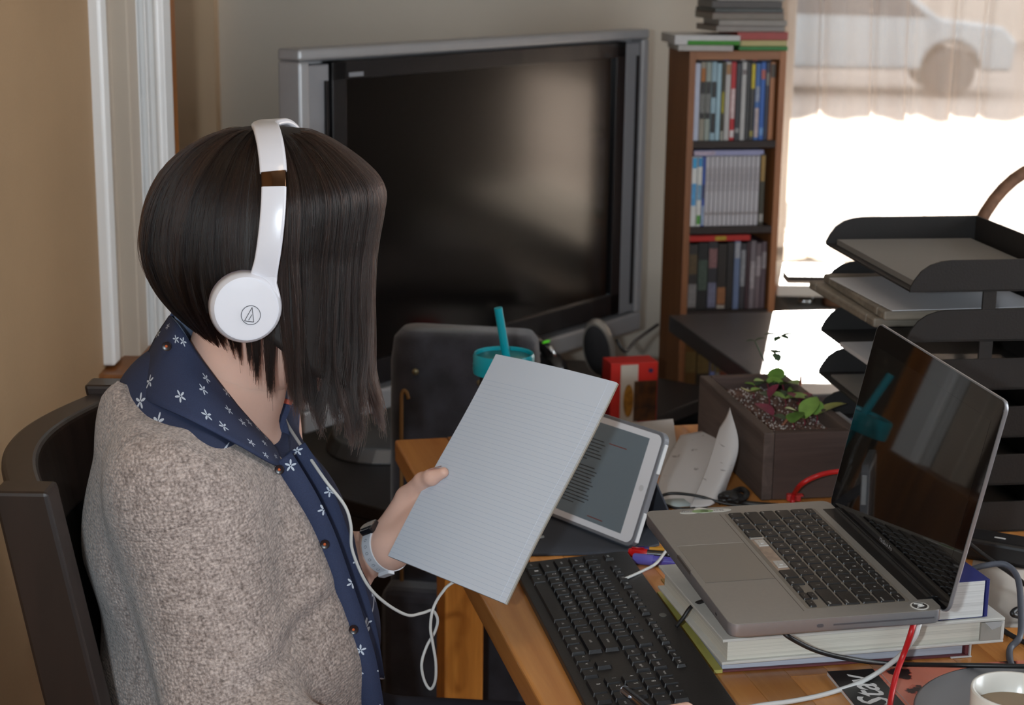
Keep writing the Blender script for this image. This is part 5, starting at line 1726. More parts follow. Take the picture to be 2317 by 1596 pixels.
patch('loose_sheet', [[PZ(1450, 1075, TZ + 0.0005), PZ(1540, 1075, TZ + 0.0005)], [PZ(1415, 958, TZ + 0.0005), PZ(1523, 948, TZ + 0.001)]], mk('grey_sheet', (186, 182, 180), 0.85), 'plain white sheet flat on the desk at the back behind the tablet')
patch('receipt', [[PZ(1490, 1150, TZ + 0.002), PZ(1560, 1146, TZ + 0.002)], [PZ(1505, 1128, TZ + 0.002), PZ(1570, 1120, TZ + 0.004)]], mk('pale_green_paper', (176, 188, 190), 0.6), 'small pale green slip under the black cable', cat='receipt')

# ================================================================ cables
def cable(name, label, pts, r, mat, n=8, cat='cable', seg=8, group=None):
    o = MB().tube(smooth_path(pts, seg), r, n).build(name, mat, smooth=True)
    return tag(o, label, cat, group)
M_CW = mk('white_cable', (206, 206, 204), 0.4)
M_CB = mk('black_cable', (22, 22, 24), 0.45)
M_CG = mk('grey_cable', (74, 78, 88), 0.5)
M_CR = mk('red_cable', (186, 26, 30), 0.4)
TC = TZ + 0.003
cable('keyboard_cable', 'black keyboard cable looping up over the books and under the laptop', [PZ(1530, 1418, TZ + 0.02), PZ(1545, 1400, TZ + 0.03), PZ(1566, 1372, TZ + 0.045), PZ(1600, 1357, TZ + 0.06), PY(1640, 1345, 1.80)], 0.0024, M_CB)
cable('power_cable', 'black cable hanging from under the laptop and crossing towards the mug', [PY(1765, 1425, 1.66), PY(1790, 1445, 1.655), PY(1850, 1474, 1.68), PY(1930, 1493, 1.70), PZ(2020, 1503, TC + 0.004), PZ(2100, 1505, TC + 0.012), PZ(2180, 1506, TC + 0.022), PZ(2300, 1508, TC + 0.026), PZ(2360, 1510, TC + 0.020)], 0.0026, M_CB)
rc = thing('red_cable', 'red network cable hanging down in front of the books', 'cable', PZ(2040, 1500, TC))
w_ = Matrix.Translation(-rc.location)
MB().tube(smooth_path([PY(2070, 1400, 1.68), PY(2062, 1430, 1.665), PY(2045, 1480, 1.67), PY(2030, 1520, 1.66), PY(2018, 1570, 1.645), PZ(2010, 1620, TC + 0.004), PZ(1990, 1720, TC + 0.004)], 8), 0.0031, 10).build('cord', M_CR, rc, smooth=True, w2l=w_)
rl = thing('red_cable', 'red network cable arching out of its plug behind the laptop', 'cable', PZ(1790, 1132, TC))
w_ = Matrix.Translation(-rl.location)
MB().tube(smooth_path([PZ(1793, 1138, TZ + 0.012), PZ(1797, 1118, TZ + 0.02), PY(1815, 1095, 2.26), PY(1850, 1077, 2.26), PY(1890, 1068, 2.25), PY(1940, 1066, 2.24)], 8), 0.0036, 10).build('cord', M_CR, rl, smooth=True, w2l=w_)
pc = PZ(1795, 1136, TZ)
MB().cbox((pc.x, pc.y, TZ + 0.007), (0.020, 0.012, 0.010)).build('plug', mk('red_plug', (200, 60, 60), 0.3, alpha=0.9), rl, bevel=0.002, w2l=w_)
MB().box(pc.x - 0.003, pc.y - 0.012, TZ + 0.012, pc.x + 0.012, pc.y - 0.002, TZ + 0.0135).build('latch', MATS['red_plug'], rl, w2l=w_)
cable('charger_cable', 'white charger cable curving from under the laptop across the magazine', [PY(2085, 1400, 1.685), PY(2078, 1420, 1.675), PY(2068, 1445, 1.675), PY(2030, 1490, 1.69), PZ(1960, 1538, TC + 0.005), PZ(1880, 1568, TC), PZ(1800, 1586, TC), PZ(1720, 1597, TC), PZ(1640, 1612, TC)], 0.0027, M_CW)
cable('desk_cable', 'dark cable looping beside the loose papers behind the laptop', [PZ(1600, 1148, TC), PZ(1540, 1152, TC), PZ(1505, 1142, TC + 0.002), PZ(1490, 1128, TC + 0.006), PZ(1520, 1117, TC + 0.012), PZ(1580, 1123, TC + 0.012), PZ(1640, 1140, TC + 0.004), PZ(1720, 1150, TC)], 0.0022, M_CB)
cable('desk_cable', 'dark cable knotted in front of the planter corner', [PZ(1625, 1138, TC), PZ(1650, 1120, TC + 0.012), PZ(1676, 1108, TC + 0.014), PZ(1690, 1118, TC + 0.012), PZ(1676, 1132, TC + 0.006), PZ(1650, 1130, TC + 0.008), PZ(1690, 1140, TC), PZ(1760, 1146, TC)], 0.0045, M_CB)
tag(crumple('cable_tie_bundle', PZ(1650, 1128, TZ + 0.010), (0.022, 0.014, 0.011), M_CB, 5), 'black lump of bundled cable in front of the planter', 'cable bundle')
ab = thing('power_adapter', 'black power adapter among the cables right of the laptop', 'adapter', PZ(2255, 1265, TZ), math.radians(-28))
MB().box(-0.045, -0.024, 0.0004, 0.05, 0.024, 0.030).build('housing', mk('adapter_black', (26, 25, 26), 0.4), ab, bevel=0.006, seg=3)
MB().box(-0.004, -0.006, 0.0301, 0.010, -0.002, 0.0304).build('white_mark', MATS['jacket_white'], ab)
cable('grey_cable', 'grey cord arching from behind the laptop over the papers', [PY(2195, 1290, 1.93), PY(2230, 1280, 1.93), PY(2275, 1278, 1.93), PY(2303, 1310, 1.91), PY(2310, 1380, 1.86), PZ(2308, 1440, TC + 0.01), PZ(2285, 1470, TC), PZ(2290, 1510, TC), PZ(2315, 1545, TC)], 0.0038, M_CG)
cable('black_cord', 'black cord with a tight loop at the right edge of the desk', [PY(2185, 1225, 2.05), PY(2230, 1260, 2.03), PY(2290, 1300, 2.0), PZ(2340, 1345, TC + 0.004), PZ(2330, 1372, TC + 0.01), PZ(2300, 1380, TC + 0.014), PZ(2291, 1390, TC + 0.012), PZ(2310, 1396, TC + 0.006), PZ(2345, 1400, TC)], 0.0032, M_CB)
cable('white_cord', 'white cord lying in a wide loop behind the power adapter', [PZ(2345, 1165, TC), PZ(2290, 1155, TC), PZ(2225, 1162, TC), PZ(2190, 1175, TC), PZ(2225, 1186, TC), PZ(2280, 1194, TC), PZ(2345, 1196, TC)], 0.0026, M_CW)
cable('black_cord', 'black cord running between the two strands of the white loop', [PZ(2170, 1190, TC + 0.004), PZ(2230, 1178, TC + 0.008), PZ(2290, 1176, TC + 0.004), PZ(2350, 1184, TC)], 0.003, M_CB)
cable('black_cord', 'black cord trailing out from under the books at the right', [PZ(2240, 1400, TC), PZ(2275, 1430, TC), PZ(2310, 1450, TC), PZ(2350, 1470, TC)], 0.003, M_CB)
patch('loose_sheet', [[PZ(2250, 1420, TZ + 0.0006), PZ(2360, 1420, TZ + 0.0006)], [PZ(2200, 1300, TZ + 0.0008), PZ(2330, 1310, TZ + 0.0008)], [PZ(2215, 1230, TZ + 0.0006), PZ(2300, 1235, TZ + 0.0006)]], mk('grey_white_paper', (176, 168, 160), 0.85, var=(10, 0.05)), 'creased white paper under the cords right of the laptop')

# ================================================================ pens, magazine, plate, mug
def pen(label, a, b_, r, body, cap, clip=None, z=None, name='pen'):
    d = (b_ - a)
    L = d.length
    t = thing(name, label, 'pen', matrix=frame(a, d, Vector((-d.y, d.x, 0))))
    MB().tube([(L * 0.35, 0, 0), (L, 0, 0)], r, 12).build('barrel', body, t, smooth=True, auto=50)
    MB().tube([(0, 0, 0), (0.002, 0, 0), (L * 0.36, 0, 0)], r * 1.12, 12, radii=[r * 0.9, r * 1.15, r * 1.15]).build('cap', cap, t, smooth=True, auto=50)
    if clip:
        MB().box(0.004, -0.0016, r * 1.1, L * 0.3, 0.0016, r * 1.1 + 0.0016).build('clip', clip, t)
    return t
pen('red capped black pen between the keyboard and the laptop', PZ(1422, 1250, TZ + 0.0058), PZ(1540, 1258, TZ + 0.0058), 0.0050, M_TVBLK, mk('red_gloss', (196, 20, 24), 0.2), mk('red_clip', (170, 16, 20), 0.3))
pen('violet marker pen in front of the red capped pen', PZ(1432, 1264, TZ + 0.0068), PZ(1560, 1276, TZ + 0.0068), 0.0062, mk('violet_gloss', (84, 78, 172), 0.25), mk('violet_cap', (104, 98, 184), 0.25))
pen('thin yellow pencil behind the red capped pen', PZ(1440, 1243, TZ + 0.0036), PZ(1520, 1244, TZ + 0.0036), 0.0030, mk('yellow_gloss', (196, 140, 30), 0.3), mk('navy_cap', (50, 44, 110), 0.3))
def cover_art():
    m, nt, b = _nt('magazine_cover')
    tc = node(nt, 'ShaderNodeTexCoord')
    n = node(nt, 'ShaderNodeTexVoronoi', i_Scale=34.0)
    n2 = node(nt, 'ShaderNodeTexNoise', i_Scale=60.0, i_Detail=4.0)
    link(nt, tc, 'Object', n, 'Vector')
    link(nt, tc, 'Object', n2, 'Vector')
    ad = node(nt, 'ShaderNodeMath', operation='ADD')
    link(nt, n, 'Distance', ad, 0)
    link(nt, n2, 0, ad, 1)
    rp = node(nt, 'ShaderNodeValToRGB')
    e = rp.color_ramp.elements
    e[0].position = 0.90
    e[0].color = lin((44, 30, 32))
    e[1].position = 0.96
    e[1].color = lin((178, 84, 66))
    x = e.new(1.2)
    x.color = lin((196, 116, 96))
    link(nt, ad, 0, rp, 0)
    link(nt, rp, 0, b, 'Base Color')
    b.inputs['Roughness'].default_value = 0.3
    return m
ma, mb2 = PZ(1871, 1529, TZ), PZ(1926, 1596, TZ)
md_ = (ma - mb2)
md_.z = 0
md_.normalize()
mg = thing('magazine', 'magazine with a black title strip and red picture under the mug plate', 'magazine', matrix=frame(Vector((ma.x, ma.y, TZ + 0.0003)) - md_ * 0.20, Vector((md_.y, -md_.x, 0)), md_))
MB().box(0, 0, 0, 0.28, 0.20, 0.0035).build('pages', pages('magazine_pages', (206, 204, 204), 3000), mg)
MB().box(0.0, 0.0, 0.0036, 0.28, 0.2003, 0.0040).build('cover', cover_art(), mg)
MB().box(0.0, 0.0, 0.0040, 0.052, 0.2004, 0.0043).build('title_strip', mk('strip_black', (26, 25, 26), 0.3, var=(20, 0.2)), mg)
o = add('title', text_mesh('Stav', 0.046, shear=0.25, align='LEFT', bold=0.0006), mk('title_white', (214, 212, 210), 0.5), mg)
o.matrix_local = Matrix.Translation((0.026, 0.108, 0.0045)) @ Matrix.Rotation(math.pi / 2, 4, 'Z') @ Matrix.Diagonal((1, 1, 1, 1))
tagl = MB()
tagl.box(0.056, 0.02, 0.0040, 0.0568, 0.19, 0.0043)
tagl.build('subtitle_line', mk('subtitle', (170, 150, 146), 0.5), mg)
plate = thing('grey_plate', 'dull grey round plate under the white mug', 'plate', (0.545, 1.570, TZ + 0.0046))
MB().lathe([(0.0, 0.0), (0.088, 0.0), (0.092, 0.003), (0.118, 0.010), (0.136, 0.017), (0.138, 0.0185), (0.1355, 0.019), (0.116, 0.0135), (0.090, 0.0055), (0.0, 0.0045)], 80, caps=False).build('dish', mk('grey_glaze', (104, 104, 107), 0.35), plate, smooth=True)
RMc = PZ(2303, 1562, TZ + 0.0835)
mug = thing('mug', 'white mug of milky tea standing on the grey plate', 'mug', (RMc.x, RMc.y, TZ + 0.0093))
M_CER = mk('white_ceramic', (214, 212, 206), 0.2)
MB().lathe([(0.0, 0.0), (0.034, 0.0), (0.038, 0.003), (0.0425, 0.03), (0.0435, 0.072), (0.0428, 0.0745), (0.0405, 0.0735), (0.0395, 0.03), (0.034, 0.006), (0.0, 0.005)], 56, caps=False).build('cup', M_CER, mug, smooth=True)
MB().lathe([(0.0, 0.054), (0.0401, 0.054)], 48, caps=False).build('tea', mk('milky_tea', (128, 104, 74), 0.12), mug, smooth=True)
MB().tube(smooth_path([(0.042, 0, 0.06), (0.062, 0, 0.062), (0.070, 0, 0.042), (0.060, 0, 0.02), (0.042, 0, 0.016)], 6), 0.0055, 10, up=(0, 1, 0)).build('handle', M_CER, mug, smooth=True)
# ================================================================ the person
M_SKIN = mk('skin', (224, 182, 164), 0.5, spec=0.35, var=(14, 0.06), bump=(300, 0.06), sss=0.12)
YC = 1.895                                            # sagittal plane
def npv(v):
    return (v.x, v.y, v.z)
HC = PY(590, 545, 1.875)
# ---- body: torso and legs (coarse), head and neck (finer), left forearm and hand (finest), one mesh
SR = (-0.345, 1.725, 0.945)
ER = (-0.285, 1.655, 0.695)
WR = (-0.060, 1.485, 0.708)
SL = (-0.325, 2.065, 0.945)
EL = (-0.275, 2.085, 0.705)
WLp = M_PD @ Vector((-0.034, 0.016, -0.024))
WL = npv(WLp)
def torso_sdf(P, infl=0.0):
    s = 0.66
    Q = (P[0], (P[1] - YC) * s, P[2])
    pts = [((-0.300, 0, 0.50), 0.138), ((-0.306, 0, 0.70), 0.134), ((-0.352, 0, 0.86), 0.110), ((-0.372, 0, 0.965), 0.078)]
    d = None
    for (a, ra), (b, rb) in zip(pts[:-1], pts[1:]):
        c = capsule(Q, a, b, ra + infl, rb + infl)
        d = c if d is None else smin(d, c, 0.05)
    # chest
    d = smin(d, ellips(P, (-0.272, YC - 0.07, 0.825), (0.062 + infl, 0.065 + infl, 0.068 + infl)), 0.05)
    d = smin(d, ellips(P, (-0.272, YC + 0.07, 0.825), (0.062 + infl, 0.065 + infl, 0.068 + infl)), 0.05)
    # shoulders
    d = smin(d, capsule(P, (-0.365, YC, 0.985), SR, 0.050 + infl, 0.052 + infl), 0.06)
    d = smin(d, capsule(P, (-0.365, YC, 0.985), SL, 0.050 + infl, 0.052 + infl), 0.06)
    return d
def legs_sdf(P, infl=0.0):
    d = None
    for sy in (-1, 1):
        hip = (-0.27, YC + sy * 0.085, 0.50)
        knee = (0.13, YC + sy * 0.10 + 0.06, 0.475)
        ank = (0.06, YC + sy * 0.09 + 0.05, 0.09)
        c = smin(capsule(P, hip, knee, 0.078 + infl, 0.055 + infl), capsule(P, knee, ank, 0.058 + infl, 0.042 + infl), 0.03)
        d = c if d is None else np.minimum(d, c)
    return d
P, inf = sdf_grid((-0.56, 1.42, 0.04), (0.26, 2.26, 1.06), 0.011)
d = torso_sdf(P)
d = smin(d, capsule(P, SR, ER, 0.050, 0.042), 0.03)
d = smin(d, capsule(P, ER, WR, 0.042, 0.028), 0.02)
d = smin(d, capsule(P, SL, EL, 0.050, 0.042), 0.03)
d = smin(d, capsule(P, EL, WL, 0.041, 0.026), 0.02)
d = smin(d, legs_sdf(P), 0.04)
for sy in (-1, 1):
    d = smin(d, capsule(P, (0.06, YC + sy * 0.09 + 0.05, 0.085), (0.17, YC + sy * 0.095 + 0.05, 0.075), 0.042, 0.032), 0.03)
d = smin(d, capsule(P, (-0.352, YC - 0.005, 0.98), npv(PY(540, 870, 1.885)), 0.066, 0.056), 0.03)
V1 = surface_nets(d, inf)
# head and neck
P, inf = sdf_grid((-0.42, 1.76, 0.92), (-0.12, 2.00, 1.34), 0.0038)
NB, NT_ = PY(480, 1010, 1.893), PY(562, 735, 1.88)
d = capsule(P, npv(NB), npv(NT_), 0.062, 0.056)
cr = PY(575, 520, 1.876)
d = smin(d, ellips(P, npv(cr), (0.100, 0.077, 0.102)), 0.03)
tl = math.radians(24)
Rf = ((math.cos(tl), 0, -math.sin(tl)), (0, 1, 0), (math.sin(tl), 0, math.cos(tl)))
fc = PY(675, 660, 1.877)
d = smin(d, ellips(P, npv(fc), (0.056, 0.056, 0.092), Rf), 0.03)
d = smin(d, capsule(P, npv(PY(560, 740, 1.84)), npv(PY(705, 835, 1.872)), 0.024, 0.020), 0.025)      # jaw, near side
d = smin(d, capsule(P, npv(PY(570, 725, 1.92)), npv(PY(710, 830, 1.886)), 0.024, 0.020), 0.025)
d = smin(d, ellips(P, npv(PY(722, 832, 1.879)), (0.020, 0.022, 0.018)), 0.02)                          # chin
d = smin(d, capsule(P, npv(PY(778, 590, 1.877)), npv(PY(806, 668, 1.877)), 0.008, 0.0125), 0.012)     # nose
for sy in (-1, 1):
    d = smin(d, ellips(P, npv(PY(798, 678, 1.877 + sy * 0.011)), (0.009, 0.008, 0.008)), 0.006)        # nostril wings
    d = smin(d, capsule(P, npv(PY(752, 565, 1.877 + sy * 0.016)), npv(PY(735, 565, 1.877 + sy * 0.046)), 0.008, 0.009), 0.014)   # brow
    d = smax(d, -ellips(P, npv(PY(764, 598, 1.877 + sy * 0.031)), (0.013, 0.015, 0.010)), 0.012)       # eye socket
    d = smin(d, ellips(P, npv(PY(728, 680, 1.877 + sy * 0.038)), (0.020, 0.016, 0.022)), 0.02)         # cheek
    e = ellips(P, npv(PY(572, 640, 1.877 + sy * 0.078)), (0.018, 0.010, 0.031))                        # ear
    e = smax(e, -ellips(P, npv(PY(578, 640, 1.877 + sy * 0.090)), (0.010, 0.008, 0.018)), 0.006)
    d = smin(d, e, 0.008)
d = smin(d, capsule(P, npv(PY(776, 735, 1.862)), npv(PY(776, 735, 1.892)), 0.0075, 0.0075), 0.008)    # upper lip
d = smin(d, capsule(P, npv(PY(768, 757, 1.864)), npv(PY(768, 757, 1.890)), 0.0085, 0.0085), 0.006)    # lower lip
V2 = surface_nets(d, inf)
# left forearm and hand, in pad space (x along the pad's width, y up its length, z to its front)
MI = M_PD.inverted()
ell = MI @ Vector(EL)
ax = (Vector((-0.034, 0.016, -0.024)) - ell)
ax.normalize()
fe = Vector((-0.034, 0.016, -0.024)) - ax * 0.17
P, inf = sdf_grid((fe.x - 0.045, fe.y - 0.045, min(fe.z, -0.05) - 0.05), (0.125, 0.150, 0.030), 0.0021)
d = capsule(P, tuple(fe), (-0.036, 0.012, -0.024), 0.036, 0.0235)
Wp = (-0.034, 0.016, -0.024)
knk = [((0.018, 0.098, -0.020), 0.0105), ((0.028, 0.080, -0.021), 0.0108), ((0.033, 0.062, -0.021), 0.0102), ((0.034, 0.044, -0.021), 0.0092)]
d2 = None
for (k, r) in knk:
    c = capsule(P, Wp, k, 0.020, r)
    d2 = c if d2 is None else smin(d2, c, 0.014)
d2 = smin(d2, ellips(P, (-0.008, 0.062, -0.0205), (0.030, 0.036, 0.0145)), 0.014)
d = smin(d, d2, 0.016)
# thumb
th = [((-0.044, 0.036, -0.018), 0.0170), ((-0.031, 0.076, -0.008), 0.0132), ((-0.003, 0.0985, 0.0058), 0.0094), ((0.014, 0.1050, 0.0096), 0.0092), ((0.0295, 0.1155, 0.0090), 0.0066)]
dt = None
for (a, ra), (b, rb) in zip(th[:-1], th[1:]):
    c = capsule(P, a, b, ra, rb)
    dt = c if dt is None else smin(dt, c, 0.006)
d = smin(d, dt, 0.012)
# four fingers, bent flat against the back of the pad
fing = [[(0.018, 0.098, -0.020), (0.046, 0.116, -0.0185), (0.064, 0.124, -0.0165), (0.080, 0.130, -0.0150)],
        [(0.028, 0.080, -0.021), (0.062, 0.096, -0.0190), (0.083, 0.104, -0.0170), (0.100, 0.110, -0.0152)],
        [(0.033, 0.062, -0.021), (0.066, 0.073, -0.0190), (0.086, 0.080, -0.0170), (0.102, 0.085, -0.0152)],
        [(0.034, 0.044, -0.021), (0.060, 0.050, -0.0185), (0.075, 0.054, -0.0165), (0.087, 0.058, -0.0150)]]
rads = [(0.0102, 0.0092, 0.0084, 0.0072), (0.0104, 0.0094, 0.0086, 0.0074), (0.0098, 0.0090, 0.0082, 0.0070), (0.0088, 0.0078, 0.0072, 0.0062)]
for f, r in zip(fing, rads):
    df = None
    for i in range(3):
        c = capsule(P, f[i], f[i + 1], r[i], r[i + 1])
        df = c if df is None else smin(df, c, 0.003)
    d = smin(d, df, 0.005)
d = smax(d, -(capsule(P, (-0.006, 0.078, 0.003), (0.012, 0.086, 0.003), 0.0022, 0.0022)), 0.003)      # crease at the thumb's root
V3v, V3f = surface_nets(d, inf)
V3v = np.array([tuple(M_PD @ Vector(v)) for v in V3v])
# right hand holding a pen, just below the frame
P, inf = sdf_grid((-0.10, 1.39, 0.68), (0.22, 1.61, 0.83), 0.0032)
OX, OY, OZ = 0.005, -0.062, -0.006
HR = (0.055 + OX, 1.545 + OY, 0.765 + OZ)
d = capsule(P, WR, HR, 0.025, 0.024)
d = smin(d, ellips(P, (0.06 + OX, 1.548 + OY, 0.768 + OZ), (0.045, 0.036, 0.018)), 0.015)
pen_t = PY(1412, 1562, 1.615)
pen_e = Vector((0.140, 1.470, 0.812))
def rf(pts, rr, k=0.003, last=None):
    global d
    pts = [(a + OX, b + OY, c + OZ) for a, b, c in pts]
    if last:
        pts[-1] = last
    df = None
    for i in range(len(pts) - 1):
        c = capsule(P, pts[i], pts[i + 1], rr[i], rr[i + 1])
        df = c if df is None else smin(df, c, k)
    d = smin(d, df, 0.006)
rf([(0.09, 1.555, 0.778), (0.120, 1.570, 0.796), (0.142, 1.590, 0.792), (0.15, 1.60, 0.78)], (0.011, 0.0095, 0.0085, 0.007), last=npv(PY(1556, 1604, 1.572)))
rf([(0.095, 1.538, 0.776), (0.130, 1.540, 0.795), (0.150, 1.546, 0.785), (0.158, 1.550, 0.770)], (0.011, 0.0095, 0.0085, 0.007))
rf([(0.092, 1.520, 0.772), (0.122, 1.520, 0.786), (0.138, 1.524, 0.774), (0.140, 1.528, 0.760)], (0.0105, 0.009, 0.008, 0.007))
rf([(0.085, 1.505, 0.768), (0.108, 1.503, 0.776), (0.120, 1.506, 0.766), (0.120, 1.510, 0.756)], (0.0095, 0.008, 0.007, 0.006))
rf([(0.055, 1.572, 0.770), (0.085, 1.588, 0.780), (0.108, 1.590, 0.784), (0.126, 1.586, 0.784)], (0.0135, 0.0115, 0.010, 0.0085))
V4 = surface_nets(d, inf)
def join_sets(name, sets, it=2):
    vs_, fs, n = [], [], 0
    for V, F in sets:
        vs_.append(V)
        fs.append(F + n)
        n += len(V)
    V, Q = np.concatenate(vs_), np.concatenate(fs)
    e = np.concatenate([Q[:, [0, 1]], Q[:, [1, 2]], Q[:, [2, 3]], Q[:, [3, 0]]])
    e = np.concatenate([e, e[:, ::-1]])
    deg = np.bincount(e[:, 0], minlength=len(V))[:, None]
    for _ in range(it):
        s = np.stack([np.bincount(e[:, 0], weights=V[e[:, 1], q], minlength=len(V)) for q in range(3)], 1)
        V = V * 0.5 + 0.5 * s / np.maximum(deg, 1)
    me = bpy.data.meshes.new(name)
    me.vertices.add(len(V))
    me.vertices.foreach_set('co', V.astype(np.float32).ravel())
    me.loops.add(len(Q) * 4)
    me.loops.foreach_set('vertex_index', Q.astype(np.int32).ravel())
    me.polygons.add(len(Q))
    me.polygons.foreach_set('loop_start', np.arange(0, len(Q) * 4, 4, dtype=np.int32))
    me.polygons.foreach_set('use_smooth', np.ones(len(Q), bool))
    me.update(calc_edges=True)
    me.validate()
    return me
person = add('person', join_sets('person', [V1, V2, (V3v, V3f), V4]), M_SKIN)
tag(person, 'person in a beige knit cardigan, head bowed and turned away behind dark bobbed hair', 'person')
# thumbnail

nail = []
for j in range(5):
    for i in range(5):
        u, v = (i - 2) / 2, j / 4
        cc = Vector((0.0165 + 0.0125 * v, 0.1065 + 0.0086 * v, 0.0105 - 0.0004 * v))
        rr0 = 0.0098 - 0.0022 * v
        aa = math.radians(52 + 34 * u * (1 - 0.25 * v))
        side = Vector((-0.52, 0.85, 0.0))
        nail.append(M_PD @ (cc + (side * math.sin(aa) + Vector((0, 0, 1)) * math.cos(aa)) * (rr0 + 0.0004)))
add('thumb_nail', mesh_from('thumb_nail', nail, grid_faces(5, 5), True), mk('nail', (206, 160, 150), 0.25), person)
# eyes and brows
M_EYE = mk('eye_white', (225, 222, 218), 0.2)
for sy in (-1, 1):
    c = PY(757, 598, 1.877 + sy * 0.031)
    ey = MB().sphere(c, 0.0115, 16, 10).build('eye', M_EYE, person, smooth=True)
    MB().sphere(c + Vector((0.0085, 0, -0.004)), 0.0052, 12, 8).build('iris', mk('iris', (60, 40, 28), 0.2), ey, smooth=True)
    MB().tube([PY(770, 560, 1.877 + sy * 0.014), PY(768, 552, 1.877 + sy * 0.030), PY(752, 560, 1.877 + sy * 0.047)], 0.0028, 6).build('eyebrow', mk('brow_hair', (40, 28, 24), 0.7), person)

# ---- trousers and shoes
P, inf = sdf_grid((-0.50, 1.66, 0.04), (0.28, 2.20, 0.72), 0.010)
s_ = 0.66
Q = (P[0], (P[1] - YC) * s_, P[2])
d = smin(capsule(Q, (-0.300, 0, 0.50), (-0.300, 0, 0.60), 0.150, 0.146), legs_sdf(P, 0.012), 0.04)
d = smax(d, P[2] - 0.66, 0.004)
add('trousers', sdf_mesh('trousers', d, inf), mk('dark_denim', (40, 44, 58), 0.85, var=(60, 0.15), bump=(700, 0.3)), person)
for sy in (-1, 1):
    P, inf = sdf_grid((-0.0, YC + sy * 0.09 - 0.01, 0.0), (0.25, YC + sy * 0.09 + 0.12, 0.15), 0.007)
    d = smin(capsule(P, (0.05, YC + sy * 0.09 + 0.05, 0.06), (0.19, YC + sy * 0.095 + 0.05, 0.050), 0.046, 0.040), capsule(P, (0.05, YC + sy * 0.09 + 0.05, 0.06), (0.055, YC + sy * 0.09 + 0.05, 0.10), 0.046, 0.046), 0.02)
    d = smax(d, 0.008 - P[2], 0.003)
    add('shoe', sdf_mesh('shoe', d, inf), mk('shoe_canvas', (50, 48, 50), 0.8, bump=(500, 0.3)), person)

# ---- shirt
def flower_print(name, coords, base, scale=26.0, R=0.0062):
    m, nt, b = _nt(name)
    tc = node(nt, 'ShaderNodeTexCoord')
    sp = node(nt, 'ShaderNodeSeparateXYZ')
    link(nt, tc, 'UV' if coords == 'UV' else 'Object', sp, 0)
    cx = node(nt, 'ShaderNodeCombineXYZ')
    link(nt, sp, 'X', cx, 0)
    link(nt, sp, 'Y' if coords == 'UV' else 'Z', cx, 1)
    vo = node(nt, 'ShaderNodeTexVoronoi', voronoi_dimensions='2D', i_Scale=scale)
    vo.inputs['Randomness'].default_value = 0.75
    link(nt, cx, 0, vo, 'Vector')
    sc = node(nt, 'ShaderNodeVectorMath', operation='SUBTRACT')
    link(nt, cx, 0, sc, 0)
    link(nt, vo, 'Position', sc, 1)
    ss = node(nt, 'ShaderNodeSeparateXYZ')
    link(nt, sc, 0, ss, 0)
    def M(op, *ins):
        n = node(nt, 'ShaderNodeMath', operation=op)
        for k, v in enumerate(ins):
            if isinstance(v, (int, float)):
                n.inputs[k].default_value = v
            else:
                nt.links.new(v, n.inputs[k])
        return n.outputs[0]
    ln_ = node(nt, 'ShaderNodeVectorMath', operation='LENGTH')
    link(nt, sc, 0, ln_, 0)
    r = ln_.outputs['Value']
    ang = M('ARCTAN2', ss.outputs['Y'], ss.outputs['X'])
    spc = node(nt, 'ShaderNodeSeparateColor')
    link(nt, vo, 'Color', spc, 0)
    ang = M('ADD', ang, M('MULTIPLY', spc.outputs[0], 6.28))
    pet = M('ABSOLUTE', M('COSINE', M('MULTIPLY', ang, 2.5)))
    pet = M('POWER', pet, 2.2)
    lim = M('MULTIPLY', M('ADD', M('MULTIPLY', pet, 0.95), 0.12), R)
    inside = M('LESS_THAN', r, lim)
    hole = M('GREATER_THAN', r, R * 0.12)
    keep = M('GREATER_THAN', spc.outputs[1], 0.12)
    fac = M('MULTIPLY', M('MULTIPLY', inside, hole), keep)
    nz = node(nt, 'ShaderNodeTexNoise', i_Scale=900.0, i_Detail=2.0)
    link(nt, tc, 'Object', nz, 'Vector')
    mx0 = node(nt, 'ShaderNodeMix', data_type='RGBA')
    c = lin(base)
    mx0.inputs[6].default_value = tuple(v * 0.7 for v in c[:3]) + (1,)
    mx0.inputs[7].default_value = tuple(v * 1.3 for v in c[:3]) + (1,)
    link(nt, nz, 0, mx0, 0)
    mx = node(nt, 'ShaderNodeMix', data_type='RGBA')
    nt.links.new(fac, mx.inputs[0])
    link(nt, mx0, 2, mx, 6)
    mx.inputs[7].default_value = lin((196, 206, 220))
    link(nt, mx, 2, b, 'Base Color')
    b.inputs['Roughness'].default_value = 0.85
    bp = node(nt, 'ShaderNodeBump', i_Strength=0.25, i_Distance=0.001)
    link(nt, nz, 0, bp, 'Height')
    link(nt, bp, 0, b, 'Normal')
    return m
NAVY = (44, 54, 84)
M_SHIRT = flower_print('navy_flower_cloth', 'OBJ', NAVY)
M_SHIRTUV = flower_print('navy_flower_collar', 'UV', NAVY, 30.0)
P, inf = sdf_grid((-0.52, 1.62, 0.52), (-0.10, 2.18, 1.10), 0.0065)
sh = torso_sdf(P, 0.006)
sh = sh + 0.0016 * np.sin(P[2] * 70 + P[0] * 45) * np.clip((P[0] + 0.30) * 8, 0, 1)          # soft drape
cutp = [(330, 700, 1.89), (395, 760, 1.89), (470, 850, 1.86), (550, 940, 1.85), (612, 1012, 1.85), (628, 1020, 1.85), (640, 900, 1.85), (700, 700, 1.85)]
sh = smax(sh, (P[2] - np.interp(P[0], [PY(*q).x for q in cutp], [PY(*q).z for q in cutp])) * 0.6, 0.004)
sh = smax(sh, -(capsule(P, npv(NB), npv(NT_), 0.066, 0.062)), 0.003)
shirt = add('shirt', sdf_mesh('shirt', sh, inf), M_SHIRT, person)
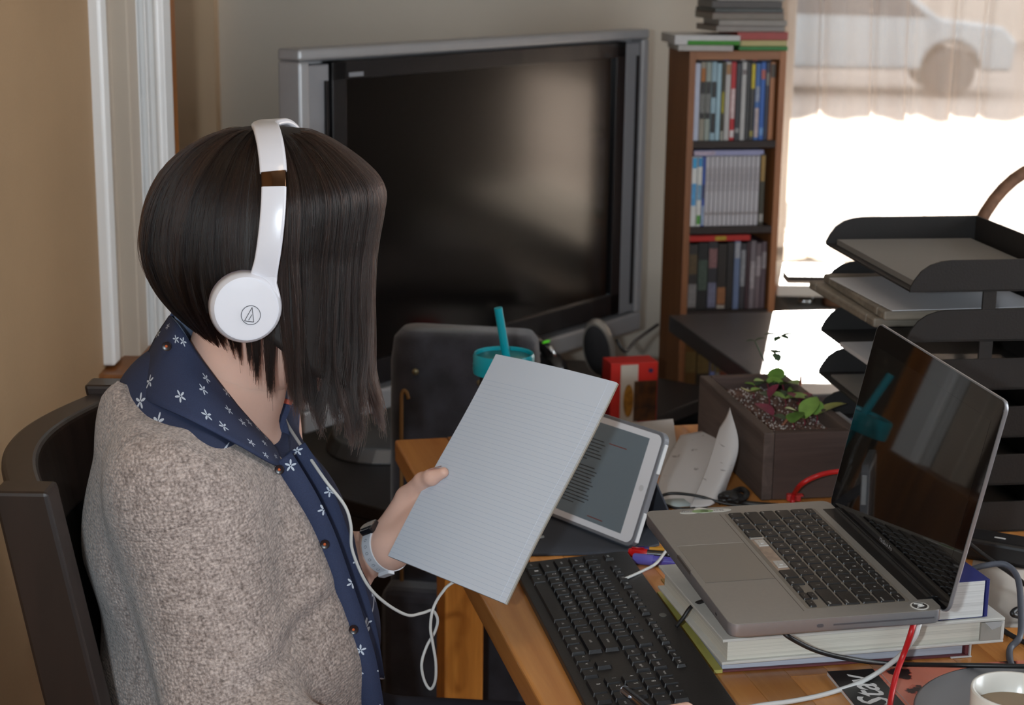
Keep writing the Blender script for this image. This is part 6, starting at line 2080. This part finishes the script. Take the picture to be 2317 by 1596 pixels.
# placket and buttons down the front
pl_px = [(628, 1052), (662, 1110), (700, 1190), (742, 1300), (786, 1420), (820, 1540), (845, 1650)]
plc = [PY(a, b_, 1.815 + 0.012 * i) for i, (a, b_) in enumerate(pl_px)]

# ---- collar: fold around the neck
top_px = [(386, 716, 1.890), (408, 742, 1.845), (455, 815, 1.822), (520, 900, 1.818), (575, 965, 1.826), (612, 1004, 1.840)]
mid_px = [(352, 770, 1.890), (376, 800, 1.826), (440, 868, 1.786), (520, 945, 1.782), (590, 1000, 1.796), (626, 1026, 1.822)]
bot_px = [(308, 868, 1.895), (332, 905, 1.792), (425, 950, 1.738), (530, 1004, 1.742), (604, 1046, 1.772), (636, 1060, 1.806)]
def side_rows(far):
    rows_ = []
    for lst in (top_px, mid_px, bot_px):
        r = []
        for i, (a, b_, y) in enumerate(lst):
            q = PY(a, b_, y)
            if far:
                f = i / 5.0
                q = Vector((q.x + 0.045 * f, 2 * YC - q.y, q.z + 0.040 * f))
            r.append(q)
        rows_.append(smooth_path(r, 8))
    return rows_
def collar_leaf(far):
    rows_ = side_rows(far)
    cols = [smooth_path([rows_[k][j] for k in range(3)], 6) for j in range(len(rows_[0]))]
    nu_, nv_ = len(cols), len(cols[0])
    v = [cols[i][j] for j in range(nv_) for i in range(nu_)]
    fcs = grid_faces(nu_, nv_)
    if far:
        fcs = [tuple(reversed(q)) for q in fcs]
    me = mesh_from('collar_leaf', v, fcs, True)
    uvl = me.uv_layers.new(name='UVMap')
    for l in me.loops:
        i, j = l.vertex_index % nu_, l.vertex_index // nu_
        uvl.data[l.index].uv = (0.26 * i / (nu_ - 1) + (0.4 if far else 0), 0.095 * j / (nv_ - 1))
    o = add('collar_leaf', me, M_SHIRTUV, shirt)
    md = o.modifiers.new('solid', 'SOLIDIFY')
    md.thickness = 0.0022
    md.offset = -1
    return rows_
rn = collar_leaf(False)
rf_ = collar_leaf(True)
# inner collar band, chambray
M_CHAM = mk('chambray', (104, 118, 142), 0.9, var=(300, 0.2), bump=(700, 0.2))
for rows_, nm in ((rn, 'near'), (rf_, 'far')):
    v = []
    NBx = Vector((-0.325, YC, 1.0))
    for q in rows_[0]:
        inn = Vector((NBx.x - q.x, NBx.y - q.y, 0)).normalized() * 0.004
        v.append(q + inn * 0.3 + Vector((0, 0, 0.0005)))
    v2 = [q + Vector((NBx.x - q.x, NBx.y - q.y, 0)).normalized() * 0.006 + Vector((0.004, 0, -0.032)) for q in rows_[0]]
    n = len(v)
    o = add('collar_band', mesh_from('collar_band', v + v2, grid_faces(n, 2), True), M_CHAM, shirt)
    md = o.modifiers.new('solid', 'SOLIDIFY')
    md.thickness = 0.002
# upturned far collar tip: chambray lining with a coral tape, then navy
ft = [PY(636, 908, 1.93), PY(645, 880, 1.935), PY(660, 868, 1.94), PY(669, 880, 1.94), PY(664, 915, 1.935)]
tipm = MB()
c1_, c2_ = [PY(625, 905, 1.935), PY(640, 878, 1.938), PY(660, 867, 1.942), PY(669, 884, 1.94), PY(662, 908, 1.935)], None
def thick_poly(pts, n, th):
    k = len(pts)
    return MB().push([p for p in pts] + [p + n * th for p in pts], [tuple(range(k - 1, -1, -1)), tuple(range(k, 2 * k))] + [(i, (i + 1) % k, k + (i + 1) % k, k + i) for i in range(k)])
bk_n = Vector((0.1, 0.98, 0.1))
thick_poly(c1_, bk_n, 0.002).build('collar_tip', M_CHAM, shirt)
thick_poly([PY(622, 900, 1.932), PY(663, 906, 1.932), PY(659, 920, 1.931), PY(620, 910, 1.931)], bk_n, 0.002).build('coral_tape', mk('coral_tape', (190, 92, 74), 0.8, bump=(900, 0.4)), shirt)
thick_poly([PY(620, 909, 1.930), PY(660, 918, 1.930), PY(646, 950, 1.925), PY(660, 1005, 1.915), PY(690, 1060, 1.905), PY(665, 1062, 1.90), PY(628, 1000, 1.905), PY(606, 955, 1.915)], bk_n, 0.003).build('collar_stand', M_SHIRT, shirt, smooth=False)
# shirt front edge: two overlapping placket strips with buttons
def strip(name, px_list, w, mat, parent, th=0.0025):
    pts = smooth_path([PY(a, b_, y) for a, b_, y in px_list], 8)
    v = []
    for i, q in enumerate(pts):
        t_ = (pts[min(i + 1, len(pts) - 1)] - pts[max(i - 1, 0)]).normalized()
        s2 = t_.cross(Vector((0, -1, 0.15))).normalized()
        v += [q - s2 * w / 2, q + Vector((0, -0.002, 0)), q + s2 * w / 2]
    me = mesh_from(name, v, grid_faces(3, len(pts)), True)
    o = add(name, me, mat, parent)
    md = o.modifiers.new('solid', 'SOLIDIFY')
    md.thickness = th
    return o
strip('placket', [(634, 1040, 1.806), (655, 1075, 1.799), (690, 1135, 1.795), (728, 1215, 1.795), (762, 1310, 1.79), (795, 1410, 1.785), (822, 1500, 1.78), (842, 1620, 1.78)], 0.030, M_SHIRT, shirt)
strip('placket', [(668, 1015, 1.86), (706, 1075, 1.86), (738, 1140, 1.86), (768, 1225, 1.86), (800, 1330, 1.86), (828, 1430, 1.86), (846, 1540, 1.86)], 0.026, M_SHIRT, shirt)
M_BTN = mk('dark_button', (34, 26, 30), 0.3)
M_THR = mk('coral_thread', (200, 96, 50), 0.7)
for (a, b_, y) in ((632, 1063, 1.790), (735, 1232, 1.785), (800, 1425, 1.775), (377, 784, 1.815)):
    q = PY(a, b_, y)
    Mb = frame(q, (1, 0, -0.3), (0.25, 0.1, 1))
    bt = MB().lathe([(0.0, 0.0008), (0.0040, 0.0008), (0.0052, 0.0014), (0.0052, -0.001), (0.0, -0.001)], 16, Mb @ Matrix.Rotation(0, 4, 'X')).build('button', M_BTN, shirt, smooth=True, auto=40)
    MB().sphere(q + Vector((0, -0.0016, 0.0004)), 0.0017, 8, 6).build('thread', M_THR, bt)

# ---- cardigan
def knit():
    m, nt, b = _nt('beige_knit')
    tc = node(nt, 'ShaderNodeTexCoord')
    n1 = node(nt, 'ShaderNodeTexNoise', i_Scale=330.0, i_Detail=3.0)
    n2 = node(nt, 'ShaderNodeTexNoise', i_Scale=70.0, i_Detail=4.0)
    nd = node(nt, 'ShaderNodeTexNoise', i_Scale=14.0, i_Detail=2.0)
    for n in (n1, n2, nd):
        link(nt, tc, 'Object', n, 'Vector')
    mpv = node(nt, 'ShaderNodeVectorMath', operation='MULTIPLY_ADD')
    link(nt, nd, 'Color', mpv, 0)
    mpv.inputs[1].default_value = (0.02, 0.02, 0.02)
    link(nt, tc, 'Object', mpv, 2)
    mp = node(nt, 'ShaderNodeMapping')
    mp.inputs['Rotation'].default_value = (0, math.radians(14), 0)
    mp.inputs['Scale'].default_value = (210, 60, 290)
    link(nt, mpv, 0, mp, 0)
    vo = node(nt, 'ShaderNodeTexVoronoi', i_Scale=1.0)
    vo.inputs['Randomness'].default_value = 0.55
    link(nt, mp, 0, vo, 'Vector')
    r1 = node(nt, 'ShaderNodeValToRGB')
    r1.color_ramp.elements[0].position = 0.32
    r1.color_ramp.elements[0].color = lin((116, 103, 98))
    r1.color_ramp.elements[1].position = 0.66
    r1.color_ramp.elements[1].color = lin((204, 188, 181))
    ad = node(nt, 'ShaderNodeMix', data_type='FLOAT')
    ad.inputs[0].default_value = 0.28
    link(nt, n1, 0, ad, 2)
    link(nt, n2, 0, ad, 3)
    link(nt, ad, 0, r1, 0)
    r2 = node(nt, 'ShaderNodeValToRGB')
    r2.color_ramp.elements[0].position = 0.45
    r2.color_ramp.elements[0].color = (1, 1, 1, 1)
    r2.color_ramp.elements[1].position = 0.95
    r2.color_ramp.elements[1].color = (0.52, 0.49, 0.47, 1)
    link(nt, vo, 'Distance', r2, 0)
    mx = node(nt, 'ShaderNodeMix', data_type='RGBA', blend_type='MULTIPLY')
    mx.inputs[0].default_value = 1.0
    link(nt, r1, 0, mx, 6)
    link(nt, r2, 0, mx, 7)
    link(nt, mx, 2, b, 'Base Color')
    b.inputs['Roughness'].default_value = 0.95
    b.inputs['Sheen Weight'].default_value = 0.25
    inv = node(nt, 'ShaderNodeMath', operation='SUBTRACT')
    inv.inputs[0].default_value = 1.0
    link(nt, vo, 'Distance', inv, 1)
    ms = node(nt, 'ShaderNodeMath', operation='MULTIPLY_ADD')
    link(nt, n1, 0, ms, 0)
    ms.inputs[1].default_value = 0.8
    link(nt, inv, 0, ms, 2)
    bp = node(nt, 'ShaderNodeBump', i_Strength=0.7, i_Distance=0.0025)
    link(nt, ms, 0, bp, 'Height')
    link(nt, bp, 0, b, 'Normal')
    return m
edge_px = [(200, 790, 1.85), (262, 838, 1.85), (305, 888, 1.83), (345, 927, 1.79), (430, 959, 1.75), (540, 1014, 1.755), (640, 1082, 1.785), (668, 1120, 1.79), (700, 1182, 1.79), (735, 1264, 1.785), (762, 1337, 1.78), (800, 1450, 1.77), (838, 1560, 1.76), (862, 1640, 1.76), (900, 1760, 1.76)]
ex = [PY(*q).x for q in edge_px]
ez = [PY(*q).z for q in edge_px]
def cardi_sdf(P, infl=0.0):
    c = torso_sdf(P, 0.018 + infl)
    c = smin(c, capsule(P, (SR[0], SR[1] + 0.005, SR[2] + 0.008), ER, 0.071 + infl, 0.066 + infl), 0.035)
    c = smin(c, capsule(P, ER, (WR[0] - 0.05, WR[1] + 0.02, WR[2] - 0.005), 0.066 + infl, 0.048 + infl), 0.03)
    c = smin(c, capsule(P, SL, EL, 0.071 + infl, 0.064 + infl), 0.035)
    el_h = [EL[i] + (WL[i] - EL[i]) * 0.35 for i in range(3)]
    c = smin(c, capsule(P, EL, el_h, 0.062 + infl, 0.052 + infl), 0.03)
    return c
P, inf = sdf_grid((-0.58, 1.50, 0.40), (0.02, 2.24, 1.12), 0.0062)
ca = cardi_sdf(P)
# folds: at the elbow bend, under the arm, across the sleeve
ca = ca - 0.0055 * np.exp(-((P[2] - (0.80 + 0.5 * (P[0] + 0.25))) / 0.014) ** 2) * np.clip((P[0] + 0.33) * 9, 0, 1)
ca = ca + 0.0060 * np.exp(-((P[2] - (0.775 + 0.6 * (P[0] + 0.25))) / 0.012) ** 2) * np.clip((P[0] + 0.35) * 9, 0, 1)
ca = ca - 0.004 * np.sin(P[2] * 42 + P[0] * 30 + 2.0 * np.sin(P[0] * 18)) * np.clip((0.9 - P[2]) * 4, 0, 1)
ca = ca + 0.005 * np.exp(-((P[0] - (-0.415 + 0.35 * (0.86 - P[2]))) / 0.014) ** 2) * np.clip((0.95 - P[2]) * 6, 0, 1)
zed = np.interp(P[0] + np.clip((P[1] - 1.84) * 2.0, 0, 0.09), ex, ez)
ca = smax(ca, (P[2] - zed) * 0.55, 0.010)
cardigan = add('cardigan', sdf_mesh('cardigan', ca, inf), knit(), person)

# ================================================================ hair
HZ = 0.126
def hair_r(phi):
    c, s = math.cos(phi), math.sin(phi)
    a = 0.126 if c > 0 else 0.131
    return 1.0 / math.sqrt((c / a) ** 2 + (s / 0.0925) ** 2)
def z_end(phi):
    """how far the hair hangs below the head centre, by direction (0 = face)"""
    d_ = abs((math.degrees(phi) + 180) % 360 - 180)
    return float(np.interp(d_, [0, 20, 45, 65, 85, 98, 115, 140, 180], [-0.200, -0.194, -0.168, -0.140, -0.112, -0.098, -0.092, -0.104, -0.100]))
def hair_pt(phi, s, lay=1.0, drop=0.0):
    """s 0..1 from the crown to the tip"""
    ze = z_end(phi) + drop
    A = math.pi / 2 * HZ * 0.95
    tot = A - ze
    L = s * tot
    r = hair_r(phi)
    fr = max(0.0, math.cos(phi))
    bk_ = max(0.0, -math.cos(phi))
    if L < A:
        al = (L / A) * math.pi / 2
        p_ = 0.92 - 0.10 * fr
        rad = r * (math.sin(al) ** p_)
        rad += 0.014 * fr ** 1.5 * math.exp(-((al - 1.12) / 0.30) ** 2)
        z = HZ * (math.cos(al) ** (1.0 - 0.16 * fr - 0.12 * bk_))
    else:
        z = -(L - A)
        t_ = z / -0.20
        taper = 1.0 - bk_ ** 0.8 * (0.62 * (z / -0.10) ** 2.0 if z > -0.13 else 0.62 * 1.69) * 0.72
        taper -= 0.10 * max(0, t_) ** 1.5 * (1 - fr) * (1 - bk_)
        rad = r * taper
        rad += fr * (-0.004 * math.sin(min(1, t_) * math.pi) + 0.010 * max(0, t_ - 0.75) * 4)
    tiltx = 0.02 * (z / HZ) if z > 0 else 0.0
    return Vector((HC.x + math.cos(phi) * rad * lay + tiltx * 0.4, HC.y - math.sin(phi) * rad * lay, HC.z + z * (0.4 + 0.6 * lay if z > 0 else 1.0)))
# dark under-layer
nph, ns = 72, 30
v = []
for j in range(ns):
    for i in range(nph):
        ph_ = 2 * math.pi * i / nph
        v.append(hair_pt(ph_, 0.002 + 0.998 * j / (ns - 1), 0.965, 0.030))
cap = add('hair_under_layer', mesh_from('hair_under_layer', v, [tuple(reversed(q)) for q in grid_faces(nph, ns, True)] + [tuple(range(nph))], True), mk('hair_dark', (24, 17, 15), 0.6, var=(120, 0.3)), person)
md = cap.modifiers.new('solid', 'SOLIDIFY')
md.thickness = 0.004
def hair_mat():
    m, nt, b = _nt('dark_brown_hair')
    nt.nodes.remove(b)
    h = node(nt, 'ShaderNodeBsdfHairPrincipled')
    h.parametrization = 'COLOR'
    h.inputs['Color'].default_value = (0.040, 0.022, 0.016, 1)
    h.inputs['Roughness'].default_value = 0.28
    h.inputs['IOR'].default_value = 1.42
    h.inputs['Radial Roughness'].default_value = 0.55
    hi = node(nt, 'ShaderNodeHairInfo')
    rp = node(nt, 'ShaderNodeValToRGB')
    rp.color_ramp.elements[0].color = (0.004, 0.0022, 0.0018, 1)
    rp.color_ramp.elements[1].color = (0.024, 0.0125, 0.009, 1)
    rp.color_ramp.elements[1].position = 0.95
    at = node(nt, 'ShaderNodeAttribute', attribute_name='shade')
    mixs = node(nt, 'ShaderNodeMath', operation='MULTIPLY_ADD')
    link(nt, hi, 'Random', mixs, 0)
    mixs.inputs[1].default_value = 0.35
    link(nt, at, 'Fac', mixs, 2)
    link(nt, mixs, 0, rp, 0)
    link(nt, rp, 0, h, 'Color')
    link(nt, h, 0, nt.nodes['Material Output'], 0)
    return m
NG = 130
guides = []
for g in range(NG):
    guides.append((random.uniform(0, 2 * math.pi), random.uniform(-0.03, 0.028), random.uniform(-0.16, 0.16), random.uniform(0.93, 1.05)))
gphi = np.array([g[0] for g in guides])
NS, NP = 15000, 18
POS = np.zeros((NS, NP, 3), np.float32)
RAD = np.zeros((NS, NP), np.float32)
rr_ = random.Random(11)
SHD = np.zeros(NS, np.float32)
gsh = [rr_.random() ** 2 * 0.65 for _ in range(NG)]
for k in range(NS):
    phi = rr_.uniform(0, 2 * math.pi)
    # more on the side the camera sees
    if math.sin(phi) < -0.2 and rr_.random() < 0.55:
        phi = -phi
    dphi = np.abs((gphi - phi + math.pi) % (2 * math.pi) - math.pi)
    gi = int(np.argmin(dphi))
    g = guides[gi]
    SHD[k] = gsh[gi]
    s0 = rr_.random() ** 1.4 * 0.45
    lay = rr_.uniform(0.965, 1.03)
    fly = rr_.random() < 0.035
    drop = g[1] * (0.45 + 0.55 * max(0, math.cos(phi))) + rr_.gauss(0, 0.009)
    cl_ = rr_.uniform(0.35, 0.85)
    w1, w2 = rr_.uniform(0, 6.28), rr_.uniform(0.0, 0.03)
    tw = g[2]
    for j in range(NP):
        t_ = j / (NP - 1)
        s = s0 + (1 - s0) * t_
        q = max(0.0, (s - 0.45) / 0.55)
        gp = (g[0] - phi + math.pi) % (2 * math.pi) - math.pi
        ph_ = phi + gp * cl_ * q ** 1.6 + w2 * math.sin(w1 + 5 * s) * (3 if fly else 1) + tw * q * q * 0.6 + 0.10 * max(0.0, math.cos(phi)) * math.sin(g[0] * 37 + 7 * q) * q ** 3
        ll = lay + (g[3] - 1) * (0.25 + 0.6 * q) + (0.03 * t_ if fly else 0)
        if t_ < 0.12:
            ll = 0.955 + (ll - 0.955) * t_ / 0.12
        POS[k, j] = hair_pt(ph_, s, ll, drop)
        RAD[k, j] = 0.00030 * (1 - 0.65 * t_ ** 3)
hc = bpy.data.hair_curves.new('hair')
hc.add_curves([NP] * NS)
hc.attributes['position'].data.foreach_set('vector', POS.ravel())
if 'radius' not in hc.attributes:
    hc.attributes.new('radius', 'FLOAT', 'POINT')
hc.attributes['radius'].data.foreach_set('value', RAD.ravel())
_at = hc.attributes.new('shade', 'FLOAT', 'CURVE')
_at.data.foreach_set('value', SHD)
hair = bpy.data.objects.new('hair', hc)
COL.objects.link(hair)
hc.materials.append(hair_mat())
hair.parent = person
hair['kind'] = 'stuff'

# ================================================================ headphones
M_HPW = mk('headphone_white', (226, 226, 234), 0.25, coat=0.3)
M_HPG = mk('headphone_grey_pad', (150, 142, 160), 0.6)
hpn = thing('headphones', 'white over ear headphones with a brown metal band worn on dark hair', 'headphones', PY(555, 690, 1.775))
w_ = Matrix.Translation(-hpn.location)
near = [(590, 655, 1.772), (606, 580, 1.764), (616, 500, 1.766), (620, 430, 1.774), (618, 375, 1.786), (612, 328, 1.808), (604, 296, 1.838), (600, 284, 1.878)]
npts = [PY(*q) for q in near]
fpts = [Vector((q.x, 2 * 1.878 - q.y, q.z)) for q in npts[:-1]][::-1]
path = smooth_path(npts + fpts, 10)
def band_seg(i0, i1, wd, th, name, mat, off=0.0):
    rings = []
    Cn = HC + Vector((0.01, 0.003, -0.02))
    for i in range(i0, i1 + 1):
        q = path[i]
        t_ = (path[min(i + 1, len(path) - 1)] - path[max(i - 1, 0)]).normalized()
        xdir = Vector((1, 0.0, 0.06))
        xdir = (xdir - t_ * xdir.dot(t_)).normalized()
        n_ = xdir.cross(t_).normalized()
        if n_.dot(q - Cn) < 0:
            n_ = -n_
        w2_ = wd(i) if callable(wd) else wd
        rings.append([q + xdir * a + n_ * (b_ + off) for a, b_ in rrect(w2_, th, th * 0.42, 3)])
    return MB().rings(rings).build(name, mat, hpn, smooth=True, auto=60, w2l=w_)
n_ = len(path)
i_g0, i_g1 = 31, 37                      # the brown metal sleeve
band_seg(i_g1, n_ - 1 - i_g1, 0.0285, 0.0075, 'headband', M_HPW, 0.001)
band_seg(i_g0, i_g1, 0.0262, 0.0062, 'metal_sleeve', mk('bronze_mirror', (96, 70, 50), 0.12, 0.9), 0.0008)
band_seg(n_ - 1 - i_g1, n_ - 1 - i_g0, 0.0262, 0.0062, 'metal_sleeve', MATS['bronze_mirror'], 0.0008)
band_seg(0, i_g0, lambda i: 0.0262 + 0.004 * max(0, 1 - i / 8), 0.0070, 'slider_arm', M_HPW, 0.0008)
band_seg(n_ - 1 - i_g0, n_ - 1, 0.0262, 0.0070, 'slider_arm', M_HPW, 0.0008)
def cup(c, nrm, side):
    Mz = frame(c, nrm.cross(Vector((0, 0, 1))).normalized() * -1, Vector((0, 0, 1)) - nrm * nrm.z, nrm)
    hs_ = MB().lathe([(0.0, -0.010), (0.036, -0.010), (0.0385, -0.004), (0.0365, 0.006), (0.0335, 0.0105), (0.0, 0.0108)], 48, Mz).build('ear_cup', M_HPW, hpn, smooth=True, auto=35, w2l=w_)
    MB().lathe([(0.0, -0.026), (0.026, -0.026), (0.036, -0.022), (0.038, -0.015), (0.036, -0.0095), (0.0, -0.0095)], 40, Mz).build('ear_cushion', M_HPG, hpn, smooth=True, auto=60, w2l=w_)
    MB().lathe([(0.0, 0.0108), (0.0318, 0.0108), (0.0322, 0.0118), (0.0, 0.0122)], 48, Mz).build('cup_face', M_HPW, hs_, smooth=True, auto=35, w2l=w_)
    if side < 0:
        lg2 = MB()
        z = 0.0125
        lc = Vector((0.0040, -0.0065, z))
        lg2.tube([Mz @ (lc + Vector((0.0100 * math.cos(a), 0.0100 * math.sin(a), 0))) for a in [2 * math.pi * k / 36 for k in range(37)]], 0.00042, 5, caps=False)
        tri = [(-0.0072, -0.0062), (0.0006, 0.0078), (0.0030, -0.0072)]
        for a, b_ in (((-0.0068, -0.0058), (0.0016, 0.0082)), ((0.0016, 0.0082), (0.0028, -0.0074)), ((-0.0068, -0.0058), (0.0028, -0.0074)), ((0.0012, 0.0005), (-0.0024, -0.0052))):
            lg2.tube([Mz @ (lc + Vector((a[0], a[1], 0))), Mz @ (lc + Vector((b_[0], b_[1], 0)))], 0.00042, 5)
        lg2.build('emblem', mk('emblem_grey', (96, 96, 102), 0.5), hs_, w2l=w_)
    return Mz
cn = PY(556, 696, 1.763)
nrm = Vector((0.24, -0.96, 0.06)).normalized()
Mz = cup(cn, nrm, -1)
cup(Vector((cn.x, 2 * 1.878 - cn.y, cn.z)), Vector((0.1, 0.98, 0.06)).normalized(), 1)
# yoke joining arm and cup
MB().rings([[PY(598, 618, 1.768) + Vector((a, b_, 0.0)) for a, b_ in rrect(0.028, 0.008, 0.003, 3)],
            [PY(590, 640, 1.769) + Vector((a, b_, 0.0)) for a, b_ in rrect(0.034, 0.010, 0.004, 3)],
            [PY(574, 668, 1.769) + Vector((a, b_, 0.0)) for a, b_ in rrect(0.056, 0.012, 0.005, 3)],
            [PY(566, 690, 1.770) + Vector((a, b_, 0.0)) for a, b_ in rrect(0.064, 0.012, 0.005, 3)]]).build('yoke', M_HPW, hpn, smooth=True, auto=60, w2l=w_)
cable('headphone_cable', 'white headphone cable hanging in a twisted loop below the desk edge',
      [PY(632, 900, 1.965), PY(645, 950, 1.955), PY(672, 995, 1.90), PY(700, 1035, 1.865), PY(738, 1090, 1.838), PY(780, 1145, 1.835), PY(794, 1190, 1.832), PY(797, 1245, 1.832), PY(828, 1318, 1.835), PY(868, 1362, 1.85), PY(920, 1392, 1.87), PY(955, 1388, 1.885), PY(978, 1382, 1.895),
       PY(990, 1402, 1.90), PY(984, 1430, 1.902), PY(966, 1462, 1.90), PY(954, 1502, 1.895), PY(960, 1540, 1.895), PY(974, 1560, 1.895), PY(985, 1540, 1.892), PY(986, 1500, 1.89), PY(979, 1455, 1.888), PY(974, 1420, 1.888), PY(980, 1378, 1.89),
       PY(1000, 1342, 1.905), PY(1030, 1316, 1.93), PZ(1075, 1285, TZ + 0.010) + Vector((0.03, 0.02, 0)), PZ(1150, 1250, TC) + Vector((0.0, 0.02, 0)), PZ(1230, 1215, TC + 0.002)], 0.0019, M_CW, seg=7)
cable('audio_cable', 'white cable end between the pens and the laptop', [PZ(1415, 1310, TZ + 0.019), PZ(1455, 1292, TZ + 0.020), PZ(1485, 1275, TZ + 0.024), PZ(1508, 1245, TZ + 0.03), PZ(1530, 1215, TZ + 0.03)], 0.0019, M_CW)

# ================================================================ wristband
axw = Vector((-0.034, 0.016, -0.024)) - ell
axw.normalize()
wc = Vector((-0.034, 0.016, -0.024)) - axw * 0.010
zc = Vector((0, 0, 1)) - axw * axw.z
zc.normalize()
yc = zc.cross(axw).normalized()
wb = thing('fitness_watch', 'white strapped watch on the wrist of the hand holding the pad', 'watch', matrix=M_PD @ Matrix.Translation(wc))
def ringpt(a, r, w):
    return yc * (r * math.cos(a)) + zc * (r * math.sin(a)) + axw * w
rings = []
R1, R2 = 0.0288, 0.0314
nseg = 48
v, f = [], []
for i in range(nseg):
    a = 2 * math.pi * i / nseg
    v += [ringpt(a, R1, -0.0085), ringpt(a, R2, -0.0085), ringpt(a, R2, 0.0085), ringpt(a, R1, 0.0085)]
for i in range(nseg):
    j = (i + 1) % nseg
    for q in range(4):
        f.append((i * 4 + q, i * 4 + (q + 1) % 4, j * 4 + (q + 1) % 4, j * 4 + q))
o = add('strap', mesh_from('strap', v, f, False), mk('strap_white', (214, 216, 222), 0.35), wb, bevel=0.0008)
# find the strap angle that faces the camera
cv_ = (M_PD.inverted().to_3x3() @ (Vector((0, 0, CAMZ)) - (M_PD @ wc))).normalized()
acam = math.atan2(cv_.dot(zc), cv_.dot(yc))
upv = (M_PD.inverted().to_3x3() @ Vector((0, 0, 1)))
aup = math.atan2(upv.dot(zc), upv.dot(yc))
sgn = 1 if ((aup - acam + math.pi) % (2 * math.pi) - math.pi) > 0 else -1
for k in range(6):
    a = acam + sgn * (0.55 - k * 0.26)
    hl = MB()
    oo = [ringpt(a + 0.045 * math.cos(q), R2 + 0.0003, 0.0026 * math.sin(q)) for q in [2 * math.pi * m_ / 14 for m_ in range(14)]]
    hl.tube(oo + [oo[0]], 0.00035, 4, caps=False)
    hl.build('strap_hole', mk('strap_hole', (140, 142, 150), 0.5), o)
am = acam + sgn * 1.12
Mm = frame(ringpt(am, R2 + 0.001, 0), axw, (yc * -math.sin(am) + zc * math.cos(am)), (yc * math.cos(am) + zc * math.sin(am)))
md2 = MB().prism(rrect(0.022, 0.020, 0.004, 4), -0.004, 0.004, Mm).build('module', mk('module_black', (22, 22, 26), 0.2, coat=0.5), wb, bevel=0.001)
MB().prism(rrect(0.0225, 0.010, 0.003, 4), 0.004, 0.0052, Mm).build('metal_edge', mk('module_steel', (170, 166, 160), 0.25, 0.9), md2)
ab_ = acam - sgn * 1.15
Mk_ = frame(ringpt(ab_, R2 + 0.0012, 0), axw, (yc * -math.sin(ab_) + zc * math.cos(ab_)), (yc * math.cos(ab_) + zc * math.sin(ab_)))
MB().prism(rrect(0.022, 0.010, 0.002, 4), -0.002, 0.0026, Mk_).build('keeper_loop', MATS['strap_white'], wb, bevel=0.0006)

# ================================================================ black pen in the right hand
pn = thing('ballpoint_pen', 'dark pen held over the near end of the keyboard', 'pen', matrix=frame(pen_t, pen_e - pen_t, Vector((0, 1, 0.2))))
Lp = (pen_e - pen_t).length
MB().tube([(0.004, 0, 0), (Lp, 0, 0)], 0.0050, 14).build('barrel', mk('pen_smoke', (34, 32, 34), 0.2, coat=0.4), pn, smooth=True, auto=50)
MB().tube([(-0.003, 0, 0), (0.0, 0, 0), (0.005, 0, 0)], 0.005, 14, radii=[0.003, 0.0046, 0.0052]).build('end_cap', mk('pen_steel', (150, 152, 160), 0.25, 0.8), pn, smooth=True, auto=50)
MB().box(0.01, -0.0012, 0.005, 0.05, 0.0012, 0.0066).build('clip', MATS['pen_steel'], pn)
